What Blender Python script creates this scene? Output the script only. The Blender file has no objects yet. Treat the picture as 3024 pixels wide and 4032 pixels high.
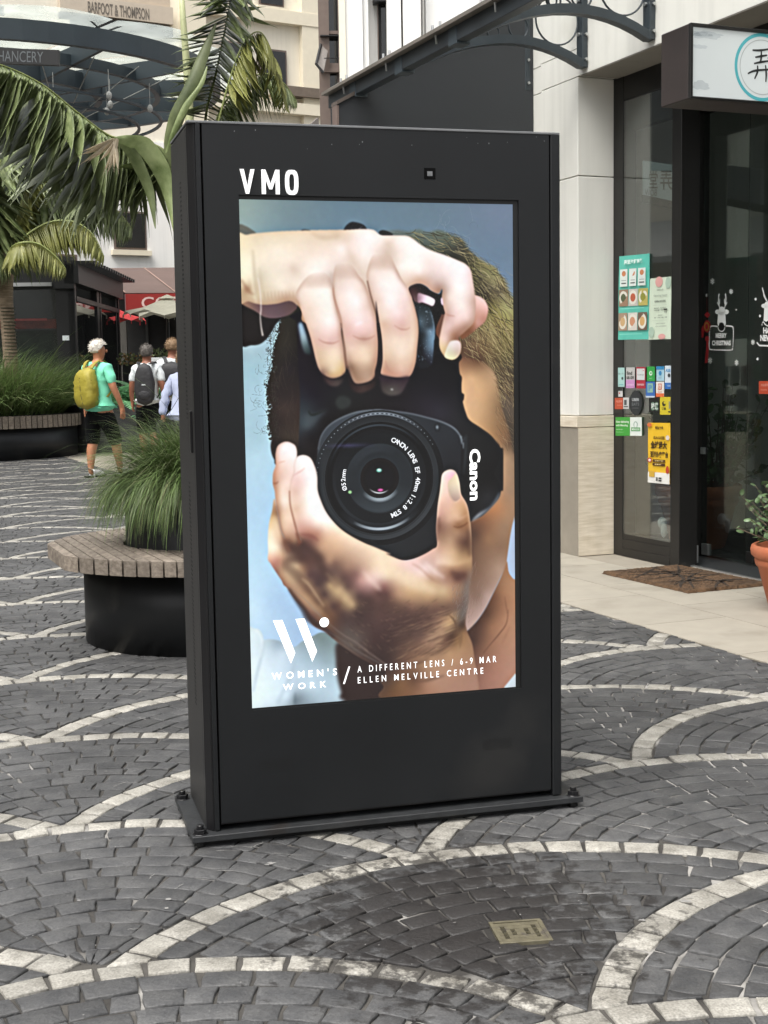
import bpy, bmesh, math, random
import numpy as np
from mathutils import Vector, Matrix

random.seed(7)
rng = np.random.default_rng(7)
scene = bpy.context.scene
col = scene.collection
R = math.radians

# ------------------------------------------------------------------ camera, world, sun, exposure
CAM_F, CAM_P, CAM_R, CAM_H = 5385.33, 0.101057, -0.0158814, 1.12646      # focal length in photo pixels, pitch, roll, height
PW_, PH_ = 3024.0, 4032.0
FWD = Vector((0, math.cos(CAM_P), -math.sin(CAM_P)))
_r0 = Vector((1, 0, 0)); _u0 = _r0.cross(FWD)
RGT = math.cos(CAM_R) * _r0 + math.sin(CAM_R) * _u0
UPV = -math.sin(CAM_R) * _r0 + math.cos(CAM_R) * _u0
EYE = Vector((0, 0, CAM_H))
cd = bpy.data.cameras.new('camera'); cam = bpy.data.objects.new('camera', cd); col.objects.link(cam)
cam.matrix_world = Matrix(((RGT.x, UPV.x, -FWD.x, 0), (RGT.y, UPV.y, -FWD.y, 0), (RGT.z, UPV.z, -FWD.z, CAM_H), (0, 0, 0, 1)))
cd.sensor_fit = 'HORIZONTAL'; cd.sensor_width = 36; cd.lens = 36 * CAM_F / PW_
cd.clip_start = 0.05; cd.clip_end = 600
scene.camera = cam

world = bpy.data.worlds.new('World'); scene.world = world; world.use_nodes = True
wn = world.node_tree; wn.nodes.clear()
sky = wn.nodes.new('ShaderNodeTexSky'); sky.sky_type = 'NISHITA'; sky.sun_disc = False
SUN_EL, SUN_ROT = 62.0, 215.0
sky.sun_elevation = R(SUN_EL); sky.sun_rotation = R(SUN_ROT); sky.air_density = 1.0; sky.dust_density = 6.0; sky.ozone_density = 1.0
hs = wn.nodes.new('ShaderNodeHueSaturation'); hs.inputs['Saturation'].default_value = 0.22     # cloud cover takes the blue out
bg = wn.nodes.new('ShaderNodeBackground'); bg.inputs['Strength'].default_value = 0.15
wo = wn.nodes.new('ShaderNodeOutputWorld')
wn.links.new(sky.outputs[0], hs.inputs['Color']); wn.links.new(hs.outputs[0], bg.inputs['Color']); wn.links.new(bg.outputs[0], wo.inputs['Surface'])

sl = bpy.data.lights.new('sun', 'SUN'); sl.energy = 1.35; sl.angle = R(35); sl.color = (1.0, 0.965, 0.91)
sun = bpy.data.objects.new('sun', sl); col.objects.link(sun); sun.location = (0, 0, 30)
_az = R(SUN_ROT); _el = R(SUN_EL)
_dir = Vector((math.sin(_az) * math.cos(_el), math.cos(_az) * math.cos(_el), math.sin(_el)))   # towards the sun
sun.rotation_euler = _dir.to_track_quat('Z', 'Y').to_euler()
scene.view_settings.view_transform = 'Standard'; scene.view_settings.look = 'None'
EXPO = 0.85
scene.view_settings.exposure = EXPO; scene.view_settings.gamma = 1.0; scene.view_settings.use_curve_mapping = False
scene.cycles.max_bounces = 8; scene.cycles.transparent_max_bounces = 16
scene.cycles.use_denoising = True

# ------------------------------------------------------------------ helpers
def ray(px, py):
    return FWD + RGT * ((px - PW_ / 2) / CAM_F) - UPV * ((py - PH_ / 2) / CAM_F)
def at(px, py, Y):                       # the point at distance Y that a photo pixel shows
    d = ray(px, py); return EYE + d * (Y / d.y)
def gnd(px, py, z=0.0):
    d = ray(px, py); return EYE + d * ((z - CAM_H) / d.z)

class MB:
    """collects vertices and faces, builds ONE mesh object"""
    def __init__(s): s.v = []; s.f = []; s.m = []; s.cur = 0
    def add(s, vs, fs):
        o = len(s.v); s.v += [tuple(p) for p in vs]; s.f += [tuple(i + o for i in f) for f in fs]; s.m += [s.cur] * len(fs); return s
    def box(s, x0, x1, y0, y1, z0, z1):
        v = [(x0, y0, z0), (x1, y0, z0), (x1, y1, z0), (x0, y1, z0), (x0, y0, z1), (x1, y0, z1), (x1, y1, z1), (x0, y1, z1)]
        return s.add(v, [(0, 3, 2, 1), (4, 5, 6, 7), (0, 1, 5, 4), (1, 2, 6, 5), (2, 3, 7, 6), (3, 0, 4, 7)])
    def prism(s, pts, axis, a, b):       # polygon pts (2D, counter-clockwise) extruded along axis 'x','y','z' from a to b
        n = len(pts)
        def P(p, t): return {'x': (t, p[0], p[1]), 'y': (p[0], t, p[1]), 'z': (p[0], p[1], t)}[axis]
        v = [P(p, a) for p in pts] + [P(p, b) for p in pts]
        f = [tuple(range(n))[::-1], tuple(range(n, 2 * n))] + [(i, (i + 1) % n, (i + 1) % n + n, i + n) for i in range(n)]
        return s.add(v, f)
    def quad(s, a, b, c, d): return s.add([a, b, c, d], [(0, 1, 2, 3)])
    def tube(s, pts, r, n=8, caps=True):
        pts = [Vector(p) for p in pts]; rr = r if isinstance(r, (list, tuple)) else [r] * len(pts)
        v = []; f = []; up = Vector((0, 0, 1)); prev = None
        for i, p in enumerate(pts):
            t = (pts[min(i + 1, len(pts) - 1)] - pts[max(i - 1, 0)]).normalized()
            if prev is None:
                a = t.cross(up) if abs(t.dot(up)) < .95 else t.cross(Vector((1, 0, 0)))
            else: a = prev - t * prev.dot(t)
            a.normalize(); prev = a; b = t.cross(a)
            for k in range(n):
                w = 2 * math.pi * k / n; v.append(p + (a * math.cos(w) + b * math.sin(w)) * rr[i])
        for i in range(len(pts) - 1):
            for k in range(n): f.append((i * n + k, i * n + (k + 1) % n, (i + 1) * n + (k + 1) % n, (i + 1) * n + k))
        if caps: f += [tuple(range(n))[::-1], tuple(range((len(pts) - 1) * n, len(pts) * n))]
        return s.add(v, f)
    def lathe(s, prof, n=32, cx=0, cy=0, closed=False):   # prof: (r, z)
        v = []; f = []
        for r, z in prof:
            for k in range(n):
                w = 2 * math.pi * k / n; v.append((cx + r * math.cos(w), cy + r * math.sin(w), z))
        m = len(prof)
        for i in range(m - 1 + (1 if closed else 0)):
            j = (i + 1) % m
            for k in range(n): f.append((i * n + k, i * n + (k + 1) % n, j * n + (k + 1) % n, j * n + k))
        return s.add(v, f)
    def ellipsoid(s, c, rad, n=12, m=8, jit=0):
        v = []; f = []
        for i in range(m + 1):
            ph = math.pi * i / m
            for k in range(n):
                w = 2 * math.pi * k / n; j = 1 + random.uniform(-jit, jit)
                v.append((c[0] + rad[0] * math.sin(ph) * math.cos(w) * j, c[1] + rad[1] * math.sin(ph) * math.sin(w) * j, c[2] + rad[2] * math.cos(ph) * j))
        for i in range(m):
            for k in range(n): f.append((i * n + k, (i + 1) * n + k, (i + 1) * n + (k + 1) % n, i * n + (k + 1) % n))
        return s.add(v, f)
    def strip(s, pts, widths, side):     # flat ribbon along pts; side = vector or list of vectors giving the width direction
        v = []; f = []
        for i, p in enumerate(pts):
            sd = side[i] if isinstance(side, list) else side
            v += [Vector(p) - sd * widths[i] / 2, Vector(p) + sd * widths[i] / 2]
        for i in range(len(pts) - 1): f.append((2 * i, 2 * i + 1, 2 * i + 3, 2 * i + 2))
        return s.add(v, f)
    def build(s, name, mats, parent=None, bevel=0, smooth=False, segs=1):
        me = bpy.data.meshes.new(name); me.from_pydata(s.v, [], s.f)
        if not isinstance(mats, (list, tuple)): mats = [mats]
        for m in mats: me.materials.append(m)
        if len(mats) > 1: me.polygons.foreach_set('material_index', s.m)
        if bevel:
            bm = bmesh.new(); bm.from_mesh(me)
            bmesh.ops.remove_doubles(bm, verts=bm.verts, dist=1e-5)
            eds = [e for e in bm.edges if len(e.link_faces) == 2 and e.calc_face_angle(0) > 0.6]
            try: bmesh.ops.bevel(bm, geom=eds, offset=bevel, segments=segs, affect='EDGES', clamp_overlap=True)
            except Exception: pass
            bm.to_mesh(me); bm.free()
        me.update()
        if smooth: me.polygons.foreach_set('use_smooth', [True] * len(me.polygons))
        o = bpy.data.objects.new(name, me); col.objects.link(o)
        if parent: o.parent = parent
        return o

def tag(o, label=None, cat=None, group=None, kind=None):
    if label: o['label'] = label
    if cat: o['category'] = cat
    if group: o['group'] = group
    if kind: o['kind'] = kind
    return o
def thing(name, label, cat, loc=(0, 0, 0), rz=0.0, group=None):
    o = bpy.data.objects.new(name, None); col.objects.link(o); o.empty_display_size = .1
    o.location = loc; o.rotation_euler = (0, 0, rz); return tag(o, label, cat, group)
def fnormals(me):
    bm = bmesh.new(); bm.from_mesh(me); bmesh.ops.recalc_face_normals(bm, faces=bm.faces); bm.to_mesh(me); bm.free()
def copy_tree(o, parent=None):
    c = o.copy(); col.objects.link(c); c.parent = parent
    for ch in list(o.children): copy_tree(ch, c)
    return c
def catmull(P, n=6, closed=False):
    P = [Vector(p) for p in P]; out = []; m = len(P)
    for i in range(m if closed else m - 1):
        if closed: a, b, c, d = P[(i - 1) % m], P[i], P[(i + 1) % m], P[(i + 2) % m]
        else: a, b, c, d = P[max(i - 1, 0)], P[i], P[i + 1], P[min(i + 2, m - 1)]
        for k in range(n):
            t = k / n; out.append(0.5 * ((2 * b) + (c - a) * t + (2 * a - 5 * b + 4 * c - d) * t * t + (3 * b - a - 3 * c + d) * t ** 3))
    if not closed: out.append(P[-1])
    return out

# ------------------------------------------------------------------ materials
def lin(c):
    if isinstance(c, str):
        c = [int(c[i:i + 2], 16) / 255 for i in (1, 3, 5)]
    return tuple(((x + .055) / 1.055) ** 2.4 if x > .04045 else x / 12.92 for x in c)
def mat(name, base, rough=.6, metal=0., var=.12, scale=6., bump=0., bscale=None, spec=.5, island=0., coat=0., dirt=None, emit=0., two=None, stretch=None, translucent=0., streak=0.):
    """procedural material: base colour (linear) varied by noise, optional per-piece variation, fine bump, dirt patches"""
    m = bpy.data.materials.new(name); m.use_nodes = True; nt = m.node_tree; N = nt.nodes; L = nt.links
    b = N['Principled BSDF']; b.inputs['Roughness'].default_value = rough; b.inputs['Metallic'].default_value = metal
    b.inputs['Specular IOR Level'].default_value = spec; b.inputs['Coat Weight'].default_value = coat
    tc = N.new('ShaderNodeTexCoord'); vec = tc.outputs['Object']
    if stretch:
        mp = N.new('ShaderNodeMapping'); mp.inputs['Scale'].default_value = stretch; L.new(vec, mp.inputs['Vector']); vec = mp.outputs[0]
    nz = N.new('ShaderNodeTexNoise'); nz.inputs['Scale'].default_value = scale; nz.inputs['Detail'].default_value = 6; nz.inputs['Roughness'].default_value = .6
    L.new(vec, nz.inputs['Vector'])
    rp = N.new('ShaderNodeValToRGB'); L.new(nz.outputs['Fac'], rp.inputs['Fac'])
    hi = two if two else tuple(min(1, c * (1 + var)) for c in base); lo = tuple(c * (1 - var) for c in base) if not two else base
    rp.color_ramp.elements[0].position = .32; rp.color_ramp.elements[0].color = (*lo, 1)
    rp.color_ramp.elements[1].position = .68; rp.color_ramp.elements[1].color = (*hi, 1)
    out = rp.outputs['Color']
    if island:
        g = N.new('ShaderNodeNewGeometry'); oi = N.new('ShaderNodeObjectInfo')
        ad = N.new('ShaderNodeMath'); ad.operation = 'ADD'; L.new(g.outputs['Random Per Island'], ad.inputs[0]); L.new(oi.outputs['Random'], ad.inputs[1])
        fr = N.new('ShaderNodeMath'); fr.operation = 'FRACT'; L.new(ad.outputs[0], fr.inputs[0])
        mr = N.new('ShaderNodeMapRange'); mr.inputs['To Min'].default_value = 1 - island; mr.inputs['To Max'].default_value = 1 + island; L.new(fr.outputs[0], mr.inputs['Value'])
        mx = N.new('ShaderNodeVectorMath'); mx.operation = 'SCALE'; L.new(out, mx.inputs[0]); L.new(mr.outputs[0], mx.inputs['Scale']); out = mx.outputs[0]
    if dirt:                              # (colour, scale, threshold)
        dn = N.new('ShaderNodeTexNoise'); dn.inputs['Scale'].default_value = dirt[1]; dn.inputs['Detail'].default_value = 8; L.new(tc.outputs['Object'], dn.inputs['Vector'])
        dr = N.new('ShaderNodeValToRGB'); dr.color_ramp.elements[0].position = dirt[2]; dr.color_ramp.elements[1].position = dirt[2] + .12
        L.new(dn.outputs['Fac'], dr.inputs['Fac'])
        dm = N.new('ShaderNodeMixRGB'); L.new(dr.outputs['Color'], dm.inputs['Fac']); L.new(out, dm.inputs['Color1']); dm.inputs['Color2'].default_value = (*dirt[0], 1); out = dm.outputs[0]
    if streak:                            # faint vertical rain streaks
        sm_ = N.new('ShaderNodeMapping'); sm_.inputs['Scale'].default_value = (7, 7, .35); L.new(tc.outputs['Object'], sm_.inputs['Vector']); sn_ = N.new('ShaderNodeTexNoise'); sn_.inputs['Scale'].default_value = 1.6; sn_.inputs['Detail'].default_value = 7; L.new(sm_.outputs[0], sn_.inputs['Vector'])
        sr = N.new('ShaderNodeMapRange'); L.new(sn_.outputs['Fac'], sr.inputs['Value']); sr.inputs['From Min'].default_value = .5; sr.inputs['From Max'].default_value = .72; sr.inputs['To Min'].default_value = 1; sr.inputs['To Max'].default_value = 1 - streak
        sv = N.new('ShaderNodeVectorMath'); sv.operation = 'SCALE'; L.new(out, sv.inputs[0]); L.new(sr.outputs[0], sv.inputs['Scale']); out = sv.outputs[0]
    L.new(out, b.inputs['Base Color'])
    if bump:
        bn = N.new('ShaderNodeTexNoise'); bn.inputs['Scale'].default_value = bscale or scale * 8; bn.inputs['Detail'].default_value = 4; L.new(vec, bn.inputs['Vector'])
        bp = N.new('ShaderNodeBump'); bp.inputs['Strength'].default_value = 1.0; bp.inputs['Distance'].default_value = bump; L.new(bn.outputs['Fac'], bp.inputs['Height']); L.new(bp.outputs[0], b.inputs['Normal'])
    if emit:
        L.new(out, b.inputs['Emission Color']); b.inputs['Emission Strength'].default_value = emit
    if translucent:
        tr = N.new('ShaderNodeBsdfTranslucent'); L.new(out, tr.inputs['Color']); ms = N.new('ShaderNodeMixShader'); ms.inputs['Fac'].default_value = translucent
        L.new(b.outputs[0], ms.inputs[1]); L.new(tr.outputs[0], ms.inputs[2]); L.new(ms.outputs[0], N['Material Output'].inputs['Surface'])
    return m
def glass_mat(name, tint=(.8, .85, .83), gloss=1.0, rough=.02, ior=1.5, dirt=.03, haze=False):
    m = bpy.data.materials.new(name); m.use_nodes = True; nt = m.node_tree; N = nt.nodes; L = nt.links; N.clear()
    out = N.new('ShaderNodeOutputMaterial'); tr = N.new('ShaderNodeBsdfTransparent'); tr.inputs['Color'].default_value = (*tint, 1)
    gl = N.new('ShaderNodeBsdfGlossy'); gl.inputs['Roughness'].default_value = rough; gl.inputs['Color'].default_value = (gloss, gloss, gloss, 1)
    fr = N.new('ShaderNodeFresnel'); ge = N.new('ShaderNodeNewGeometry'); mi = N.new('ShaderNodeMapRange'); mi.inputs['To Min'].default_value = ior; mi.inputs['To Max'].default_value = 1 / ior
    L.new(ge.outputs['Backfacing'], mi.inputs['Value']); L.new(mi.outputs[0], fr.inputs['IOR'])      # both faces of a pane reflect alike
    mx = N.new('ShaderNodeMixShader'); L.new(fr.outputs[0], mx.inputs[0]); L.new(tr.outputs[0], mx.inputs[1]); L.new(gl.outputs[0], mx.inputs[2])
    df = N.new('ShaderNodeBsdfTranslucent' if haze else 'ShaderNodeBsdfDiffuse'); df.inputs['Color'].default_value = (.72, .78, .74, 1) if haze else (.5, .52, .5, 1)
    nz = N.new('ShaderNodeTexNoise'); nz.inputs['Scale'].default_value = 3
    mu = N.new('ShaderNodeMath'); mu.operation = 'MULTIPLY'; mu.inputs[1].default_value = dirt; L.new(nz.outputs['Fac'], mu.inputs[0])
    m2 = N.new('ShaderNodeMixShader'); L.new(mu.outputs[0], m2.inputs[0]); L.new(mx.outputs[0], m2.inputs[1]); L.new(df.outputs[0], m2.inputs[2])
    L.new(m2.outputs[0], out.inputs['Surface']); return m

M = {}
M['kiosk'] = mat('charcoal powder coat', (.0078, .0088, .0100), .46, dirt=((.017, .017, .017), 2.2, .60), var=.15, scale=3, bump=.0002, bscale=900, spec=.4)
M['kiosk_dark'] = mat('black strip', (.008, .008, .009), .3, var=.1)
M['kiosk_side'] = mat('side powder coat', (.019, .0188, .0185), .5, var=.08, scale=4, bump=.0002, bscale=900, spec=.4)
M['plate'] = mat('steel base plate paint', (.022, .0235, .025), .5, var=.25, scale=25, bump=.0008, bscale=120, dirt=((.02, .018, .017), 9, .6))
M['black'] = mat('black', (.006, .006, .006), .5)
M['white'] = mat('white lettering', (.8, .8, .8), .5, var=.03)
M['silver'] = mat('silver', (.55, .56, .56), .3, metal=.9, var=.08)
M['wall'] = mat('painted render', lin('#e6e4dd'), .75, var=.035, scale=1.3, bump=.0008, bscale=260, dirt=(lin('#d2cfc5'), 1.1, .60), streak=.10)
M['travertine'] = mat('travertine cladding', lin('#cbbfa9'), .45, scale=6, stretch=(1, 1, 11), two=lin('#e6dccb'), streak=.06, bump=.0008, bscale=40)
M['bronze'] = mat('dark bronze aluminium', (.009, .0085, .008), .4, metal=.0, var=.15, scale=4)
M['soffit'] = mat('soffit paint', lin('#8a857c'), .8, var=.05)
M['canopy_steel'] = mat('blue grey steel paint', (.030, .040, .048), .42, var=.2, scale=5, bump=.0005, bscale=90)
M['far_steel'] = mat('far steel paint', (.028, .038, .047), .5, var=.15, scale=1.5)
M['darkwall'] = mat('dark panel', (.026, .029, .033), .6, var=.08, scale=1.2)
M['winglass'] = glass_mat('filmed window glass', tint=(.80, .84, .82), ior=2.1, dirt=.02)
M['shopglass'] = glass_mat('shop glass', tint=(.62, .67, .65), ior=1.9, dirt=.02)
M['canopyglass'] = glass_mat('canopy glass', tint=(.80, .86, .83), ior=1.3, dirt=.55, haze=True)
M['awningglass'] = glass_mat('awning glass', tint=(.95, .96, .955), ior=1.3, dirt=.04)
M['pavglass'] = glass_mat('pavilion glass', tint=(.85, .88, .88), ior=1.32, dirt=.02)
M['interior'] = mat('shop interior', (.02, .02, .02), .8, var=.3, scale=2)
M['tile'] = mat('pale stone tile', lin('#9c968a'), .6, var=.07, scale=7, bump=.0004, bscale=150, island=.045, dirt=(lin('#8e887c'), 3.2, .56))
M['joint'] = mat('tile joint', lin('#8d867a'), .9, var=.1)
M['wood'] = mat('weathered timber', lin('#5d544a'), .8, scale=6, two=lin('#897f73'), stretch=(9, 3, 12), bump=.0016, bscale=30, island=.22, dirt=(lin('#5f564c'), 7, .60))
M['planter'] = mat('black planter steel', (.008, .009, .010), .45, var=.4, scale=3, spec=.4, dirt=((.030, .029, .027), 4, .66))
M['leaf'] = mat('palm leaflet', (.085, .120, .036), .36, scale=8, two=(.29, .34, .16), island=.35, spec=.5, translucent=.25)
M['leaf_yellow'] = mat('yellowing palm leaflet', (.17, .19, .045), .45, scale=8, two=(.36, .36, .11), island=.2, translucent=.3)
M['leaf_dark'] = mat('deep palm leaflet', (.07, .10, .035), .5, scale=8, two=(.17, .21, .08), island=.25, translucent=.15)
M['leaf_dry'] = mat('dry leaflet', (.42, .34, .22), .6, scale=10, two=(.62, .55, .42), translucent=.2)
M['rachis'] = mat('palm leaf stalk', (.16, .19, .05), .5, scale=10, two=(.26, .30, .10))
M['stalk_pale'] = mat('pale palm stem', (.36, .39, .20), .5, scale=10, two=(.48, .50, .28))
M['trunk'] = mat('palm trunk', (.14, .10, .065), .9, scale=7, two=(.30, .23, .16), stretch=(1, 1, 6), bump=.01, bscale=12)
M['grass'] = mat('sedge grass', (.075, .125, .034), .5, scale=6, two=(.155, .225, .075), island=.45, translucent=.25)
M['grass_pale'] = mat('pale sedge grass', (.15, .18, .075), .5, scale=6, two=(.24, .25, .13), island=.3, translucent=.2)
M['fern'] = mat('fern', (.08, .24, .09), .5, scale=6, two=(.20, .46, .22), island=.5, translucent=.35)
M['soil'] = mat('soil', (.03, .024, .018), .95, var=.4, scale=30, bump=.01)
M['skin'] = mat('skin', lin('#b3795a'), .55, var=.1, scale=12)
M['skin_tan'] = mat('tanned skin', lin('#8d5a44'), .55, var=.1, scale=12)
M['hair_white'] = mat('white hair', lin('#cfc9bf'), .7, var=.15, scale=40, bump=.004, bscale=60)
M['hair_grey'] = mat('dark grey hair', lin('#57524d'), .7, var=.3, scale=40, bump=.004, bscale=60)
M['hair_brown'] = mat('light brown hair', lin('#82694e'), .7, var=.3, scale=40, bump=.004, bscale=60)
M['mint'] = mat('mint cotton', lin('#7ddcb8'), .85, var=.08, scale=5, bump=.01, bscale=9)
M['yellow'] = mat('yellow nylon', lin('#958a30'), .6, var=.15, scale=6, bump=.012, bscale=14)
M['tee'] = mat('white cotton', lin('#d4dadb'), .85, var=.05, scale=5, bump=.008, bscale=9)
M['shorts'] = mat('black shorts', (.0035, .004, .0045), .9, var=.3, spec=.15, scale=5, bump=.008, bscale=10)
M['pack'] = mat('black nylon', (.018, .018, .020), .65, var=.3, scale=8, bump=.008, bscale=14)
M['packgrey'] = mat('grey webbing', lin('#a7a5a3'), .7, var=.1)
M['shoe'] = mat('grey trainer mesh', lin('#cfd0ce'), .7, var=.15, scale=30)
M['terracotta'] = mat('terracotta', lin('#a65a38'), .75, scale=5, two=lin('#bb7150'), bump=.0008, bscale=60, dirt=(lin('#c9a48c'), 6, .66))
M['mat'] = mat('coir mat', lin('#3f2f20'), .98, scale=22, two=lin('#644b33'), bump=.006, bscale=220)
M['cream'] = mat('cream render', lin('#e6dfce'), .8, var=.04, scale=.7, streak=.07, dirt=(lin('#cabfa6'), .6, .62))
M['creamtrim'] = mat('cream trim', lin('#e2d9c3'), .8, var=.03)
M['whitewall'] = mat('white render', lin('#eeede9'), .8, streak=.06, var=.03, scale=.8, dirt=(lin('#d3d2cb'), .8, .62))
M['window'] = glass_mat('window glass', tint=(.10, .11, .11), ior=1.6)
M['brownframe'] = mat('bronze window frame', lin('#6b5d55'), .5, var=.1)
M['awning'] = mat('brown awning canvas', lin('#61514c'), .85, var=.06, scale=3, bump=.004, bscale=7)
M['awningstripe'] = mat('awning seam', lin('#947b70'), .8, var=.05)
M['red'] = mat('red sign paint', lin('#98241f'), .6, var=.05)
M['redfab'] = mat('red umbrella canvas', lin('#cf3b3e'), .8, var=.05)
M['beige'] = mat('beige umbrella canvas', lin('#bfb9a8'), .85, var=.05, scale=3, translucent=.15)
M['dark'] = mat('dark recess', (.012, .012, .012), .7, var=.3)
M['cement'] = mat('mortar', (.105, .098, .088), .95, var=.3, scale=14, bump=.003, bscale=60)
M['ground'] = mat('far ground', (.12, .118, .112), .9, var=.15, scale=3)
# ------------------------------------------------------------------ the campaign picture shown on the lit screen, painted in numpy
POST_W, POST_H = 544, 967
SCREEN_E = .98 * 2 ** -EXPO
def paint_poster():
    W, H = POST_W, POST_H
    rs = np.random.RandomState(3)
    HM = np.array([[0.0008336945, -2.158042e-05, -0.769004757], [-7.846034e-06, 0.0004535936, -0.3482209044], [-4.489951e-05, -1.6599154e-05, 1.0]])
    OFF = dict(A=(940, 780), B=(1480, 780), C=(940, 1250), D=(1480, 1250), E=(980, 1700), F=(1480, 1700), G=(980, 2200), H=(1480, 2200))
    def pt(k, x, y):
        px, py = OFF[k][0] + .33755 * x, OFF[k][1] + .33755 * y
        w = HM @ np.array([px, py, 1.0]); return w[0] / w[2] * W, w[1] / w[2] * H
    def parse(s):                                       # 'A20,450 200,410 B0,385 ...'
        out = []; k = 'A'
        for t in s.split():
            if t[0].isalpha(): k = t[0]; t = t[1:]
            out.append(pt(k, *map(float, t.split(','))))
        return np.array(out)
    def spline(P, n=6, closed=True):
        m = len(P); o = []
        for i in range(m if closed else m - 1):
            if closed: a, b, c, d = P[i - 1], P[i], P[(i + 1) % m], P[(i + 2) % m]
            else: a, b, c, d = P[max(i - 1, 0)], P[i], P[i + 1], P[min(i + 2, m - 1)]
            t = np.arange(n)[:, None] / n; o.append(.5 * (2 * b + (c - a) * t + (2 * a - 5 * b + 4 * c - d) * t * t + (3 * b - a - 3 * c + d) * t ** 3))
        if not closed: o.append(P[-1:])
        return np.concatenate(o)
    def fill(P):
        SS = 2; m = np.zeros((H, W + 2)); x0, y0 = P[:, 0], P[:, 1]; x1, y1 = np.roll(x0, -1), np.roll(y0, -1)
        for r in range(max(0, int(y0.min() * SS)), min(H * SS, int(y0.max() * SS) + 1)):
            y = (r + .5) / SS; c = (y0 <= y) != (y1 <= y)
            xs = np.sort(x0[c] + (y - y0[c]) / (y1[c] - y0[c]) * (x1[c] - x0[c])); row = m[r // SS]
            for a, b in zip(xs[::2], xs[1::2]):
                a = min(max(a, 0), W); b = min(max(b, 0), W)
                ia, ib = int(a), int(b)
                if ia == ib: row[ia] += (b - a) / SS
                else: row[ia] += (ia + 1 - a) / SS; row[ia + 1:ib] += 1 / SS; row[ib] += (b - ib) / SS
        return np.clip(m[:, :W], 0, 1)
    def blur(a, s):
        if s <= .3: return a
        r = max(1, int(s * 1.0 + .5))
        for ax in (0, 1):
            for _ in range(3):
                p = np.pad(a, [(r + 1, r) if i == ax else (0, 0) for i in range(a.ndim)], mode='edge'); c = np.cumsum(p, axis=ax)
                a = (np.take(c, range(2 * r + 1, c.shape[ax]), ax) - np.take(c, range(0, c.shape[ax] - 2 * r - 1), ax)) / (2 * r + 1)
        return a
    yy, xx = np.mgrid[0:H, 0:W].astype(float)
    ch, cw = (H + 1) // 2, (W + 1) // 2
    gy, gx = np.mgrid[0:ch, 0:cw].astype(float) * 2 + .5
    def field(s, c0=5.0, **kw):                         # 'A20,450:r,g,b ...' smooth colour surface through sampled points
        P = []; C = []; k = 'A'
        for t in s.split():
            if t[0].isalpha(): k = t[0]; t = t[1:]
            q, c = t.split(':'); P.append(pt(k, *map(float, q.split(',')))); C.append(list(map(float, c.split(','))))
        P = np.array(P); C = np.array(C) / 255; mu = C.mean(0); n = len(P)
        D = np.sqrt(((P[:, None] - P[None]) ** 2).sum(2) + c0 * c0)
        wgt = np.linalg.solve(D - np.eye(n) * 2.5, C - mu)
        out = np.zeros((ch, cw, 3)) + mu
        for (x, y), w_ in zip(P, wgt): out += np.sqrt((gx - x) ** 2 + (gy - y) ** 2 + c0 * c0)[:, :, None] * w_
        out = np.clip(out, C.min(0), C.max(0))
        out = out.repeat(2, 0).repeat(2, 1)[:H, :W]; out[1:-1, 1:-1] = (out[:-2, 1:-1] + out[2:, 1:-1] + out[1:-1, :-2] + out[1:-1, 2:]) / 4
        return out
    img = np.zeros((H, W, 3))
    def put(mask, colr, a=1.0):
        yy_ = np.flatnonzero(mask.any(1))
        if not len(yy_): return
        xx_ = np.flatnonzero(mask.any(0)); S = np.s_[yy_[0]:yy_[-1] + 1, xx_[0]:xx_[-1] + 1]
        c = colr[S] if isinstance(colr, np.ndarray) and colr.ndim == 3 else np.array(colr, float) / 255
        k = (mask * a)[S][:, :, None]; img[S] = img[S] * (1 - k) + c * k
    def soften(m, P, s):
        g = int(s * 3 + 4); x0, x1, y0, y1 = int(max(0, P[:, 0].min() - g)), int(min(W, P[:, 0].max() + g)), int(max(0, P[:, 1].min() - g)), int(min(H, P[:, 1].max() + g))
        if x1 > x0 and y1 > y0: m[y0:y1, x0:x1] = blur(m[y0:y1, x0:x1], s)
        return m
    def reg(s, colr, soft=.8, smooth=True, a=1.0, fade=None):
        P = parse(s); m = soften(fill(spline(P) if smooth else P), P, soft)
        if fade is not None: m = m * np.clip((yy - fade * H) / (.035 * H), 0, 1) ** 1.2
        put(m, colr, a); return m
    def shade(mask, dx, dy, b, colr, a):                # darkens or lightens the side of a form away from (dx,dy)
        s = blur(mask, b) if True else mask; s = np.roll(np.roll(s, int(dy), 0), int(dx), 1); put(np.clip(mask * (1 - s) * 1.6, 0, 1), colr, a)
    def line(s, wd, colr, a=1.0, soft=.6, P=None, closed=False):
        P = spline(parse(s), 8, closed) if P is None else P
        n = len(P); t = np.gradient(P, axis=0); t /= np.linalg.norm(t, axis=1)[:, None] + 1e-9; nn = np.stack([-t[:, 1], t[:, 0]], 1)
        ww = (np.interp(np.linspace(0, 1, n), np.linspace(0, 1, len(wd)), wd) if isinstance(wd, (list, tuple)) else np.full(n, wd))[:, None] / 2
        Q = np.concatenate([P + nn * ww, (P - nn * ww)[::-1]]); put(soften(fill(Q), Q, soft), colr, a)
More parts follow.
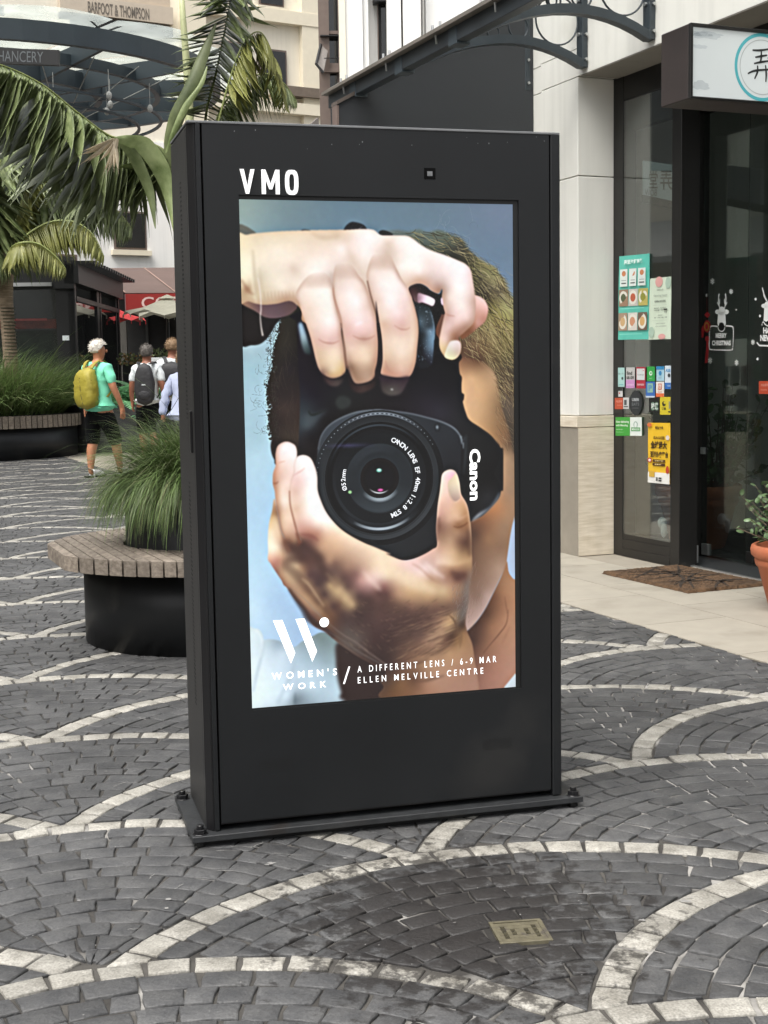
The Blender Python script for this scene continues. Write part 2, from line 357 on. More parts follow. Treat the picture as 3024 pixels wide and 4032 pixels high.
    def strands(n, box, ang, ln, cols, a=.5, curl=.4, wd=.9):
        (kx, x0, y0), (_, x1, y1) = box; p0, p1 = pt(kx, x0, y0), pt(kx, x1, y1)
        for i in range(n):
            x, y = rs.uniform(p0[0], p1[0]), rs.uniform(p0[1], p1[1]); th = math.radians(ang(x, y) if callable(ang) else ang) + rs.normal(0, .25); L_ = ln * rs.uniform(.5, 1.3); cv = rs.normal(0, curl)
            P = []
            for k in range(7): P.append((x, y)); x += math.cos(th) * L_ / 6; y += math.sin(th) * L_ / 6; th += cv / 6
            P = np.array(P); c = np.array(cols[rs.randint(len(cols))], float) / 255; x_ = P[:, 0]; y_ = P[:, 1]
            X0, X1, Y0, Y1 = int(max(0, x_.min() - 2)), int(min(W, x_.max() + 3)), int(max(0, y_.min() - 2)), int(min(H, y_.max() + 3))
            if X1 <= X0 or Y1 <= Y0: continue
            gx, gy = xx[Y0:Y1, X0:X1], yy[Y0:Y1, X0:X1]; d2 = np.full(gx.shape, 1e9)
            for (ax_, ay_), (bx_, by_) in zip(P[:-1], P[1:]):
                dx, dy = bx_ - ax_, by_ - ay_; t = np.clip(((gx - ax_) * dx + (gy - ay_) * dy) / (dx * dx + dy * dy + 1e-9), 0, 1)
                d2 = np.minimum(d2, (gx - ax_ - t * dx) ** 2 + (gy - ay_ - t * dy) ** 2)
            k = (np.clip(wd - np.sqrt(d2), 0, 1) * a * HAIRM[Y0:Y1, X0:X1])[:, :, None]
            img[Y0:Y1, X0:X1] = img[Y0:Y1, X0:X1] * (1 - k) + c * k
    HAIRM = np.ones((H, W))
    # --- backdrop
    put(np.ones((H, W)), field('A100,100:146,166,162 600,200:118,140,148 1200,150:105,130,146 B700,150:104,126,142 1400,200:112,128,150 1450,620:106,128,150 A400,330:125,150,158 C300,150:160,186,196 100,350:165,190,200 150,600:160,195,208 200,900:168,200,215 200,1400:166,198,212 E100,300:180,212,228 100,900:175,208,232 G100,100:185,218,238 300,500:172,203,232 60,600:198,226,244 650,850:160,190,222 F1590,1300:178,190,208 H1590,100:168,192,222', eps=900))
    reg('A10,310 90,325 150,360 210,410 150,450 10,460', (110, 112, 104), 1.0)
    # --- white shirt, dark sleeve
    reg('G20,790 60,810 130,830 170,900 180,945 260,940 360,960 450,1010 540,1030 620,970 740,910 880,860 1100,960 1400,1400 1500,1800 -60,1800 -60,780', field('G80,900:215,232,238 200,1100:205,222,232 150,1400:222,238,246 400,1100:196,214,228 100,1650:226,242,250 500,1300:188,208,224 450,1600:205,224,238 700,1000:140,160,170 650,1150:165,188,202 800,1300:178,200,215 700,1500:190,212,226 900,1200:150,172,182 850,940:120,138,140 1000,1550:185,208,222 560,1640:120,135,145 330,1000:160,180,195', eps=200), 1.2)
    line('G180,960 150,1150 100,1350 60,1550', [3, 5, 3], (168, 186, 196), .5, 2)
    line('G545,1120 530,1250 480,1400 400,1560 340,1700', [2, 5, 3], (160, 180, 192), .6, 2.5)
    line('G545,1560 545,1700', [1, 6], (100, 116, 126), .7, 2)
    line('G80,830 140,900 160,1000 140,1150', [2, 3, 2], (232, 244, 250), .8, 1.5)
    reg('G1040,980 1300,1100 1700,1300 1900,1800 1130,1660 1080,1560 1040,1400 1020,1200', (58, 44, 42), 3)
    # --- face, jaw, neck and hair on the right
    face = reg('B760,1240 1300,1150 1620,1300 D1620,1500 F1620,900 1590,1090 1560,1250 1530,1500 H1530,60 1450,230 1370,400 1280,580 1180,730 1060,850 800,900 600,0 F500,200', field('D1100,700:214,172,130 1250,900:206,164,122 1120,1000:212,172,132 1400,650:180,148,115 1500,1000:118,94,70 1180,1150:206,166,124 1300,1250:176,138,100 1350,1400:160,122,86 1050,430:112,78,62 1180,520:120,88,66 1000,560:150,112,84 F1530,300:170,138,108 1480,60:140,105,76 1540,700:162,130,104 1560,150:105,82,64 1400,900:182,128,88 1250,1100:128,90,68 1150,1200:92,66,54 1300,1250:150,112,84 1500,1100:158,126,100 1450,1350:140,108,86 H1180,150:128,98,80 1300,300:152,122,106 1420,120:170,140,120 1200,450:140,112,98 1280,450:176,148,138 1180,600:170,142,132 1100,750:178,150,140', eps=120), 1.0)
    neck = reg('H1530,40 1550,160 1600,240 1650,330 1650,1340 1500,1520 1150,1660 1000,1500 1000,850 1060,850 1180,730 1280,580 1370,400 1450,230', field('H1550,250:170,128,98 1400,450:124,86,64 1480,400:160,116,86 1300,650:96,66,50 1200,800:88,60,48 1350,800:150,108,82 1500,700:172,126,98 1580,900:176,132,106 1300,1000:140,100,78 1200,1100:120,84,68 1400,1200:166,120,100 1560,1250:178,134,114 1300,1400:160,115,98 1150,950:80,54,44', eps=100), 1.2)
    line('H1540,600 1520,760 1440,880 1330,1010 1250,1110', [1, 2.5, 1], (96, 62, 48), .6, 1.0)
    line('H1500,450 1530,650', [1, 2, 1], (116, 78, 60), .5, 1.2)
    line('H1560,800 1470,1000', [1, 2, 1], (130, 90, 72), .5, 1.5)
    reg('H1630,1340 1630,1520 1490,1512', (205, 214, 220), .8, False)
    reg('F1640,1040 1600,1090 1572,1250 1530,1500 H1530,30 1556,170 1610,240 1650,260 1650,-200', (176, 192, 216), .9)
    hair = reg('B60,430 230,370 380,385 500,360 600,395 740,370 900,430 1010,480 1060,560 1130,640 1200,700 1300,760 1400,810 1440,880 1510,960 1540,1060 1590,1150 1640,1200 D1640,1560 1560,1350 1470,1060 1440,850 1380,640 1250,520 1100,470 960,430 900,200 B900,900 600,700', field('B300,400:110,120,116 500,430:100,112,105 700,450:94,104,92 850,520:86,92,78 1000,600:66,64,54 900,650:60,58,48 1150,760:96,92,64 1250,850:122,118,80 1400,870:138,134,96 1400,980:146,138,100 1300,1060:84,76,58 1450,1080:100,90,70 1250,1180:72,60,46 1350,1250:118,108,66 1500,1280:168,164,112 1420,1400:136,124,74 D1350,60:150,138,92 1500,150:140,130,80 1400,260:132,118,82 1200,300:128,104,76 1200,430:100,76,58 1300,400:110,90,64 1500,420:110,100,66 1560,600:84,76,62 1500,800:110,94,74 1580,1100:96,84,72 1540,1300:80,68,56', eps=90), 2.0)
    HAIRM = np.clip(blur(hair, 4) * 1.5, 0, 1)
    def hang(x, y): return 20 + 50 * (y / H - .05) / .3
    strands(900, (('B', 300, 380), ('B', 1600, 1540)), hang, 30, [(150, 138, 100), (176, 164, 126), (70, 62, 50), (52, 46, 38), (122, 110, 80)], .36, .7, 1.3)
    strands(420, (('D', 1000, 0), ('D', 1600, 900)), 48, 32, [(184, 168, 124), (130, 112, 78), (72, 56, 40), (168, 152, 108)], .45, .5, 1.0)
    HAIRM = np.ones((H, W))
    strands(150, (('D', 1380, 650), ('D', 1590, 1500)), 62, 20, [(190, 164, 130), (96, 76, 58), (80, 66, 52), (150, 128, 100)], .35, .3, .7)
    strands(26, (('B', 200, 240), ('B', 1150, 560)), lambda x, y: rs.uniform(-160, 40), 26, [(84, 100, 104), (150, 165, 172)], .45, 1.8, .6)
    strands(30, (('B', 1050, 600), ('B', 1560, 1200)), 40, 22, [(170, 172, 150), (110, 112, 90)], .35, 1.2, .6)
    # --- far side of the head: dark curls on the left
    dk = reg('C520,-20 500,120 470,220 430,320 415,480 440,590 370,690 345,800 350,950 390,1050 360,1150 370,1300 400,1400 E280,60 260,180 300,320 420,420 1300,600 C1300,300 900,-200 A600,1300', field('C560,300:52,48,42 480,500:46,42,38 600,600:44,38,42 520,900:50,42,42 540,1060:66,54,50 470,1200:50,40,38 600,1350:62,52,46 600,700:46,40,40 800,500:20,18,22 E450,60:70,60,52 330,150:48,40,38 300,250:60,52,48 600,150:62,52,46', eps=150), 1.4)
    HAIRM = np.ones((H, W))
    strands(60, (('C', 200, 480), ('C', 440, 1380)), lambda x, y: rs.uniform(90, 270), 17, [(70, 72, 68), (96, 104, 102)], .55, 4.0, .6)
    strands(140, (('C', 360, 0), ('C', 480, 1400)), lambda x, y: rs.uniform(60, 180), 12, [(60, 58, 52), (44, 40, 38)], .6, 3.0, .8)
    strands(260, (('C', 330, 40), ('C', 470, 1400)), lambda x, y: rs.uniform(100, 260), 9, [(56, 52, 46), (66, 62, 58)], .6, 4.0, .7)
    for i in range(520):                                 # ragged curls along the outline
        t = rs.rand() * 11; e = [(515, -20), (500, 60), (490, 150), (455, 260), (428, 380), (420, 520), (415, 620), (352, 760), (345, 900), (365, 1060), (366, 1250), (395, 1400)]; q = int(t); fx_ = t - q
        x, y = pt('C', e[q][0] * (1 - fx_) + e[q + 1][0] * fx_ + rs.normal(0, 16), e[q][1] * (1 - fx_) + e[q + 1][1] * fx_ + rs.normal(0, 14)); r = rs.uniform(1.0, 3.4)
        X0, X1, Y0, Y1 = int(max(0, x - 6)), int(min(W, x + 7)), int(max(0, y - 6)), int(min(H, y + 7)); d = np.hypot((xx[Y0:Y1, X0:X1] - x) / rs.uniform(.5, 1.3), yy[Y0:Y1, X0:X1] - y)
        k = (np.clip(r - d, 0, 1) * rs.uniform(.3, .85))[:, :, None]; img[Y0:Y1, X0:X1] = img[Y0:Y1, X0:X1] * (1 - k) + np.array((50, 46, 40)) / 255 * k
    strands(90, (('C', 400, 100), ('C', 760, 1500)), 95, 34, [(74, 64, 56), (38, 34, 32), (90, 78, 66)], .25, .5, .8)
    # --- camera body
    reg('A700,1330 C680,60 690,300 700,560 720,900 710,1300 700,1540 E600,200 620,400 900,1200 1300,1340 F0,1370 300,1510 700,1400 1000,1200 1090,1060 1250,975 1420,790 1460,690 1480,680 1482,420 1480,210 1452,190 1400,90 D1440,1500 1340,1380 1220,1290 1090,1200 1045,1110 1012,990 1022,960 1026,900 1000,875 996,780 1000,700 975,650 965,530 985,430 700,200 B780,1300 740,1150 620,1080 480,1000 380,1050', field('D300,900:30,26,32 600,1000:40,36,46 750,1100:46,44,54 800,850:26,24,32 550,700:24,24,30 700,450:22,22,26 900,700:24,24,28 1000,1150:34,34,38 1150,1350:30,31,33 F1300,300:24,24,26 1300,600:20,20,21 1420,500:10,10,12 1150,700:18,18,20 1300,750:40,40,44 1200,850:34,34,36 C800,700:30,24,34 900,900:28,24,36 1200,950:34,36,38 800,1050:48,54,60 1000,1200:24,22,26 800,1250:60,68,74 850,1400:22,20,26 E700,100:30,26,30 700,250:34,28,30 F300,1350:14,14,17 700,1200:18,18,22 E1300,1300:16,16,18 B700,1250:6,6,8 600,1050:14,12,14', eps=80), .7)
    reg('C700,80 740,60 780,160 820,300 850,420 780,420 740,330 715,200', field('C750,120:150,175,195 770,220:150,170,180 790,330:84,98,102 830,400:50,60,62', eps=10), 2.2)
    reg('C1130,1000 1160,930 1230,915 1300,950 1310,1010 1260,1060 1180,1070', (50, 54, 54), 2)
    reg('C760,1290 770,1120 840,1140 900,1130 1040,1080 950,1170 860,1270', (76, 86, 92), 4, a=.7)
    line('C820,1090 840,1130 880,1135 950,1110 1030,1075', [2, 4, 1], (34, 40, 38), .8, .8)
    # grip with leather texture at the top
    gm = reg('B440,1200 520,1225 620,1260 650,1330 672,1450 D685,150 680,280 670,420 640,560 480,560 500,200 490,0', field('B560,1350:52,62,68 500,1500:62,72,80 620,1500:46,54,62 D620,150:120,145,165 640,250:110,138,160 560,200:46,52,58 600,350:88,106,122 540,350:32,34,40 620,500:38,40,50 520,50:92,106,116', eps=18), 1.0)
    n_ = blur(rs.rand(H, W), .6); put(gm, (170, 190, 205), np.clip((n_ - .56) * 5, 0, 1) * .5)
    line('B640,1320 672,1440 684,1560 D680,260', [1, 3, 2], (150, 172, 190), .6, .7)
    # lens mount plate
    reg('C930,1540 958,1400 1040,1275 1180,1180 1380,1105 1600,1080 D100,1084 380,1118 600,1170 780,1225 910,1295 985,1390 1002,1480 F1000,100 990,300 985,560 960,800 800,1200 300,1480 E1200,1300 850,800 800,400 810,100', field('C1050,1350:62,68,76 1300,1180:66,72,80 1600,1120:58,63,70 D300,1200:50,54,60 600,1300:46,50,56 850,1350:44,48,54 F850,200:40,43,48 900,500:34,35,40 700,900:34,36,40 E820,300:56,60,64 850,700:50,56,60 1000,1100:48,52,56', eps=150), .8)
    line('C930,1540 958,1400 1040,1275 1180,1180 1380,1105 1600,1080 D100,1084 380,1118 600,1170 780,1225 910,1295 985,1390 1002,1480', [1.2, 2, 2.6, 2, 2.2, 3.2, 2], (128, 138, 148), .8, .6)
    line('D985,1380 1012,1450 F1015,60 1020,200', [2, 7, 2], (140, 152, 160), .7, 1.3)
    line('F1050,40 1045,250 1020,500', [3, 4, 2], (62, 70, 74), .8, 1.6)
    reg('F1110,1050 1200,950 1320,880 1400,770 1440,700 1430,780 1340,890 1240,975', field('F1150,1010:170,172,176 1250,930:130,132,138 1380,800:110,112,116', eps=20), 1.6, a=.9)
    line('D700,1240 735,1250 748,1290 730,1325 700,1320 690,1270', 1.2, (26, 28, 32), .8, .5, closed=True); reg('D700,1270 722,1262 728,1290 708,1304', (120, 130, 138), .6)
    # lens rings (round in the plane of the picture)
    cx, cy = .4838 * W, .5478 * H
    def disc(r, colr, soft=.7, a=1.0, dx=0, dy=0):
        d = np.hypot(xx - cx - dx, yy - cy - dy); m = np.clip((r - d) / soft + .5, 0, 1); put(m, colr, a); return m
    th = np.arctan2(yy - cy, xx - cx); rr_ = np.hypot(xx - cx, yy - cy)
    K = W / 1062.0                                       # photo pixels to picture pixels
    def ringc(r0, r1, colr, a=1.0, soft=1.2, ang=None, wid=1.0):
        m = np.clip((rr_ - r0) / soft + .5, 0, 1) * np.clip((r1 - rr_) / soft + .5, 0, 1)
        if ang is not None: m = m * np.clip(np.cos(th - math.radians(ang)) * 1.0 - math.cos(wid), 0, 1) / (1 - math.cos(wid))
        put(m, colr, a)
    disc(258 * K, (24, 25, 28)); ringc(0, 258 * K, (60, 65, 70), .75, ang=-120, wid=1.9)
    ringc(240 * K, 252 * K, (110, 118, 128), .8, ang=-88, wid=.75)
    for i in range(70):                                  # knurling
        t = math.radians(-175 + i * 2.1); x, y = cx + 246 * K * math.cos(t), cy + 246 * K * math.sin(t)
        d = np.hypot(xx - x, yy - y); put(np.clip(1.6 - d, 0, 1), (150, 158, 166) if i % 2 else (40, 44, 50), .28 + .4 * max(0, math.cos(t + 1.7)))
    disc(236 * K, (44, 47, 51)); ringc(222 * K, 238 * K, (62, 66, 70), .8, ang=100, wid=2.0)
    disc(214 * K, (17, 18, 21)); ringc(198 * K, 206 * K, (62, 70, 78), .7, ang=-100, wid=1.2)
    ringc(190 * K, 200 * K, (205, 215, 222), .95, ang=88, wid=.62, soft=2.0); ringc(180 * K, 206 * K, (84, 94, 104), .5, ang=88, wid=1.0, soft=4)
    disc(186 * K, (26, 28, 32)); ringc(172 * K, 184 * K, (50, 56, 62), .6, ang=100, wid=1.8)
    disc(172 * K, (20, 22, 26)); ringc(130 * K, 172 * K, (32, 36, 40), .6)
    disc(132 * K, (40, 45, 50)); ringc(60 * K, 132 * K, (66, 74, 80), .7, ang=85, wid=1.2, soft=8); ringc(100 * K, 131 * K, (56, 62, 70), .5, ang=-110, wid=1.0, soft=6)
    ringc(72 * K, 90 * K, (140, 150, 158), .9, ang=88, wid=.95, soft=5)
    disc(76 * K, (12, 11, 13)); ringc(64 * K, 76 * K, (34, 30, 32), .7, soft=3)
    ringc(52 * K, 60 * K, (200, 200, 208), .8, ang=95, wid=.8, soft=3); disc(54 * K, (12, 10, 16), 2.0)
    ex = lambda x, y, a_, b_, c_, al=.9: put(np.clip(1.6 - np.hypot((xx - cx - x * K) / (a_ * K), (yy - cy - y * K) / (b_ * K)) * 1.1, 0, 1), c_, al)
    ex(-2, -30, 10, 7, (130, 214, 190)); ex(2, 46, 11, 6, (190, 90, 150)); ex(-2, -32, 5, 3, (200, 245, 230))
    put(np.clip(1 - np.abs(yy - cy + 128 * K) / (14 * K), 0, 1) * np.clip(1 - np.abs(xx - cx + 120 * K) / (110 * K), 0, 1), (96, 90, 140), .45)
    ex(-118, 49, 7, 6, (150, 200, 140), .8)
    # --- black sleeve top left, arm and upper hand
    reg('A30,1180 150,1260 300,1360 480,1380 560,1380 C500,20 440,80 400,150 330,250 250,310 150,324 40,308 A30,1300', (38, 34, 34), .8)
    reg('A40,1150 250,1180 600,1180 690,1260 640,1330 560,1375 420,1402 300,1385 200,1320 40,1230', field('A100,1190:150,118,98 300,1280:112,88,92 450,1340:104,84,90 600,1290:98,76,76 200,1250:120,92,88', eps=20), 1.3)
    reg('A1235,355 1270,305 1330,275 1440,300 1490,350 1480,400 1240,400', (38, 40, 46), .8); line('A1405,355 1445,325', 2, (110, 112, 120), .8)
    reg('A735,372 770,362 830,372 830,395 740,395', (70, 80, 86), .8); reg('B35,405 75,372 150,390 200,430 100,450', (36, 36, 38), .9)
    th_ = reg('B1090,1130 1180,1135 1260,1180 1305,1260 1305,1340 1270,1440 1180,1520 D1120,180 1000,250 960,100 B1000,1200', field('B1200,1200:236,196,188 1260,1280:226,180,170 1250,1400:186,134,114 1170,1450:206,160,150 D1150,60:176,124,96 1090,150:132,88,64', eps=20), .9)
    hand = reg('A-40,460 100,428 200,410 500,385 900,372 1250,366 1450,356 1560,365 B0,385 60,428 200,432 350,436 430,470 530,545 640,605 800,660 950,720 1050,770 1105,840 1128,950 1150,1100 1162,1250 1150,1390 D1130,70 1030,170 965,235 985,300 985,400 945,465 880,490 805,455 752,375 738,280 760,150 788,20 B800,1350 782,1260 762,1160 772,1060 730,1110 660,1090 590,1030 520,1000 450,1010 380,1055 400,1200 C1630,60 1200,60 780,60 A740,1320 690,1250 600,1195 450,1228 300,1240 200,1225 120,1200 -40,1180',
        field('A60,520:240,224,190 200,470:226,210,182 500,450:228,212,186 900,420:226,206,182 1150,440:220,200,178 1300,400:232,214,198 60,800:252,240,214 60,1000:238,222,190 100,1060:170,134,104 160,900:238,226,202 150,1130:214,196,164 300,700:240,226,206 450,600:244,230,212 600,700:244,228,212 640,820:224,206,190 350,1000:228,214,192 250,900:216,204,182 500,1050:240,226,208 420,1180:206,182,156 560,1190:184,148,120 700,1050:238,222,206 720,1240:190,156,132 900,850:252,240,232 900,650:240,222,208 1100,620:240,222,210 1200,580:250,236,230 1300,700:232,212,198 1250,480:228,206,190 1400,460:246,230,226 1550,450:252,238,236 1500,650:250,236,230 1450,800:232,214,202 1090,900:214,196,186 1000,760:248,234,226 B60,500:244,226,220 150,520:222,202,186 130,640:212,190,174 250,520:246,230,224 400,560:252,240,236 300,800:250,238,230 200,760:222,202,188 600,720:242,226,220 500,850:250,236,230 800,800:248,230,228 1000,850:252,238,238 1080,900:244,220,220 700,920:218,196,190 600,960:208,176,162 500,950:206,172,152 650,1040:200,168,156 740,1080:150,112,94 900,1000:248,232,228 1000,1050:252,240,238 1120,1200:214,182,172 850,1150:232,212,202 1000,1250:248,232,226 900,1350:228,198,192 830,1360:196,160,148 1050,1400:236,206,200 950,1450:240,210,206 D850,100:226,194,188 950,60:214,176,160 1050,110:170,128,108 800,250:232,202,192 900,200:172,128,104 770,350:226,204,158 950,240:140,94,78', eps=26, p=1.8), .7)
    shade(hand, 0, -5, 7, (176, 140, 118), .45)
    reg('D800,450 850,300 900,268 960,270 990,310 985,400 945,468 880,490', field('D900,330:226,212,206 850,420:212,206,176 950,400:200,176,160 880,480:214,212,170', eps=12), .8)
    # creases on the wrist
    line('A170,600 185,800 195,1000 220,1200', [3, 7, 3], (198, 182, 158), .55, 1.5); line('A130,720 160,900 180,1100 215,1220', [2, 4, 2], (250, 240, 214), .5, 1.5)
    line('A40,950 80,1020 130,1090 190,1130', [3, 6, 2], (160, 120, 96), .6, 1.6); line('A250,800 270,1000 310,1200', [2, 5, 2], (206, 190, 166), .5, 2)
    for k in range(9): line('A%d,1080 %d,1150 %d,1210' % (300 + k * 42, 306 + k * 42, 318 + k * 42), [1, 3, 1], (184, 160, 136), .35, 1.2)
    line('A850,400 920,440 1000,460 1100,450 1180,430', [3, 8, 4], (200, 176, 152), .6, 3)
    line('A640,780 660,850 700,900', [4, 12, 4], (214, 190, 174), .5, 5); line('A1270,540 1320,700 1380,800 1440,900', [4, 14, 6], (212, 190, 174), .6, 5)
    # fingers curled over the camera (far left, middle, right)
    f1 = reg('A680,1100 720,1230 745,1330 C785,60 835,210 870,350 900,480 940,600 1010,680 1100,712 1200,682 1246,620 1246,500 1226,350 1202,200 1190,60 A1150,1300 1118,1120 1100,1000 1000,860 820,900',
        field('A900,950:250,236,228 850,1150:246,230,218 1000,1100:252,240,232 1060,1300:248,234,226 800,1300:228,204,188 C850,60:230,206,190 1050,60:252,238,234 1150,120:236,208,200 900,200:222,190,176 1050,200:236,206,198 1180,200:216,180,170 950,270:222,184,172 1080,300:220,182,172 1100,360:236,210,190 950,400:214,186,160 1100,450:240,218,192 1200,450:222,194,170 970,560:200,170,142 1100,600:228,204,172 1210,600:206,176,128 1080,690:186,152,110 980,640:128,98,86', eps=24), .7, fade=.135)
    f2 = reg('A1110,880 1150,760 1300,760 1400,900 1480,1010 1545,1200 1600,1400 C1620,120 1630,300 1626,500 1610,650 1545,735 1410,775 1340,750 1275,600 1240,480 1220,250 1196,40 A1175,1390 1130,1230 1102,1050',
        field('A1250,850:244,226,218 1180,950:226,206,194 1300,1100:250,234,230 1200,1200:240,218,208 1380,1200:252,240,238 1450,1050:232,210,198 1500,1250:230,202,190 1300,1450:236,206,198 1420,1420:246,224,220 C1250,100:222,184,172 1400,80:244,216,214 1550,120:226,192,184 1300,200:220,180,170 1450,180:230,192,184 1450,240:196,156,142 1300,350:226,196,178 1450,350:232,206,184 1580,300:210,174,154 1350,500:214,182,158 1500,480:232,206,180 1600,500:180,142,120 1300,580:130,98,78 1450,600:190,158,134 1550,620:170,136,114 1400,740:160,126,104 1500,700:178,148,128', eps=24), .7, fade=.118)
    f3 = reg('B-100,860 -20,640 140,620 240,820 300,940 380,1055 440,1230 478,1380 D490,60 495,180 480,350 455,550 385,690 230,700 70,668 60,560 75,450 72,280 40,60 B0,1290 -60,1100 -95,980',
        field('B0,800:240,222,212 100,800:240,222,212 50,1000:248,232,226 -50,1000:226,202,190 200,1000:250,236,232 150,1200:252,238,236 250,1200:246,226,222 30,1200:228,202,188 350,1200:232,206,200 100,1400:230,206,190 250,1350:244,218,216 400,1350:228,200,186 D100,60:214,180,160 300,40:226,190,182 300,110:218,178,166 430,100:226,198,178 120,250:226,200,180 250,250:238,214,196 420,250:230,206,186 150,450:218,190,164 300,400:240,218,200 430,420:224,196,172 120,580:190,150,128 300,600:222,186,166 420,560:206,170,146 200,680:190,140,120 350,670:190,150,134', eps=24), .7, fade=.10)
    for m in (f1, f2, f3): shade(m, -3, 0, 4, (170, 128, 108), .5); shade(m, 3, -1, 3, (206, 176, 158), .35)
    # knuckle creases
    for s, wd in (('C930,250 1000,290 1100,300 1180,270', [1, 4, 1]), ('C1330,210 1420,248 1520,245 1590,210', [1, 5, 2]), ('D215,90 280,130 350,140 400,115', [1, 3, 1]), ('D110,500 140,600 200,650', [1, 3, 1]), ('B800,1340 850,1365 920,1375', [2, 3, 1])): line(s, wd, (186, 140, 124), .55, 1.2)
    line('C1360,90 1420,60 1450,50', [2, 4, 1], (255, 240, 242), .6, 1.5)
    line('A1500,960 1540,1130 1590,1300 C1628,40 D20,20', [2, 3, 4, 6], (120, 84, 72), .75, 1.2)
    reg('B0,1200 20,1330 D40,80 62,230 72,400 75,520 50,640 15,720 -10,640 20,500 30,300 15,120', (44, 34, 38), .9)
    line('A1102,1040 1118,1160 1160,1300 1190,1400 C1202,120', [1, 2, 3, 3, 3], (190, 148, 132), .8, .9); line('C1205,150 1235,340 1248,480 1270,600', [2, 3, 4, 6], (140, 104, 86), .8, 1.0)
    line('A1090,860 1085,950 1095,1040', [2, 8, 3], (192, 168, 156), .6, 3)
    # shaded finger tips
    reg('C960,600 1010,680 1100,712 1200,690 1245,640 1225,740 1160,800 1080,800 1010,740', field('C1020,720:66,48,50 1150,760:78,68,66 1220,680:40,32,34', eps=8), 2.2)
    reg('C1270,560 1330,740 1410,778 1545,742 1610,650 1590,800 1480,870 1380,880 1300,800', field('C1330,760:46,34,36 1450,810:70,54,52 1560,760:50,38,38', eps=8), 2.2)
    reg('D50,670 230,705 390,690 350,800 290,890 180,915 80,870 50,760', field('D150,740:58,44,52 180,830:84,78,76 300,740:60,46,54 120,800:66,58,58', eps=8), 2.0); line('D175,838 200,842', 3, (180, 180, 180), .8, .8)
    # gap under the arched finger
    reg('B385,1055 450,1005 520,1000 590,1035 640,1080 740,1120 770,1060 765,1160 780,1260 800,1350 740,1330 640,1270 560,1225 470,1215 440,1190', field('B450,1080:70,46,46 550,1060:28,22,26 700,1200:8,8,10 460,1170:110,84,86', eps=12), .8)
    reg('B490,1110 560,1120 640,1150 690,1190 665,1255 600,1235 540,1215 490,1215', field('B560,1180:232,208,222 500,1170:150,118,130 640,1200:246,226,236', eps=10), .8)
    reg('B758,1165 775,1170 785,1250 760,1225', (236, 206, 222), .7)
    # thread hanging from the cuff
    line('A230,930 245,1000 262,1150 266,1300 C258,-10 270,120 288,215', [1, 1.4, 1.6, 1.8, 2, 3], (232, 222, 216), .9, .4)
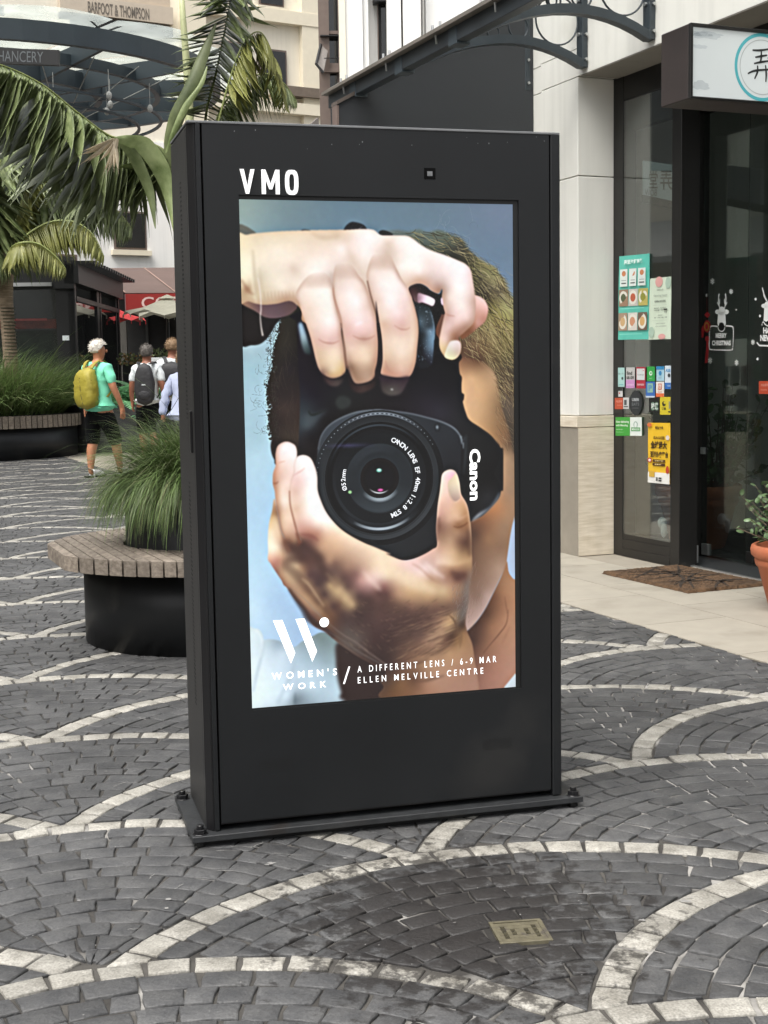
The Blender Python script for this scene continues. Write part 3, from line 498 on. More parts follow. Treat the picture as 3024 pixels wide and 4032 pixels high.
    # --- lower hand
    hand2 = field('E440,200:250,236,238 400,330:244,222,214 440,450:236,208,196 330,470:226,184,164 310,600:188,146,124 370,620:230,200,182 440,600:242,216,204 340,760:226,192,166 420,800:244,224,208 380,950:222,186,158 450,1000:240,212,188 430,1130:222,186,160 500,1170:206,168,144 450,1230:176,132,108 530,1270:160,122,98 600,1300:92,66,58 640,300:252,244,244 600,420:250,236,232 580,560:236,204,198 700,560:252,240,238 540,700:226,190,174 700,760:254,246,240 560,900:224,190,166 700,950:252,238,230 600,1050:222,182,166 800,1050:252,236,226 600,1150:200,150,134 700,1180:180,126,108 800,1180:190,140,120 900,1100:250,230,214 1000,1200:238,204,176 900,1250:216,176,146 1200,1300:236,206,180 850,1350:192,152,124 1050,1380:206,168,138 700,1280:120,84,76 650,1400:90,66,62 800,1470:104,76,66 950,1500:176,138,112 480,1360:92,64,58 420,1300:132,92,76 600,1500:96,70,62 290,1000:214,186,146 330,950:150,114,88 280,1150:236,212,180 260,1350:250,236,214 330,1350:246,226,200 380,1250:206,168,140 380,1420:214,178,146 270,1480:222,180,160 340,1500:190,136,118 G300,60:184,134,122 380,110:190,152,124 330,160:140,104,94 500,60:224,196,160 450,160:216,186,150 560,220:206,178,140 420,230:162,126,106 560,100:214,184,148 620,120:160,124,98 650,280:196,160,122 520,320:150,116,100 600,400:150,112,92 740,430:190,152,112 700,520:146,110,88 850,560:186,148,106 800,620:120,88,76 930,660:150,112,78 900,700:130,94,68 1000,740:96,68,56 700,200:96,70,66 800,300:84,62,60 780,120:104,78,72 880,420:80,58,56 980,560:84,60,56 900,250:96,72,66 950,300:190,158,118 1040,380:196,166,126 1120,470:190,162,124 1200,540:176,148,112 1060,520:120,90,72 1000,150:110,84,76 1100,230:100,74,68 1150,330:104,78,70 1280,450:92,68,64 1100,650:84,62,58 1250,620:78,58,54 1000,50:130,98,84 1150,100:160,124,104 1250,180:140,104,96 1300,260:190,146,136 1400,100:216,184,160 1400,250:222,186,176 1350,330:168,128,122 1500,200:232,204,190 1500,360:150,112,104 1600,200:230,206,182 1500,480:108,78,72 1400,480:86,62,58 1600,420:96,66,62 1350,600:78,58,54 1500,700:88,64,60 1250,800:84,66,62 1450,950:72,52,50 1150,850:90,78,74 1250,950:96,84,78 1350,1100:78,62,58 1550,1150:64,48,46 F120,1440:240,210,180 60,1480:244,220,194 350,1530:230,196,190 500,1500:226,190,182 640,1400:214,174,160 H30,60:240,216,186 150,180:232,206,174 350,220:230,202,172 450,130:236,206,198 560,130:244,218,214 550,40:212,180,170 700,140:200,166,150 500,300:218,186,150 650,330:206,174,136 780,380:206,178,140 600,450:190,154,118 400,420:196,160,122 700,500:150,116,92 250,420:176,138,112 400,540:140,106,88 100,320:150,108,100 100,420:104,74,70 30,380:98,68,64 200,540:110,82,70 550,600:104,78,68 150,680:88,64,60 350,640:92,68,62 700,620:108,80,70 650,240:196,160,134 780,260:180,142,122 850,180:156,114,92 950,220:104,70,62 1030,190:120,84,70 880,320:176,138,112 980,320:150,116,94 950,60:196,158,122 1080,60:176,140,104 850,60:206,168,134 1060,320:120,104,96 1060,480:112,98,92 980,480:128,100,86 1000,650:110,98,92 850,450:176,140,108 920,560:120,92,78 830,600:110,82,70 880,700:186,150,112 800,720:170,134,104 850,800:190,156,118 700,780:140,108,90 600,840:120,92,78 760,880:166,132,106 500,880:100,76,68 350,850:86,64,58 650,960:158,124,102 550,1010:134,102,84 820,960:104,74,60 880,900:80,56,44 980,780:70,50,42 940,950:130,96,66 1000,880:150,112,78 980,1050:170,132,98 850,1100:176,138,104 1080,1050:160,122,92 700,1080:150,116,92 500,1120:140,106,84 350,1050:104,78,66 600,1230:172,136,106 400,1250:130,96,76 200,1000:76,56,52 150,1250:68,50,48 900,1300:172,132,106 1080,1300:164,124,104 700,1400:172,134,112 450,1400:104,74,58 600,1480:166,124,100 300,1460:128,94,66 200,1560:112,80,56 100,1450:84,64,54 900,1520:170,130,110 1150,1450:168,128,110', p=1.9, eps=14)
    tf = field('F850,470:244,200,206 900,510:238,180,196 800,600:244,210,196 820,700:240,206,190 770,800:230,190,170 860,820:226,184,166 780,950:206,162,144 900,900:222,182,150 1000,850:204,162,124 1050,950:176,132,96 950,1000:216,176,146 850,1030:208,168,142 730,1100:132,94,80 820,1130:160,122,102 950,1090:146,102,72 1050,1070:156,112,80 950,1180:172,134,106 1070,1200:132,96,76 760,1250:160,126,102 860,1280:186,150,122 960,1280:136,100,80 1040,1300:96,66,54 1000,1380:140,106,80 900,1400:206,170,134 760,1380:206,166,142 820,1480:226,194,166 1050,1480:180,144,106 950,1530:204,168,130 700,1480:222,188,172 600,1530:230,200,196', p=1.9, eps=14)
    pk = reg('E310,790 275,930 240,1080 230,1250 232,1400 226,1480 245,1540 G240,30 290,110 370,230 440,320 540,380 700,500 900,400 700,0 E520,1300 400,1200', hand2, .7)
    m2 = reg('E318,340 320,250 350,160 440,117 530,150 560,205 566,290 560,400 520,700 560,1050 600,1250 700,1500 500,1500 425,1260 380,1150 350,1000 322,850 310,700 288,610 290,490 318,400', hand2, .7)
    shade(m2, 3, 0, 4, (176, 130, 106), .45)
    m3 = reg('E480,800 478,680 500,560 530,480 530,400 560,300 640,272 720,305 770,400 800,520 806,680 842,800 900,930 980,1040 1080,1140 1200,1222 1350,1300 1500,1362 1659,1432 F120,1425 300,1500 420,1492 560,1432 660,1372 712,1330 704,1150 710,1000 722,850 745,700 757,600 778,490 860,445 930,475 968,590 986,720 1058,850 1090,1000 1108,1200 1112,1400 H1120,50 1112,200 1082,330 1075,500 1042,720 1060,850 1120,1000 1150,1200 1168,1300 1200,1540 1150,1640 110,1640 90,1500 40,1400 G1600,1330 1450,1240 1250,1130 1050,990 900,860 770,790 700,700 640,590 540,470 450,340 400,270 400,0 E420,1260 600,1290 580,1200 540,1050 500,900', hand2, .8)
    tm = fill(spline(parse('F690,1700 704,1150 710,1000 722,850 745,700 757,600 778,490 860,445 930,475 968,590 986,720 1058,850 1090,1000 1108,1200 1112,1400 1100,1500 900,1560 700,1560'))) * m3; put(blur(tm, 3) * m3, tf)
    shade(m3, -2, 0, 3, (150, 108, 84), .25)
    line('E478,690 486,850 520,1000 560,1150 600,1300', [2, 2.5, 3, 4, 7], (160, 112, 92), .7, 1.3)
    line('E322,860 350,1020 385,1170 430,1290 480,1400', [2, 3, 3, 6, 9], (132, 94, 76), .65, 1.6)
    line('E290,600 320,605 350,580', [2, 3, 1], (150, 104, 84), .6, 1.2); line('E335,372 380,355 430,345', [2, 3, 1], (222, 178, 160), .7, 1); line('E520,520 560,490 620,455 660,420', [2, 4, 1], (226, 190, 184), .7, 1.3)
    line('E600,1200 680,1210 760,1235 810,1275', [3, 8, 3], (140, 88, 80), .6, 2.2)
    reg('F838,600 880,545 930,495 962,560 985,700 980,780 930,820 890,805 850,720', field('F900,600:226,206,178 900,700:206,184,166 950,650:216,200,176 930,780:186,156,142', eps=12), .8)
    line('F850,700 880,790 930,825 985,790', [1, 3, 2], (226, 188, 162), .7, .9); line('F900,1105 960,1120 1030,1095 1070,1060', [1, 4, 2], (120, 78, 54), .6, 1.4); line('F930,1030 1000,1010 1070,970', [1, 3, 1], (224, 184, 150), .6, 1.6)
    # wrinkles round the wrist
    rs2 = np.random.RandomState(11)
    for i in range(120):
        t = rs2.rand(); u = rs2.rand(); x = 150 + 650 * u + 60 * rs2.randn(); y = 620 + 520 * t + (1 - u) * 120; L_ = rs2.uniform(90, 260); a = -.30 - .25 * t
        if x > 860: continue
        c = [(70, 50, 44), (196, 164, 130), (110, 82, 68)][rs2.randint(3)]
        line('H%f,%f %f,%f %f,%f' % (x, y, x + L_ / 2, y + L_ / 2 * a + 8, x + L_, y + L_ * a), [.6, rs2.uniform(1.2, 2.6), .6], c, rs2.uniform(.18, .45) * (1 if c[0] < 190 else (.4 + .6 * u)), 1.0)
    for s in ('H560,1160 700,1110 800,1050 900,960', 'H300,1250 500,1220 620,1170', 'H860,1000 900,930 950,880 1000,800', 'H480,1440 620,1420 800,1370'): line(s, [1, 5, 2], (96, 68, 54), .55, 1.8)
    for i in range(16): line('H%f,%f %f,%f %f,%f' % (820 + i * 12, 640 + i * 8, 900 + i * 7, 700 + i * 16, 930 + i * 3, 760 + i * 20), [1, 2, 1], (110, 84, 64), .3, 1.0)
    line('G450,330 560,400 680,500 780,610 850,680 960,780 1100,890 1250,980 1400,1100 1600,1240', [2, 3, 2.5, 3, 2, 4, 5, 3], (120, 104, 98), .5, 1.3)
    line('G470,350 540,450 640,590 700,690 800,770 900,830 1000,920', [4, 10, 14, 10, 5], (62, 50, 52), .75, 2.2)
    line('G900,840 1100,960 1300,1100 1500,1210 1659,1300', [1, 3, 4, 2], (104, 94, 90), .5, 1.2)
    strands(160, (('H', 880, 330), ('H', 1080, 760)), -70, 9, [(150, 140, 134), (110, 96, 88)], .3, .3, .7)
    strands(60, (('H', 1080, 100), ('H', 1250, 700)), -75, 14, [(170, 146, 134), (130, 106, 94)], .25, .2, .7)
    line('H1100,140 1070,400 1050,600 950,790', [3, 8, 8, 3], (136, 126, 120), .4, 2.5)
    # deeper modelling of the lower hand: gaps between fingers, knuckles and tendons
    for s, wd, c, a_, sf in (('E430,1250 500,1330 600,1440 G440,60 560,190 680,330 800,480 900,600 980,720', [4, 10, 14, 18, 20, 20, 18, 14, 8], (84, 58, 50), .55, 4), ('E600,1290 700,1370 820,1480 G850,100 960,240 1050,330', [6, 12, 16, 16, 12, 6], (74, 52, 48), .6, 4),
        ('E560,1180 600,1290 560,1330', [3, 8, 3], (110, 66, 52), .6, 1.6), ('G900,160 1010,300 1120,430 1230,560', [3, 10, 12, 6], (214, 180, 140), .3, 3), ('G360,150 470,260 600,420 740,560 850,660', [4, 14, 16, 14, 5], (222, 190, 148), .35, 4), ('G620,230 700,300 790,430 880,560', [2, 5, 5, 2], (236, 206, 166), .4, 2),
        ('G1250,430 1400,520 1600,560 H150,560 400,600', [6, 16, 20, 18, 8], (72, 52, 48), .4, 7), ('G1330,150 1440,260 1540,380', [3, 12, 4], (236, 206, 196), .45, 3), ('H60,120 250,190 480,300 700,390', [6, 22, 24, 8], (244, 222, 194), .45, 5), ('H560,40 640,120 720,180 800,230', [2, 8, 8, 3], (248, 226, 220), .5, 2.5), ('H420,60 520,120 640,230 760,300', [2, 4, 4, 1], (168, 122, 96), .4, 1.5),
        ('H870,150 950,210 1050,190', [4, 16, 6], (92, 60, 52), .55, 3), ('F730,1000 720,1120 716,1280', [4, 9, 4], (104, 72, 60), .5, 2.4), ('F1070,1150 1095,1300 1100,1450', [5, 12, 6], (92, 64, 50), .5, 3), ('E700,640 720,760 760,900 840,1010', [6, 14, 16, 8], (255, 250, 246), .5, 4), ('E400,640 410,760 430,900', [4, 9, 4], (250, 232, 222), .45, 3), ('E260,1150 265,1280 275,1400', [4, 9, 4], (252, 240, 222), .5, 3)):
        line(s, wd, c, a_, sf)
    for i in range(150):                                 # short skin creases over both hands
        k_, x, y, an = (('H', rs2.uniform(40, 800), rs2.uniform(480, 1150), rs2.uniform(-.7, .1)) if i % 2 else ('G', rs2.uniform(1100, 1650), rs2.uniform(500, 1150), rs2.uniform(.2, .9)))
        L_ = rs2.uniform(30, 90); c = [(54, 38, 34), (176, 142, 112)][i % 3 == 0]
        line('%s%f,%f %f,%f %f,%f' % (k_, x, y, x + L_ / 2 * math.cos(an), y + L_ / 2 * math.sin(an) + 4, x + L_ * math.cos(an), y + L_ * math.sin(an)), [.5, 1.3, .5], c, .28, .6)
    sharp = img + (img - blur(img, 2)) * .7 + (img - blur(img, 8)) * .28; img = np.clip(sharp, 0, 1)
    lum = img.mean(2, keepdims=True); cv = np.clip((img - .5) * 1.12 + .5, 0, 1); img = np.where(lum > .05, cv, img); img = np.clip(lum + (img - lum) * .93, 0, 1)
    # fine print grain
    g = blur(rs.rand(H, W, 3), .6); img = np.clip(img + (g - .5) * .05 * (0.3 + img), 0, 1)
    q = blur(rs.rand(H, W), 3); img = np.clip(img * (1 + (q - .5)[:, :, None] * .22), 0, 1)
    return img
POSTER = paint_poster()
# ------------------------------------------------------------------ ground and fan-pattern paving
def stone_mat(name, base, two, island, grain=.12):
    m = mat(name, base, .56, scale=14, two=two, spec=.42, bump=.0030, bscale=85, island=island)
    nt = m.node_tree; N = nt.nodes; L = nt.links; b = N['Principled BSDF']
    src = b.inputs['Base Color'].links[0].from_socket
    g = N.new('ShaderNodeNewGeometry')
    gn = N.new('ShaderNodeTexNoise'); gn.inputs['Scale'].default_value = 210; gn.inputs['Detail'].default_value = 3; L.new(g.outputs['Position'], gn.inputs['Vector'])
    big = N.new('ShaderNodeTexNoise'); big.inputs['Scale'].default_value = 1.7; big.inputs['Detail'].default_value = 6; L.new(g.outputs['Position'], big.inputs['Vector'])
    a1 = N.new('ShaderNodeMapRange'); L.new(gn.outputs['Fac'], a1.inputs['Value']); a1.inputs['From Min'].default_value = .3; a1.inputs['From Max'].default_value = .7; a1.inputs['To Min'].default_value = 1 - grain; a1.inputs['To Max'].default_value = 1 + grain
    a2 = N.new('ShaderNodeMapRange'); L.new(big.outputs['Fac'], a2.inputs['Value']); a2.inputs['From Min'].default_value = .35; a2.inputs['From Max'].default_value = .65; a2.inputs['To Min'].default_value = .86; a2.inputs['To Max'].default_value = 1.10
    am = N.new('ShaderNodeMath'); am.operation = 'MULTIPLY'; L.new(a1.outputs[0], am.inputs[0]); L.new(a2.outputs[0], am.inputs[1])
    av = N.new('ShaderNodeVectorMath'); av.operation = 'SCALE'; L.new(src, av.inputs[0]); L.new(am.outputs[0], av.inputs['Scale']); src = av.outputs[0]
    # grimy patch round the drain: a stain widened to paint the plate's contact shadow
    sub = N.new('ShaderNodeVectorMath'); sub.operation = 'SUBTRACT'; L.new(g.outputs['Position'], sub.inputs[0]); sub.inputs[1].default_value = (.15, 2.73, 0)
    scl = N.new('ShaderNodeVectorMath'); scl.operation = 'MULTIPLY'; L.new(sub.outputs[0], scl.inputs[0]); scl.inputs[1].default_value = (2.35, 2.0, 0)
    ln = N.new('ShaderNodeVectorMath'); ln.operation = 'LENGTH'; L.new(scl.outputs[0], ln.inputs[0])
    nz = N.new('ShaderNodeTexNoise'); nz.inputs['Scale'].default_value = 19; nz.inputs['Detail'].default_value = 8; nz.inputs['Roughness'].default_value = .7; L.new(g.outputs['Position'], nz.inputs['Vector'])
    ad = N.new('ShaderNodeMath'); ad.operation = 'MULTIPLY_ADD'; L.new(nz.outputs['Fac'], ad.inputs[0]); ad.inputs[1].default_value = -3.2; L.new(ln.outputs['Value'], ad.inputs[2])
    mr = N.new('ShaderNodeMapRange'); L.new(ad.outputs[0], mr.inputs['Value'])
    mr.inputs['From Min'].default_value = -.72; mr.inputs['From Max'].default_value = -1.02; mr.inputs['To Min'].default_value = 0; mr.inputs['To Max'].default_value = .8
    mx = N.new('ShaderNodeMixRGB'); L.new(mr.outputs[0], mx.inputs['Fac']); L.new(src, mx.inputs['Color1']); mx.inputs['Color2'].default_value = (.014, .012, .011, 1)
    # black gum and oil spots
    n2 = N.new('ShaderNodeTexNoise'); n2.inputs['Scale'].default_value = 5.5; n2.inputs['Detail'].default_value = 9; n2.inputs['Roughness'].default_value = .72; L.new(g.outputs['Position'], n2.inputs['Vector'])
    r2 = N.new('ShaderNodeMapRange'); L.new(n2.outputs['Fac'], r2.inputs['Value']); r2.inputs['From Min'].default_value = .67; r2.inputs['From Max'].default_value = .72; r2.inputs['To Max'].default_value = .65
    m2 = N.new('ShaderNodeMixRGB'); L.new(r2.outputs[0], m2.inputs['Fac']); L.new(mx.outputs[0], m2.inputs['Color1']); m2.inputs['Color2'].default_value = (.03, .028, .025, 1)
    L.new(m2.outputs[0], b.inputs['Base Color']); return m
M['dark_stone'] = stone_mat('basalt cobble', (.050, .051, .053), (.090, .090, .089), .20, .20)
M['light_stone'] = stone_mat('pale granite sett', lin('#7d7a72'), lin('#a8a59d'), .13, .30)
def mortar_mat():
    m = mat('mortar bed', (.022, .020, .018), .95, scale=9, two=(.075, .070, .062), bump=.003, bscale=50)
    nt = m.node_tree; N = nt.nodes; L = nt.links; b = N['Principled BSDF']; src = b.inputs['Base Color'].links[0].from_socket
    g = N.new('ShaderNodeNewGeometry'); nz = N.new('ShaderNodeTexNoise'); nz.inputs['Scale'].default_value = 3.4; nz.inputs['Detail'].default_value = 5; L.new(g.outputs['Position'], nz.inputs['Vector'])
    sx = N.new('ShaderNodeSeparateXYZ'); L.new(g.outputs['Position'], sx.inputs[0]); cl = N.new('ShaderNodeMapRange'); L.new(sx.outputs['X'], cl.inputs['Value']); cl.inputs['From Min'].default_value = .2; cl.inputs['From Max'].default_value = .9; cl.inputs['To Min'].default_value = 0; cl.inputs['To Max'].default_value = .13
    ad = N.new('ShaderNodeMath'); ad.operation = 'ADD'; L.new(nz.outputs['Fac'], ad.inputs[0]); L.new(cl.outputs[0], ad.inputs[1])
    r = N.new('ShaderNodeMapRange'); L.new(ad.outputs[0], r.inputs['Value']); r.inputs['From Min'].default_value = .59; r.inputs['From Max'].default_value = .68
    mx = N.new('ShaderNodeMixRGB'); L.new(r.outputs[0], mx.inputs['Fac']); L.new(src, mx.inputs['Color1']); mx.inputs['Color2'].default_value = (.30, .29, .27, 1)
    L.new(mx.outputs[0], b.inputs['Base Color']); return m
M['mortar'] = mortar_mat()

FA = math.atan2(.3836, .9235)                       # direction of the shop front
FC = Vector((1.1785, 8.2559, 0)); FX = Vector((math.cos(FA), math.sin(FA), 0)); FY = Vector((-math.sin(FA), math.cos(FA), 0))
def fl(w, s, z=0.0): return FC + FX * w - FY * s + Vector((0, 0, z))   # shop-front coordinates: w into the shop, s towards the camera
KERB_W = -.935

g_ = MB(); g_.quad((-90, -40, -.03), (90, -40, -.03), (90, 160, -.03), (-90, 160, -.03)); tag(g_.build('ground', M['ground']), kind='structure')
pav = MB()
p0, p1 = fl(KERB_W, 9.5), fl(KERB_W, -24)
pav.add([(-9, -.2, -.0055), (p0.x, p0.y, -.0055), (p1.x, p1.y, -.0055), (-16, 31, -.0055)], [(0, 1, 2, 3)])
paving = tag(pav.build('pavement', M['mortar']), kind='structure')

PO, PA, PB = np.array([-.5621, 2.4725]), np.array([.7612, .2850]), np.array([-.1311, .4376])
OVR = {(0, 0): (-.555, 2.531), (0, 2): (-.828, 3.374), (0, 4): (-1.105, 4.215), (0, 6): (-1.392, 5.082), (0, 8): (-1.561, 5.969), (1, -1): (.348, 2.317), (1, 1): (.061, 3.135), (2, 2): (.705, 3.873)}
def cusp(a, b):
    return np.array(OVR[(a, b)]) if (a, b) in OVR else PO + a * PA + b * PB
def circle3(p, q, r):
    A = 2 * np.array([q - p, r - p]); bb = np.array([q @ q - p @ p, r @ r - p @ p]); c = np.linalg.solve(A, bb); return c, np.linalg.norm(p - c)
_cc = {}
def circ(a, b):
    if (a, b) not in _cc: _cc[(a, b)] = circle3(cusp(a - 1, b - 1), cusp(a, b), cusp(a + 1, b - 1))
    return _cc[(a, b)]
def clip(poly, n, d):                    # keep n.p >= d
    out = []
    for i in range(len(poly)):
        p, q = poly[i], poly[(i + 1) % len(poly)]
        sp, sq = n[0] * p[0] + n[1] * p[1] - d, n[0] * q[0] + n[1] * q[1] - d
        if sp >= 0: out.append(p)
        if (sp >= 0) != (sq >= 0):
            t = sp / (sp - sq); out.append((p[0] + (q[0] - p[0]) * t, p[1] + (q[1] - p[1]) * t))
    return out
def area(p): return .5 * abs(sum(p[i][0] * p[(i + 1) % len(p)][1] - p[(i + 1) % len(p)][0] * p[i][1] for i in range(len(p))))
fx, fy = FX.x, FX.y; kd = (FC.x * fx + FC.y * fy) + KERB_W
drain_c = np.array((.262, 2.662))
stones = []                               # (distance, kind, polygon)
RP, T, G = .0665, .0935, .0027
for b in range(-7, 62):
    for a in range(-34, 20):
        if (a + b) % 2: continue
        ap = cusp(a, b)
        if ap[1] < .6 or ap[1] > 27 or ap[0] < -.34 * ap[1] - 1.9 or ap[0] > .32 * ap[1] + 1.9: continue
        if ap[0] * fx + ap[1] * fy > kd + 1.2: continue
        c, rad = circ(a, b); lows = [circ(a - 1, b - 1), circ(a + 1, b - 1)]
        L_, R_, Bm = cusp(a - 1, b - 1), cusp(a + 1, b - 1), cusp(a, b - 2)
        a0 = math.atan2(*(R_ - c)[::-1]) - .02; a1 = math.atan2(*(L_ - c)[::-1]) + .02
        far = ap[1] > 13
        depth = np.linalg.norm(ap - Bm); k = 0; RK = [rad] + [rad - q * RP + random.uniform(-.006, .006) for q in range(1, 40)]
        while k * RP < depth + .02:
            g1 = random.uniform(.0024, .0036); ro, ri = RK[k] - (g1 if k else G * 1.3), RK[k + 1] + g1
            th = a0 + random.uniform(-1, 0) * T / rad
            if k == 0: th = a0 + random.uniform(-.3, 0) * T / rad
            while th < a1:
                wd = (T if k == 0 else T * random.uniform(.62, 1.36)) / max(ro, .2)
                G2 = G * (2.0 if k == 0 else random.uniform(.7, 1.7)); t0, t1 = th + G2 / ro, th + wd - G2 / ro; th += wd
                j = lambda s=.0042: random.uniform(-s, s)
                if far: poly = [(t0, ri), (t1, ri), (t1, ro), (t0, ro)]
                else:
                    tm = (t0 + t1) / 2
                    jj = .0026 if k == 0 else .0042; a_ = lambda: random.uniform(-jj, jj) / ro; sk = random.uniform(-.004, .004) / ro if k else 0
                    poly = [(t0 + a_() + sk, ri + j(jj)), (tm, ri + j(jj)), (t1 + a_() + sk, ri + j(jj)), (t1 + a_() * .6, (ri + ro) / 2), (t1 + a_() - sk, ro + j(.0022)), (tm, ro + j(.0020)), (t0 + a_() - sk, ro + j(.0022)), (t0 + a_() * .6, (ri + ro) / 2)]
                poly = [(c[0] + r * math.cos(t / 1.0), c[1] + r * math.sin(t)) for t, r in poly]
                A0 = area(poly); m = np.mean(poly, axis=0)
                if m[1] < 1.75 or m[0] < -.31 * m[1] - .45 or m[0] > .31 * m[1] + .45: continue
                if np.hypot(*(m - drain_c)) < .066: continue
                ok = True
                for lc, lr in lows:
                    v = m - lc; dl = math.hypot(*v)
                    if dl < lr - .06: ok = False; break
                    if dl < lr + .12: n_ = v / dl; poly = clip(poly, n_, float(n_ @ lc) + lr + G * .8)
                    if len(poly) < 3: ok = False; break
                if not ok: continue
                poly = clip(poly, (-fx, -fy), -kd + G)
                if len(poly) < 3: continue
                A = area(poly)
                if A < .16 * A0 or A < .0005: continue
                stones.append((float(m[1]), 1 if k == 0 else 0, poly, far))
            k += 1
def stone_geo(poly, far, top):
    n = len(poly); cx = sum(p[0] for p in poly) / n; cy = sum(p[1] for p in poly) / n
    if far: return [(p[0], p[1], top - .001) for p in poly] + [(p[0], p[1], -.008) for p in poly], [tuple(range(n))] + [(i, i + n, (i + 1) % n + n, (i + 1) % n) for i in range(n)]
    tx, ty = random.gauss(0, .006), random.gauss(0, .006); v = []
    for sc, z in ((.90, top), (.97, top - .0010), (1.0, top - .0032), (1.0, -.010)):
        for p in poly:
            x, y = cx + (p[0] - cx) * sc, cy + (p[1] - cy) * sc; v.append((x, y, z + (tx * (x - cx) + ty * (y - cy)) * (1 if z > -.009 else 0)))
    f = [tuple(range(n))]
    for L2 in range(3): f += [(L2 * n + i, L2 * n + n + i, L2 * n + n + (i + 1) % n, L2 * n + (i + 1) % n) for i in range(n)]
    return v, f
stones.sort(key=lambda s: s[0])
cnt = [0, 0]; rest = [MB(), MB()]
for Y, kind, poly, far in stones:
    # make the winding counter-clockwise seen from above
    ar = sum(poly[i][0] * poly[(i + 1) % len(poly)][1] - poly[(i + 1) % len(poly)][0] * poly[i][1] for i in range(len(poly)))
    if ar < 0: poly = poly[::-1]
    v, f = stone_geo(poly, far, random.uniform(-.0022, .0022))
    x = sum(p[0] for p in poly) / len(poly)
    vis = abs(x) < .283 * Y + .03 and Y > 2.12
    if vis and cnt[kind] < 300:
        cnt[kind] += 1; mb = MB(); mb.add(v, f); o = mb.build(('dark_cobble', 'pale_cobble')[kind], (M['dark_stone'], M['light_stone'])[kind], paving)
        if not far: o.data.polygons.foreach_set('use_smooth', [True] * len(o.data.polygons))
    else: rest[kind].add(v, f)
for kind in (0, 1):
    o = rest[kind].build(('dark_cobble', 'pale_cobble')[kind], (M['dark_stone'], M['light_stone'])[kind], paving); o['kind'] = 'stuff'
M['cementwhite'] = mat('dried cement', (.24, .235, .225), .9, var=.15, scale=60)
# cement splashes and droppings on the stones
sp = MB()
def splash(px, py, r, el=1.6):
    c = gnd(px, py, .0035); n = 11; ph = random.uniform(0, 3)
    sp.add([(c.x + r * random.uniform(.35, 1.2) * math.cos(6.283 * i / n + ph) * el, c.y + r * random.uniform(.35, 1.2) * math.sin(6.283 * i / n + ph), .0035) for i in range(n)], [tuple(range(n))])
for px, py, r in [(1360, 3378, .004), (1068, 3398, .008), (1052, 3404, .005), (665, 3540, .006), (655, 3575, .005), (417, 3036, .004), (505, 2786, .004), (2700, 3548, .009), (2530, 3622, .006), (2205, 3475, .002), (1790, 3632, .002), (310, 3545, .005)]:
    splash(px, py, r)
for i in range(260):
    Y = random.uniform(2.2, 6.5); X = random.uniform(-.28, .28) * Y
    if X * fx + Y * fy < kd - .1:
        c = Vector((X, Y, 0)); r = random.uniform(.0008, .0020); sp.add([(c.x + r * math.cos(k), c.y + r * math.sin(k), .0036) for k in range(6)], [tuple(range(6))])

# thin smears of cement left along some joints
rj = random.Random(8)
for px_, py_, ang, L_ in [(2250, 3140, -.5, .05), (2290, 3180, -.45, .06), (2340, 3215, -.5, .05),  (2100, 3215, -.25, .07), (2200, 3240, -.25, .06), (2390, 3230, -.3, .05), (2560, 3260, -.4, .09), (2700, 3300, -.35, .10), (2650, 3180, -.5, .07), (2790, 3120, 1.4, .05), (2860, 3180, -.4, .08), (2640, 3290, -.4, .08), (2330, 3520, .02, .06), (2700, 3540, .45, .07), (900, 3350, .03, .06), (960, 3335, -.15, .08), (1130, 3365, -.3, .07), (1010, 3330, .8, .05), (690, 3500, 1.1, .06), (640, 3560, 1.0, .05), (600, 3450, 1.4, .03), (560, 2830, -.8, .05), (640, 2880, -.7, .05), (520, 3040, 1.0, .06), (470, 3090, 1.0, .05), (900, 3430, -.1, .05), (540, 3660, -.05, .04)]:
    c = gnd(px_, py_); p = Vector((c.x, c.y, .0012)); P = [p + Vector((math.cos(ang) * L_ * t, math.sin(ang) * L_ * t, 0)) + Vector((rj.gauss(0, .0015), rj.gauss(0, .0015), 0)) for t in np.linspace(-.5, .5, 7)]
    sp.strip(P, [rj.uniform(.0004, .0030) for _ in P], Vector((-math.sin(ang), math.cos(ang), 0)))

tag(sp.build('cement_splash', M['cementwhite'], paving), kind='stuff')

# drain grate
dg = thing('drain_grate', 'small worn brass drain grate set in the stained cobbles', 'drain grate', (drain_c[0], drain_c[1], 0), R(8))
M['brass'] = mat('worn brass grate', lin('#66614f'), .6, metal=.2, var=.25, scale=40, dirt=((.09, .08, .065), 30, .55))
f_ = MB(); s_ = .054
for b_ in ((-s_, s_, -s_, -s_ + .008), (-s_, s_, s_ - .008, s_), (-s_, -s_ + .008, -s_ + .008, s_ - .008), (s_ - .008, s_, -s_ + .008, s_ - .008)): f_.box(*b_, -.006, .003)
f_.build('frame', M['brass'], dg, bevel=.0008)
b_ = MB(); nc, nr = 10, 6; x_0, y_0 = -s_ + .008, -s_ + .008; dx, dy = (2 * s_ - .016) / nc, (2 * s_ - .016) / nr
for i in range(nc):
    for j in range(nr):
        u, v_ = abs(i - 4.5) / 4.5, abs(j - 2.5) / 2.5
        if i % 2 == (1 if i < 5 else 0) and (u > .5 or j in (2, 3)) and 0 < j < nr - 1: continue
        b_.box(x_0 + i * dx, x_0 + (i + 1) * dx - .0002, y_0 + j * dy + (.0 if j % 2 else .0006), y_0 + (j + 1) * dy - .0012, -.004, .0012)
for j in range(nr + 1): b_.box(x_0, -x_0, y_0 + j * dy - .0013, y_0 + j * dy, -.0042, .0009)
b_.build('grating', M['brass'], dg)
b_ = MB(); b_.box(-.068, .068, -.064, .064, -.0054, -.0052 + .0004); b_.build('surround', mat('grimy mortar', (.02, .018, .016), .9, var=.3, scale=40), dg)
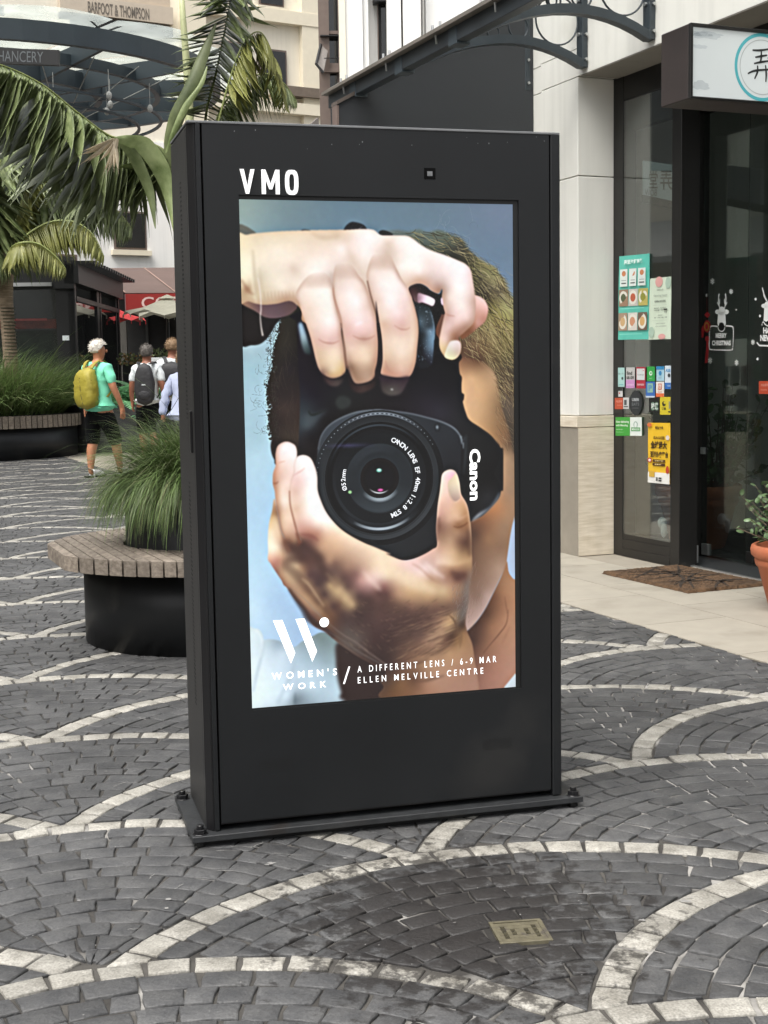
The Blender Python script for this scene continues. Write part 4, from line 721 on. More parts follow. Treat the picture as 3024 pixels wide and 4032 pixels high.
b_ = MB(); b_.box(-s_ + .006, s_ - .006, -s_ + .006, s_ - .006, -.0052, -.0045); b_.build('pit', M['black'], dg)

# pale tile pavement along the shops
tp = MB(); q0, q1, q2, q3 = fl(KERB_W, 9.5, -.003), fl(1.2, 9.5, -.003), fl(1.2, -24, -.003), fl(KERB_W, -24, -.003)
tp.quad(q0, q1, q2, q3); tpo = tag(tp.build('shop_pavement', M['joint']), kind='structure')
for i in range(-8, 9):
    for jx, (w0, w1) in enumerate(((KERB_W, -.47), (-.47, -.005), (-.005, .46))):
        off = .35 if jx % 2 else 0
        s0 = i * .70 + off; s1 = s0 + .70; g2 = .0022
        if s0 > 4.4: continue
        if jx == 2 and s0 < .5: continue
        mb = MB(); pts = [fl(w0 + g2, s1 - g2), fl(w1 - g2, s1 - g2), fl(w1 - g2, s0 + g2), fl(w0 + g2, s0 + g2)]
        mb.prism([(p.x, p.y) for p in pts], 'z', -.006, .0005); mb.build('tile', M['tile'], tpo)
# ------------------------------------------------------------------ text as geometry
_fonts = {}
def text_mesh(body, size, bold=0.0, align='LEFT', sx=1.0, depth=0.0):
    cu = bpy.data.curves.new('t', 'FONT'); cu.body = body; cu.size = size; cu.align_x = align; cu.offset = bold * size; cu.extrude = depth; cu.resolution_u = 3
    o = bpy.data.objects.new('t', cu); col.objects.link(o); dg_ = bpy.context.evaluated_depsgraph_get(); dg_.update()
    me = bpy.data.meshes.new_from_object(o.evaluated_get(dg_)); bpy.data.objects.remove(o); bpy.data.curves.remove(cu)
    if sx != 1.0: me.transform(Matrix.Diagonal((sx, 1, 1, 1)))
    return me
def text_obj(name, body, size, mtl, parent, loc, rot=(math.pi / 2, 0, 0), fit=None, **kw):
    """flat lettering; fit=(width,height) scales it to a size"""
    me = text_mesh(body, size, **kw); me.materials.clear(); me.materials.append(mtl)
    if fit and len(me.vertices):
        co = np.empty(len(me.vertices) * 3); me.vertices.foreach_get('co', co); co = co.reshape(-1, 3); lo, hi = co.min(0), co.max(0)
        co[:, 0] = (co[:, 0] - lo[0]) * fit[0] / max(hi[0] - lo[0], 1e-6); co[:, 1] = (co[:, 1] - lo[1]) * fit[1] / max(hi[1] - lo[1], 1e-6)
        me.vertices.foreach_set('co', co.ravel()); me.update()
    o = bpy.data.objects.new(name, me); col.objects.link(o); o.parent = parent; o.location = loc; o.rotation_euler = rot; return o

# ------------------------------------------------------------------ the digital display
KO = Vector((-.438957, 3.210931, 0)); KA = .271488
ks = thing('digital_display', 'tall charcoal freestanding advertising display bolted to a steel base plate, its screen lit', 'advertising display', KO, KA)
W_, D_, ZT, ZB = .919, .302, 1.7065, .032
b_ = MB(); b_.box(.034, W_ - .027, .004, D_ - .004, ZB + .012, ZT - .006); b_.build('housing', M['kiosk_dark'], ks)
# side panels
for x0, x1 in ((.000, .0345), (W_ - .0275, W_)):
    b_ = MB(); b_.box(x0, x1, .027, D_, ZB, ZT - .004); b_.build('side_panel', M['kiosk_side'], ks, bevel=.002)
# corner posts: glossy chamfer strip then a narrow front face
b_ = MB(); b_.prism([(.0005, .0275), (.0005, .018), (.014, .0005), (.018, .0005), (.018, .0275)], 'z', ZB, ZT + .002); b_.build('chamfer_strip', M['kiosk_dark'], ks)
b_ = MB(); b_.box(.0185, .0300, -.0055, .026, ZB, ZT + .001); b_.build('corner_post', M['kiosk'], ks, bevel=.0012)
b_ = MB(); b_.box(W_ - .0235, W_ + .001, -.0065, .0265, ZB, ZT + .001); b_.build('corner_post', M['kiosk'], ks, bevel=.003)
# front panel with its screen opening
FX0, FX1, FZ0, FZ1 = .0345, W_ - .0275, ZB + .018, ZT - .002
SX0, SX1, SZ0, SZ1 = .1165, .8110, .3215, 1.5450
b_ = MB()
def ring(y): return [(FX0, y, FZ0), (FX1, y, FZ0), (FX1, y, FZ1), (FX0, y, FZ1), (SX0, y, SZ0), (SX1, y, SZ0), (SX1, y, SZ1), (SX0, y, SZ1)]
b_.add(ring(-.004), [(0, 1, 5, 4), (1, 2, 6, 5), (2, 3, 7, 6), (3, 0, 4, 7)])
b_.add(ring(-.004)[0:4] + ring(.0035)[0:4], [(0, 4, 5, 1), (1, 5, 6, 2), (2, 6, 7, 3), (3, 7, 4, 0)])
b_.add(ring(-.004)[4:8] + ring(.0035)[4:8], [(0, 1, 5, 4), (1, 2, 6, 5), (2, 3, 7, 6), (3, 0, 4, 7)])
b_.build('front_panel', M['kiosk'], ks)
b_ = MB()
for x0, x1, z0, z1 in ((SX0, SX1, SZ0, .3254), (SX0, SX1, 1.5354, SZ1), (SX0, .1168, .3254, 1.5354), (.7976, SX1, .3254, 1.5354)): b_.box(x0 + .0002, x1 - .0002, .0006, .0034, z0, z1)
b_.build('bezel', M['black'], ks)
b_ = MB(); b_.box(-.001, W_ + .0005, -.006, D_, ZT - .0015, ZT + .004)
M['cap'] = mat('weathered top cap', lin('#6f7173'), .5, var=.15, scale=20); b_.build('top_cap', M['cap'], ks, bevel=.001)
# base plate and bolts
b_ = MB(); b_.box(-.040, .970, -.030, D_ + .014, .0155, .0305); b_.build('base_plate', M['plate'], ks, bevel=.0012)
b_ = MB(); b_.box(-.012, .94, -.004, D_ - .01, .0, .0155); b_.build('levelling_frame', M['black'], ks)
for bx, by in ((-.018, -.006), (-.024, .284), (.951, -.008), (.951, .290)):
    b_ = MB(); n = 6; b_.prism([(bx + .0155 * math.cos(6.283 * i / n), by + .0155 * math.sin(6.283 * i / n)) for i in range(n)], 'z', .0320, .0425)
    b_.prism([(bx + .019 * math.cos(6.283 * i / 16), by + .019 * math.sin(6.283 * i / 16)) for i in range(16)], 'z', .0305, .0322)
    b_.prism([(bx + .0085 * math.cos(6.283 * i / 12), by + .0085 * math.sin(6.283 * i / 12)) for i in range(12)], 'z', .0425, .0520); b_.build('bolt', M['kiosk_dark'], ks, bevel=.0008)
    b_ = MB(); b_.prism([(bx + .012 * math.cos(6.283 * i / 10), by + .012 * math.sin(6.283 * i / 10)) for i in range(10)], 'z', .0, .0155); b_.build('levelling_foot', M['black'], ks)
# speaker grilles, sensor, lock
for gx, gz in ((.1325, .170), (.7060, .170)):
    b_ = MB()
    for half in (0, 1):
        for i in range(13):
            for k in range(7):
                if (i in (0, 12)) and k in (0, 6): continue
                x = gx + half * .0415 + i * .0030; z = gz + k * .0042; b_.add([(x - .0008, -.0043, z - .0012), (x + .0008, -.0043, z - .0012), (x + .0008, -.0043, z + .0012), (x - .0008, -.0043, z + .0012)], [(0, 1, 2, 3)])
    o = b_.build('speaker_grille', M['black'], ks)
b_ = MB(); b_.box(.568, .597, -.0044, -.0041, 1.590, 1.617); o = b_.build('sensor_window', mat('sensor black', (.001, .001, .001), .3, spec=.15), ks)
b2 = MB(); b2.box(.576, .589, -.0052, -.0046, 1.598, 1.609); b2.box(.5795, .5855, -.0056, -.0052, 1.6005, 1.6065); b2.build('camera_lens', M['cap'], o)
b_ = MB(); b_.prism([(.7026 + .0022 * math.cos(k), .2638 + .0055 * math.sin(k)) for k in np.linspace(0, 5.7, 10)], 'y', -.0046, -.0040); b_.build('key_slot', M['black'], ks)
# perforated vents and hinge strip on the left side
for z0, z1 in ((1.585, 1.02), (.865, .31)):
    b_ = MB(); z = z0
    while z > z1:
        b_.box(-.0008, .0004, .128, .1385, z, z + .0042); b_.box(-.0008, .0004, .1425, .153, z + .001, z + .0052); z -= .0108
    b_.build('vent_slots', M['black'], ks)['kind'] = 'stuff'
b_ = MB(); b_.box(-.006, .0002, .048, .062, .945, 1.045); b_.build('latch', M['kiosk_dark'], ks, bevel=.0015)
# a few scuffs and water spots
b_ = MB()
for i in range(15):
    x, z = random.uniform(.05, .88), random.choice([random.uniform(1.64, 1.70), random.uniform(1.66, 1.70)])
    if .56 < x < .6 and z > 1.5: continue
    r = random.uniform(.0006, .0016); b_.prism([(x + r * math.cos(k), z + r * math.sin(k) * 1.5) for k in range(6)], 'y', -.00425, -.0039)
b_.build('paint_chip', M['cap'], ks)['kind'] = 'stuff'
# V M O letters (raised, lit white)
M['letter'] = mat('backlit white letter', (.85, .85, .85), .5, var=.02, emit=.30)
def letter(polys, holes=None):
    b_ = MB()
    for p in polys: b_.prism(p[::-1], 'y', -.0075, -.0040)
    return b_.build('letter', M['letter'], ks)
LZ, LH = 1.5472, .0560
def LP(x0, w, pts): return [(x0 + x * w, LZ + z * LH) for x, z in pts]
letter([LP(.1196, .0345, [(0, 1), (.27, 1), (.50, .30), (.60, 0), (.38, 0)]), LP(.1196, .0345, [(.60, .0), (1, 1), (.73, 1), (.50, .30)])])
letter([LP(.1705, .0425, [(0, 0), (.22, 0), (.22, 1), (0, 1)]), LP(.1705, .0425, [(.78, 0), (1, 0), (1, 1), (.78, 1)]), LP(.1705, .0425, [(.22, 1), (.22, .62), (.42, .20), (.50, .20), (.50, .42)]), LP(.1705, .0425, [(.78, 1), (.50, .42), (.50, .20), (.58, .20), (.78, .62)])])
oo = MB(); n = 28; out_ = []; in_ = []
for i in range(n):
    w = 6.2832 * i / n; sx = math.copysign(abs(math.cos(w)) ** .6, math.cos(w)); sz = math.copysign(abs(math.sin(w)) ** .75, math.sin(w))
    out_.append((.2421 + .0158 * sx, LZ + LH / 2 + LH * .515 * sz)); in_.append((.2421 + .0064 * sx, LZ + LH / 2 + LH * .345 * sz))
for i in range(n):
    j = (i + 1) % n; oo.add([(p[0], y, p[1]) for y in (-.0075, -.0040) for p in (out_[i], out_[j], in_[j], in_[i])], [(0, 1, 2, 3), (0, 4, 5, 1), (3, 2, 6, 7)])
oo.build('letter', M['letter'], ks)

# the lit screen: a flat panel showing the campaign picture
SW, SH = .6804, 1.2096; SOX, SOZ = .11699, .32550
pic = bpy.data.images.new('campaign_picture', POST_W, POST_H, alpha=False)
_px = np.ones((POST_H, POST_W, 4), dtype=np.float32); _px[:, :, :3] = POSTER[::-1]; pic.pixels.foreach_set(_px.ravel()); pic.update(); pic.pack()
sm = bpy.data.materials.new('lit screen'); sm.use_nodes = True; N = sm.node_tree.nodes; L = sm.node_tree.links; pb = N['Principled BSDF']
ti = N.new('ShaderNodeTexImage'); ti.image = pic; ti.extension = 'EXTEND'; uvn = N.new('ShaderNodeUVMap'); L.new(uvn.outputs[0], ti.inputs['Vector'])
pb.inputs['Base Color'].default_value = (.012, .012, .012, 1); pb.inputs['Roughness'].default_value = .12; pb.inputs['Specular IOR Level'].default_value = .35
L.new(ti.outputs['Color'], pb.inputs['Emission Color']); pb.inputs['Emission Strength'].default_value = SCREEN_E
b_ = MB(); b_.quad((SOX, .0022, SOZ), (SOX + SW, .0022, SOZ), (SOX + SW, .0022, SOZ + SH), (SOX, .0022, SOZ + SH)); so = b_.build('screen', sm, ks)
uv = so.data.uv_layers.new(name='UVMap'); uv.data.foreach_set('uv', [0, 0, 1, 0, 1, 1, 0, 1])
# lettering shown on the screen
M['glow'] = mat('screen white', (.95, .95, .95), .5, var=.0, emit=SCREEN_E * .88)
M['glowdim'] = mat('screen grey lettering', (.55, .57, .60), .5, var=.0, emit=SCREEN_E * .8)
def suv(u, v, y=.0016): return (SOX + u * SW, y, SOZ + (1 - v) * SH)
def flatpoly(name, polys, mtl=None, y=.0016):
    b_ = MB()
    for p in polys: b_.add([suv(u, v, y) for u, v in p], [tuple(range(len(p)))])
    return b_.build(name, mtl or M['glow'], so)
def spaced(words, u0, u1, v0, v1, mtl=None, bold=.02, name='lettering'):
    """one line of wide-spaced capitals filling u0..u1, v0..v1"""
    wd = []; x = 0
    for ch in words:
        if ch == ' ': x += .62; wd.append(None); continue
        me = text_mesh(ch, 1.0, bold=bold); co = np.empty(len(me.vertices) * 3); me.vertices.foreach_get('co', co); co = co.reshape(-1, 3)
        lo, hi = co[:, 0].min(), co[:, 0].max(); w = (hi - lo) * .86; wd.append((co, me, x, lo, w)); x += w + .40
    x -= .40; sx = (u1 - u0) * SW / x; sz = (v1 - v0) * SH / .727; mb = MB()
    for it in wd:
        if it is None: continue
        co, me, x0, lo, w = it; v = [(SOX + u0 * SW + (x0 + (c[0] - lo) * .86) * sx, .0016, SOZ + (1 - v1) * SH + c[1] * sz) for c in co]
        mb.add(v, [tuple(p.vertices) for p in me.polygons]); bpy.data.meshes.remove(me)
    return mb.build(name, mtl or M['glow'], so)
spaced("WOMEN'S", .0733, .3126, .9310, .9452, bold=.02); spaced("WORK", .113, .2728, .9555, .9684, bold=.02)
spaced("A DIFFERENT LENS / 6-9 MAR", .3893, .9237, .9297, .9437, bold=.004); spaced("ELLEN MELVILLE CENTRE", .3898, .8719, .9527, .9662, bold=.004)
flatpoly('emblem', [[(.083, .8251), (.1171, .8253), (.1611, .894), (.1444, .9151)], [(.1646, .825), (.1976, .8253), (.2409, .8934), (.2228, .9149)], [(.2694 + .0176 * math.cos(t), .8355 + .0099 * math.sin(t)) for t in np.linspace(0, 6.28, 25)[:-1]]])
flatpoly('emblem', [[(.3344, .9650), (.3405, .9655), (.3622, .9302), (.3562, .9297)]])
# lettering on the camera: ring text and the name along the grip
def ring_text(body, r, a0, a1, size, mtl, bold=.02):
    mb = MB(); n = len(body) - 1; cx, cz = SOX + .4838 * SW, SOZ + (1 - .5478) * SH
    for i, ch in enumerate(body):
        if ch == ' ': continue
        me = text_mesh(ch, size, bold=bold, align='CENTER'); t = math.radians(a0 + (a1 - a0) * i / n); ct, st = math.cos(t), math.sin(t); v = []
        for q in me.vertices:
            lx, ly = q.co.x, q.co.y - size * .35; tx, tz = (st, -ct) if a0 > a1 else (-st, ct); rx, rz = (ct, st) if a0 > a1 else (ct, st)
            v.append((cx + ct * r + lx * tx + ly * rx, .0016, cz + st * r + lx * tz + ly * rz))
        mb.add(v, [tuple(p.vertices) for p in me.polygons]); bpy.data.meshes.remove(me)
    return mb.build('lettering', mtl, so)
ring_text('CANON LENS EF 40mm 1:2.8 STM', .0985, 68, -70, .0165, M['glowdim'])
ring_text('\u00d852mm', .0915, 194, 168, .0150, M['glowdim'])
def vertical_name(body, u, v0, v1, h):
    me = text_mesh(body, 1.0, bold=.035); co = np.empty(len(me.vertices) * 3); me.vertices.foreach_get('co', co); co = co.reshape(-1, 3); lo, hi = co.min(0), co.max(0)
    k = (v1 - v0) * SH / (hi[0] - lo[0]); kh = h / .74
    mb = MB(); mb.add([(SOX + u * SW + c[1] * kh, .0016, SOZ + (1 - v0) * SH - (c[0] - lo[0]) * k) for c in co], [tuple(p.vertices) for p in me.polygons]); bpy.data.meshes.remove(me); return mb.build('lettering', M['glow'], so)
vertical_name('Canon', .8280, .4955, .6015, .0275)
# ------------------------------------------------------------------ the shop building on the right (x = into the shop, -y = towards the camera)
def shop_thing(name, label, cat, group=None): return thing(name, label, cat, FC, FA, group)
sb = shop_thing('shop_building', 'cream rendered shop building with stone plinth, dark bronze shopfront and glazed doors', 'shop')
# pier: stone plinth then rendered blocks with fine joints
for (z0, z1, mt) in ((0, .78, 'travertine'), (.783, .85, 'travertine'), (.854, 2.268, 'wall'), (2.274, 2.84, 'wall')):
    b_ = MB(); off = .006 if mt == 'travertine' else 0; x0 = -.004 - off + (-.008 if (z0 > .7 and mt == 'travertine') else 0)
    b_.box(x0, .243, -.010 - off, .430, z0, z1); b_.build('wall_block', M[mt], sb, bevel=.003)
b_ = MB(); b_.box(-.0115, -.0099, -.017, .43, .0, .78); b_.build('joint_line', M['joint'], sb)
for (z0, z1, mt) in ((0, .85, 'travertine'), (.856, 2.84, 'wall')):
    b_ = MB(); b_.box(.020, .243, .434, .700, z0, z1); b_.build('wall_block', M[mt], sb, bevel=.003)
# upper wall over the shopfront
b_ = MB(); b_.box(-.004, .245, -8, -.012, 2.845, 6.5); b_.build('wall', M['wall'], sb)
for x0, y0, y1 in ((-.004, -.0119, .430), (.020, .434, .700)):
    for z0, z1 in ((2.845, 3.00), (3.006, 6.5)): b_ = MB(); b_.box(x0, .244, y0, y1, z0, z1); b_.build('wall_block', M['wall'], sb)
b_ = MB(); b_.box(.3, 5, .71, 1.2, 0, 6.5); b_.build('wall', M['wall'], sb)
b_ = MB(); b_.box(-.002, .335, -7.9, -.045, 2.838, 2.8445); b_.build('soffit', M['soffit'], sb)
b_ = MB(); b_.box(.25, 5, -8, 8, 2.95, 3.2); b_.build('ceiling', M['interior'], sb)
# window: sill, jambs, head, glass
def bx(name, mt, *a, bv=.002, par=None): b_ = MB(); b_.box(*a); return b_.build(name, M[mt], par or sb, bevel=bv)
G_ = .247                                           # glass plane
wf_ = bx('window_frame', 'bronze', .2425, .335, -.112, .068, 0.0, 2.838)
bx('window_sill', 'bronze', .238, .34, -.615, -.1130, 0, .050); bx('window_sill', 'bronze', .241, .335, -.614, -.1130, .0505, .105); bx('window_sill', 'bronze', .244, .33, -.614, -.1130, .1055, .135)
bx('window_head', 'bronze', .245, .335, -7.5, -.1130, 2.70, 2.837)
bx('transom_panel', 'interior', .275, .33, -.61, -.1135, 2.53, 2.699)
bx('mullion', 'bronze', .240, .362, -.705, -.6155, 0.0, 2.6995)
b_ = MB(); b_.box(G_, G_ + .006, -.6148, -.1125, .1355, 2.695); b_.build('window_glass', M['winglass'], sb)
# doors set back, glass leaves, track
bx('door_track', 'silver', .318, .345, -5.2, -.706, .001, .010, bv=.001)
b_ = MB(); b_.box(.3455, .70, -5.2, -.36, .0012, .006); b_.build('threshold', mat('dark threshold stone', (.03, .032, .034), .28, var=.2, scale=8), sb)
DG = .615
bx('door_head', 'bronze', .56, .66, -5.2, -.30, 2.60, 2.6995); bx('door_jamb', 'bronze', .56, .66, -.385, -.30, .007, 2.599)
DY = [-.388, -.81, -1.25, -2.6]
for i in range(3):
    b_ = MB(); b_.box(DG, DG + .010, DY[i + 1] + .004, DY[i] - .003, .018, 2.5985); dl = b_.build('door', M['shopglass'], sb)
    y0 = DY[i] - .030
    b_ = MB(); b_.box(DG - .008, DG + .018, y0 - .05, y0 + .015, .018, .085); b_.build('hinge', M['silver' if i == 0 else 'bronze'], dl, bevel=.002)
b_ = MB(); b_.box(DG - .012, DG - .0006, -.432, -.392, .62, .66); b_.build('lock_plate', mat('grey plate', (.16, .17, .17), .5), sb, bevel=.001)
bx('door_stop', 'silver', .366, .376, -.70, -.692, .02, .12, bv=.001)
# interior
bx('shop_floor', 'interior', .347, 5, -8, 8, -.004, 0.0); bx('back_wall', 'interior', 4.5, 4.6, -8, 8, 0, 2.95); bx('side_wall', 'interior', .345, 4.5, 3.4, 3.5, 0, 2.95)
M['door_reflection'] = mat('pale door reflection', lin('#b5b2a8'), .8, var=.05)
bx('wall_reflection', 'door_reflection', 1.0, 1.08, -2.7, -.78, 1.92, 2.94); bx('partition', 'bronze', 1.1, 1.16, -1.6, -.75, 0, 1.9)  # pale panel added inside, standing in for the wall reflected in the doors
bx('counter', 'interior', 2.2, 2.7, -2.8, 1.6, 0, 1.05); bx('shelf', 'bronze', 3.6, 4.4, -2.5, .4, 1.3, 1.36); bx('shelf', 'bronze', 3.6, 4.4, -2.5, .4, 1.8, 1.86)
# little white thing on the sill inside
b_ = MB(); b_.ellipsoid((.40, -.30, .21), (.03, .02, .035), 10, 8); b_.ellipsoid((.385, -.34, .17), (.022, .014, .045), 10, 8); tag(b_.build('lucky_ornament', M['tee']), 'small white ornament on the floor inside the shop window', 'ornament'); bpy.data.objects['lucky_ornament'].location = FC; bpy.data.objects['lucky_ornament'].rotation_euler = (0, 0, FA)

# ---- glass awning over the shopfront: edge beam, glass, brackets
aw = shop_thing('glass_awning', 'glass street awning on blue grey steel brackets above the shopfront', 'awning')
EW = -1.155
b_ = MB(); b_.box(EW - .03, EW + .03, -7.0, 1.02, 2.775, 2.865); b_.build('edge_beam', M['canopy_steel'], aw, bevel=.003)
b_ = MB(); b_.box(EW - .075, EW - .030, -7.0, 1.02, 2.850, 2.868); b_.build('gutter', mat('gutter', lin('#6d675f'), .5, var=.15), aw)
n_p = 12
for i in range(n_p):
    y0 = -6.9 + i * .66; y1 = y0 + .652
    b_ = MB(); b_.prism([(EW - .03, 2.885), (EW - .03, 2.895), (-.02, 3.42), (-.02, 3.41)][::-1], 'y', y0, y1); b_.build('glass_panel', M['awningglass'], aw)
def arc_bar(p0, p1, p2, n=14):              # quadratic arc in the w,z plane
    return [((1 - t) ** 2 * p0[0] + 2 * t * (1 - t) * p1[0] + t * t * p2[0], (1 - t) ** 2 * p0[1] + 2 * t * (1 - t) * p1[1] + t * t * p2[1]) for t in np.linspace(0, 1, n)]
def bracket(y):
    br = shop_thing('awning_bracket', 'arched blue grey steel awning bracket with scroll rings, bolted to the shop wall', 'bracket', 'brackets that carry the glass awning')
    br.location = fl(0, -y); t = .030
    # wall plate
    b_ = MB(); b_.box(-.040, -.0045, -.034, .034, 2.872, 3.44); b_.build('wall_plate', M['canopy_steel'], br, bevel=.002)
    for z in (2.92, 3.06, 3.25): b_ = MB(); b_.tube([(-.041, 0, z), (-.054, 0, z)], .011, 8); b_.build('bolt', M['silver'], br)
    for z in (2.915, 3.055): b_ = MB(); b_.tube([(-.02, -.035, z), (-.02, -.048, z)], .009, 8); b_.build('bolt', M['silver'], br)
    # lower arched bar
    pts = arc_bar((-.04, 2.895), (-.52, 3.135), (EW + .03, 2.800)); w_ = .024; v = []; f = []
    b_ = MB(); n = len(pts)
    for i, (x, z) in enumerate(pts):
        v += [(x, -t, z - w_), (x, t, z - w_), (x, t, z + w_), (x, -t, z + w_)]
    for i in range(n - 1):
        a = i * 4; b = a + 4; f += [(a, a + 1, b + 1, b), (a + 1, a + 2, b + 2, b + 1), (a + 2, a + 3, b + 3, b + 2), (a + 3, a, b, b + 3)]
    b_.add(v, f + [(3, 2, 1, 0), (4 * n - 4, 4 * n - 3, 4 * n - 2, 4 * n - 1)]); b_.build('arched_bar', M['canopy_steel'], br)
    # upper sloping bar under the glass
    b_ = MB(); b_.prism([(-.041, 3.34), (-.041, 3.395), (EW + .03, 2.88), (EW + .03, 2.82)][::-1], 'y', -t, t); b_.build('sloping_bar', M['canopy_steel'], br)
    # scroll rings
    for cx_, cz_, r_ in ((-.190, 3.128, .138), (-.225, 3.235, .034), (-.44, 3.070, .062), (-.60, 3.030, .036), (-.73, 2.985, .028), (-.085, 3.30, .036)):
        b_ = MB(); b_.tube([(cx_ + r_ * math.cos(k), 0, cz_ + r_ * math.sin(k)) for k in np.linspace(0, 2 * math.pi, 33)], .0055, 6, caps=False); b_.build('scroll_ring', M['canopy_steel'], br)
    b_ = MB(); b_.box(EW - .034, EW + .045, -.048, .048, 2.762, 2.872); b_.build('end_shoe', mat('end shoe paint', lin('#45525a'), .5, var=.1) if 'shoe2' not in M else M['shoe2'], br, bevel=.003)
    return br
M['shoe2'] = mat('end shoe paint', lin('#414c53'), .5, var=.1)
lab = {.60: 'awning bracket further back, partly hidden by its neighbour', -.09: 'awning bracket at the corner of the pale pier, its lower end lowest in the photo', -.78: 'awning bracket nearest the hanging sign on the upper wall'}
B0 = bracket(-.09); B0['label'] = lab[-.09]
for y in (-.78, .60):
    c = copy_tree(B0); c.location = fl(0, -y); c['label'] = lab.get(y, 'awning bracket far back, only its end under the gutter showing')
# spider clips on the gutter edge
cl = MB()
for k in range(9):
    y = -4.6 + .66 * k
    for dx in (-.045, .045): cl.tube([(EW - .055, y + dx, 2.872), (EW - .055, y + dx, 2.90)], .007, 6)
    cl.tube([(EW - .06, y, 2.842), (EW - .05, y + .01, 2.80)], .006, 6)
cl.build('glass_clip', M['silver'], aw)['kind'] = 'stuff'

# ---- dark gable panel closing the awning, with its sloping flashing
gp = shop_thing('awning_end_panel', 'large plain charcoal end panel with a sloping top beside the pale pier', 'end panel')
gy = .568
b_ = MB(); b_.prism([(-1.291, 2.42), (.018, 2.42), (.018, 3.43), (-1.291, 2.715)], 'y', gy, gy + .025); b_.build('panel', M['darkwall'], gp)
b_ = MB(); b_.prism([(-1.305, 2.708), (-1.305, 2.730), (.018, 3.452), (.018, 3.432)][::-1], 'y', gy - .012, gy + .08); b_.build('flashing', mat('brown flashing', lin('#59504a'), .6), gp)
b_ = MB(); b_.box(-1.305, -1.2915, gy - .008, gy + .07, 2.42, 2.706); b_.build('edge_trim', mat('pinkish trim', lin('#6f6059'), .6), gp)
b_ = MB(); b_.prism([(-1.306, 2.69), (-1.47, 2.55), (-1.47, 2.42), (-1.306, 2.42)], 'y', gy + .3, gy + .34); b_.build('side_cheek', mat('grey canvas cheek', lin('#77706b'), .8), gp)

# ---- hanging light-box sign
sg = shop_thing('hanging_sign', 'light box sign with a teal ring and brushed Chinese characters', 'shop sign')
sg.location = fl(0, 2.48); S0, S1, SZb, SZt = -.955, -.02, 2.200, 2.493
b_ = MB(); b_.box(S0, S1, .012, .205, SZb, SZt); b_.build('case', mat('sign case', lin('#3a3230'), .5, var=.12), sg, bevel=.004)
M['face'] = mat('lit sign face', lin('#c6cccc'), .4, scale=1.0, var=.02, emit=.16)
b_ = MB(); b_.box(S0 + .012, S1 - .012, .004, .0115, SZb + .010, SZt - .014); b_.build('sign_face', M['face'], sg)
for z0, z1 in ((SZb, SZb + .009), (SZt - .0135, SZt)): b_ = MB(); b_.box(S0 + .0003, S1, -.004, .0118, z0, z1); b_.build('frame_bar', M['bronze'], sg, bevel=.001)
b_ = MB(); b_.box(S0 - .0005, S0 + .0115, -.0042, .0119, SZb + .0005, SZt - .0005); b_.build('frame_bar', M['bronze'], sg, bevel=.001)
b_ = MB(); b_.box(S0 + .012, S1 - .012, .2055, .212, SZb + .010, SZt - .014); b_.build('sign_face', M['face'], sg)
M['teal'] = mat('teal print', lin('#4fa9b2'), .5, var=.02, emit=.08); M['ink'] = mat('black ink', (.02, .022, .022), .6, var=.1); M['greyline'] = mat('grey line', lin('#a5aaaa'), .5, emit=.1)
cxs, czs = -.603, 2.345
def flat_ring(name, cx, cz, r0, r1, y, m_, par, n=64):
    b_ = MB(); v = []
    for i in range(n):
        w = 6.28318 * i / n; v += [(cx + r0 * math.cos(w), y, cz + r0 * math.sin(w)), (cx + r1 * math.cos(w), y, cz + r1 * math.sin(w))]
    b_.add(v, [(2 * i, 2 * i + 1, (2 * i + 3) % (2 * n), (2 * i + 2) % (2 * n)) for i in range(n)]); return b_.build(name, m_, par)
for yy_, sgn in ((.0032, 1), (.2128, -1)):
    flat_ring('teal_ring', cxs, czs, .1215, .1350, yy_, M['teal'], sg); flat_ring('thin_ring', cxs, czs, .1065, .1100, yy_, M['greyline'], sg)
    # brushed character (nong), stroke by stroke
    b_ = MB(); yq = yy_ - sgn * .0004
    strokes = [[(-.048, .056), (-.008, .058), (.036, .066)], [(-.034, .030), (-.004, .036), (.026, .042)], [(-.004, .056), (-.004, .030), (-.010, .010)], [(-.040, .006), (-.004, .014), (.040, .022)], [(.030, .034), (.040, .018), (.036, .010)],
               [(-.070, -.034), (-.030, -.020), (.070, -.008)], [(-.022, .0), (-.022, -.024), (-.036, -.052)], [(.018, .004), (.022, -.030), (.020, -.060)]]
    for s_ in strokes:
        P = catmull([Vector((x, 0, z)) for x, z in s_], 6); n = len(P)
        b_.strip([(cxs + p.x * sgn, yq, czs + p.z * 1.05 + .006) for p in P], [.0085 * (1 - .45 * abs(2 * i / (n - 1) - 1)) + .001 for i in range(n)], [(Vector((0, 1, 0)).cross((P[min(i + 1, n - 1)] - P[max(i - 1, 0)]).normalized())) * (1 if sgn > 0 else 1) for i in range(n)])
    b_.build('brush_character', M['ink'], sg)
    text_obj('lettering', '\u5802', .17, M['ink'], sg, ((-.50 if sgn > 0 else -.40), yq, 2.32), rot=(math.pi / 2, 0, 0 if sgn > 0 else math.pi)); text_obj('lettering', 'BOWL', .075, M['greyline'], sg, ((-.52 if sgn > 0 else -.36), yq, 2.235), rot=(math.pi / 2, 0, 0 if sgn > 0 else math.pi))
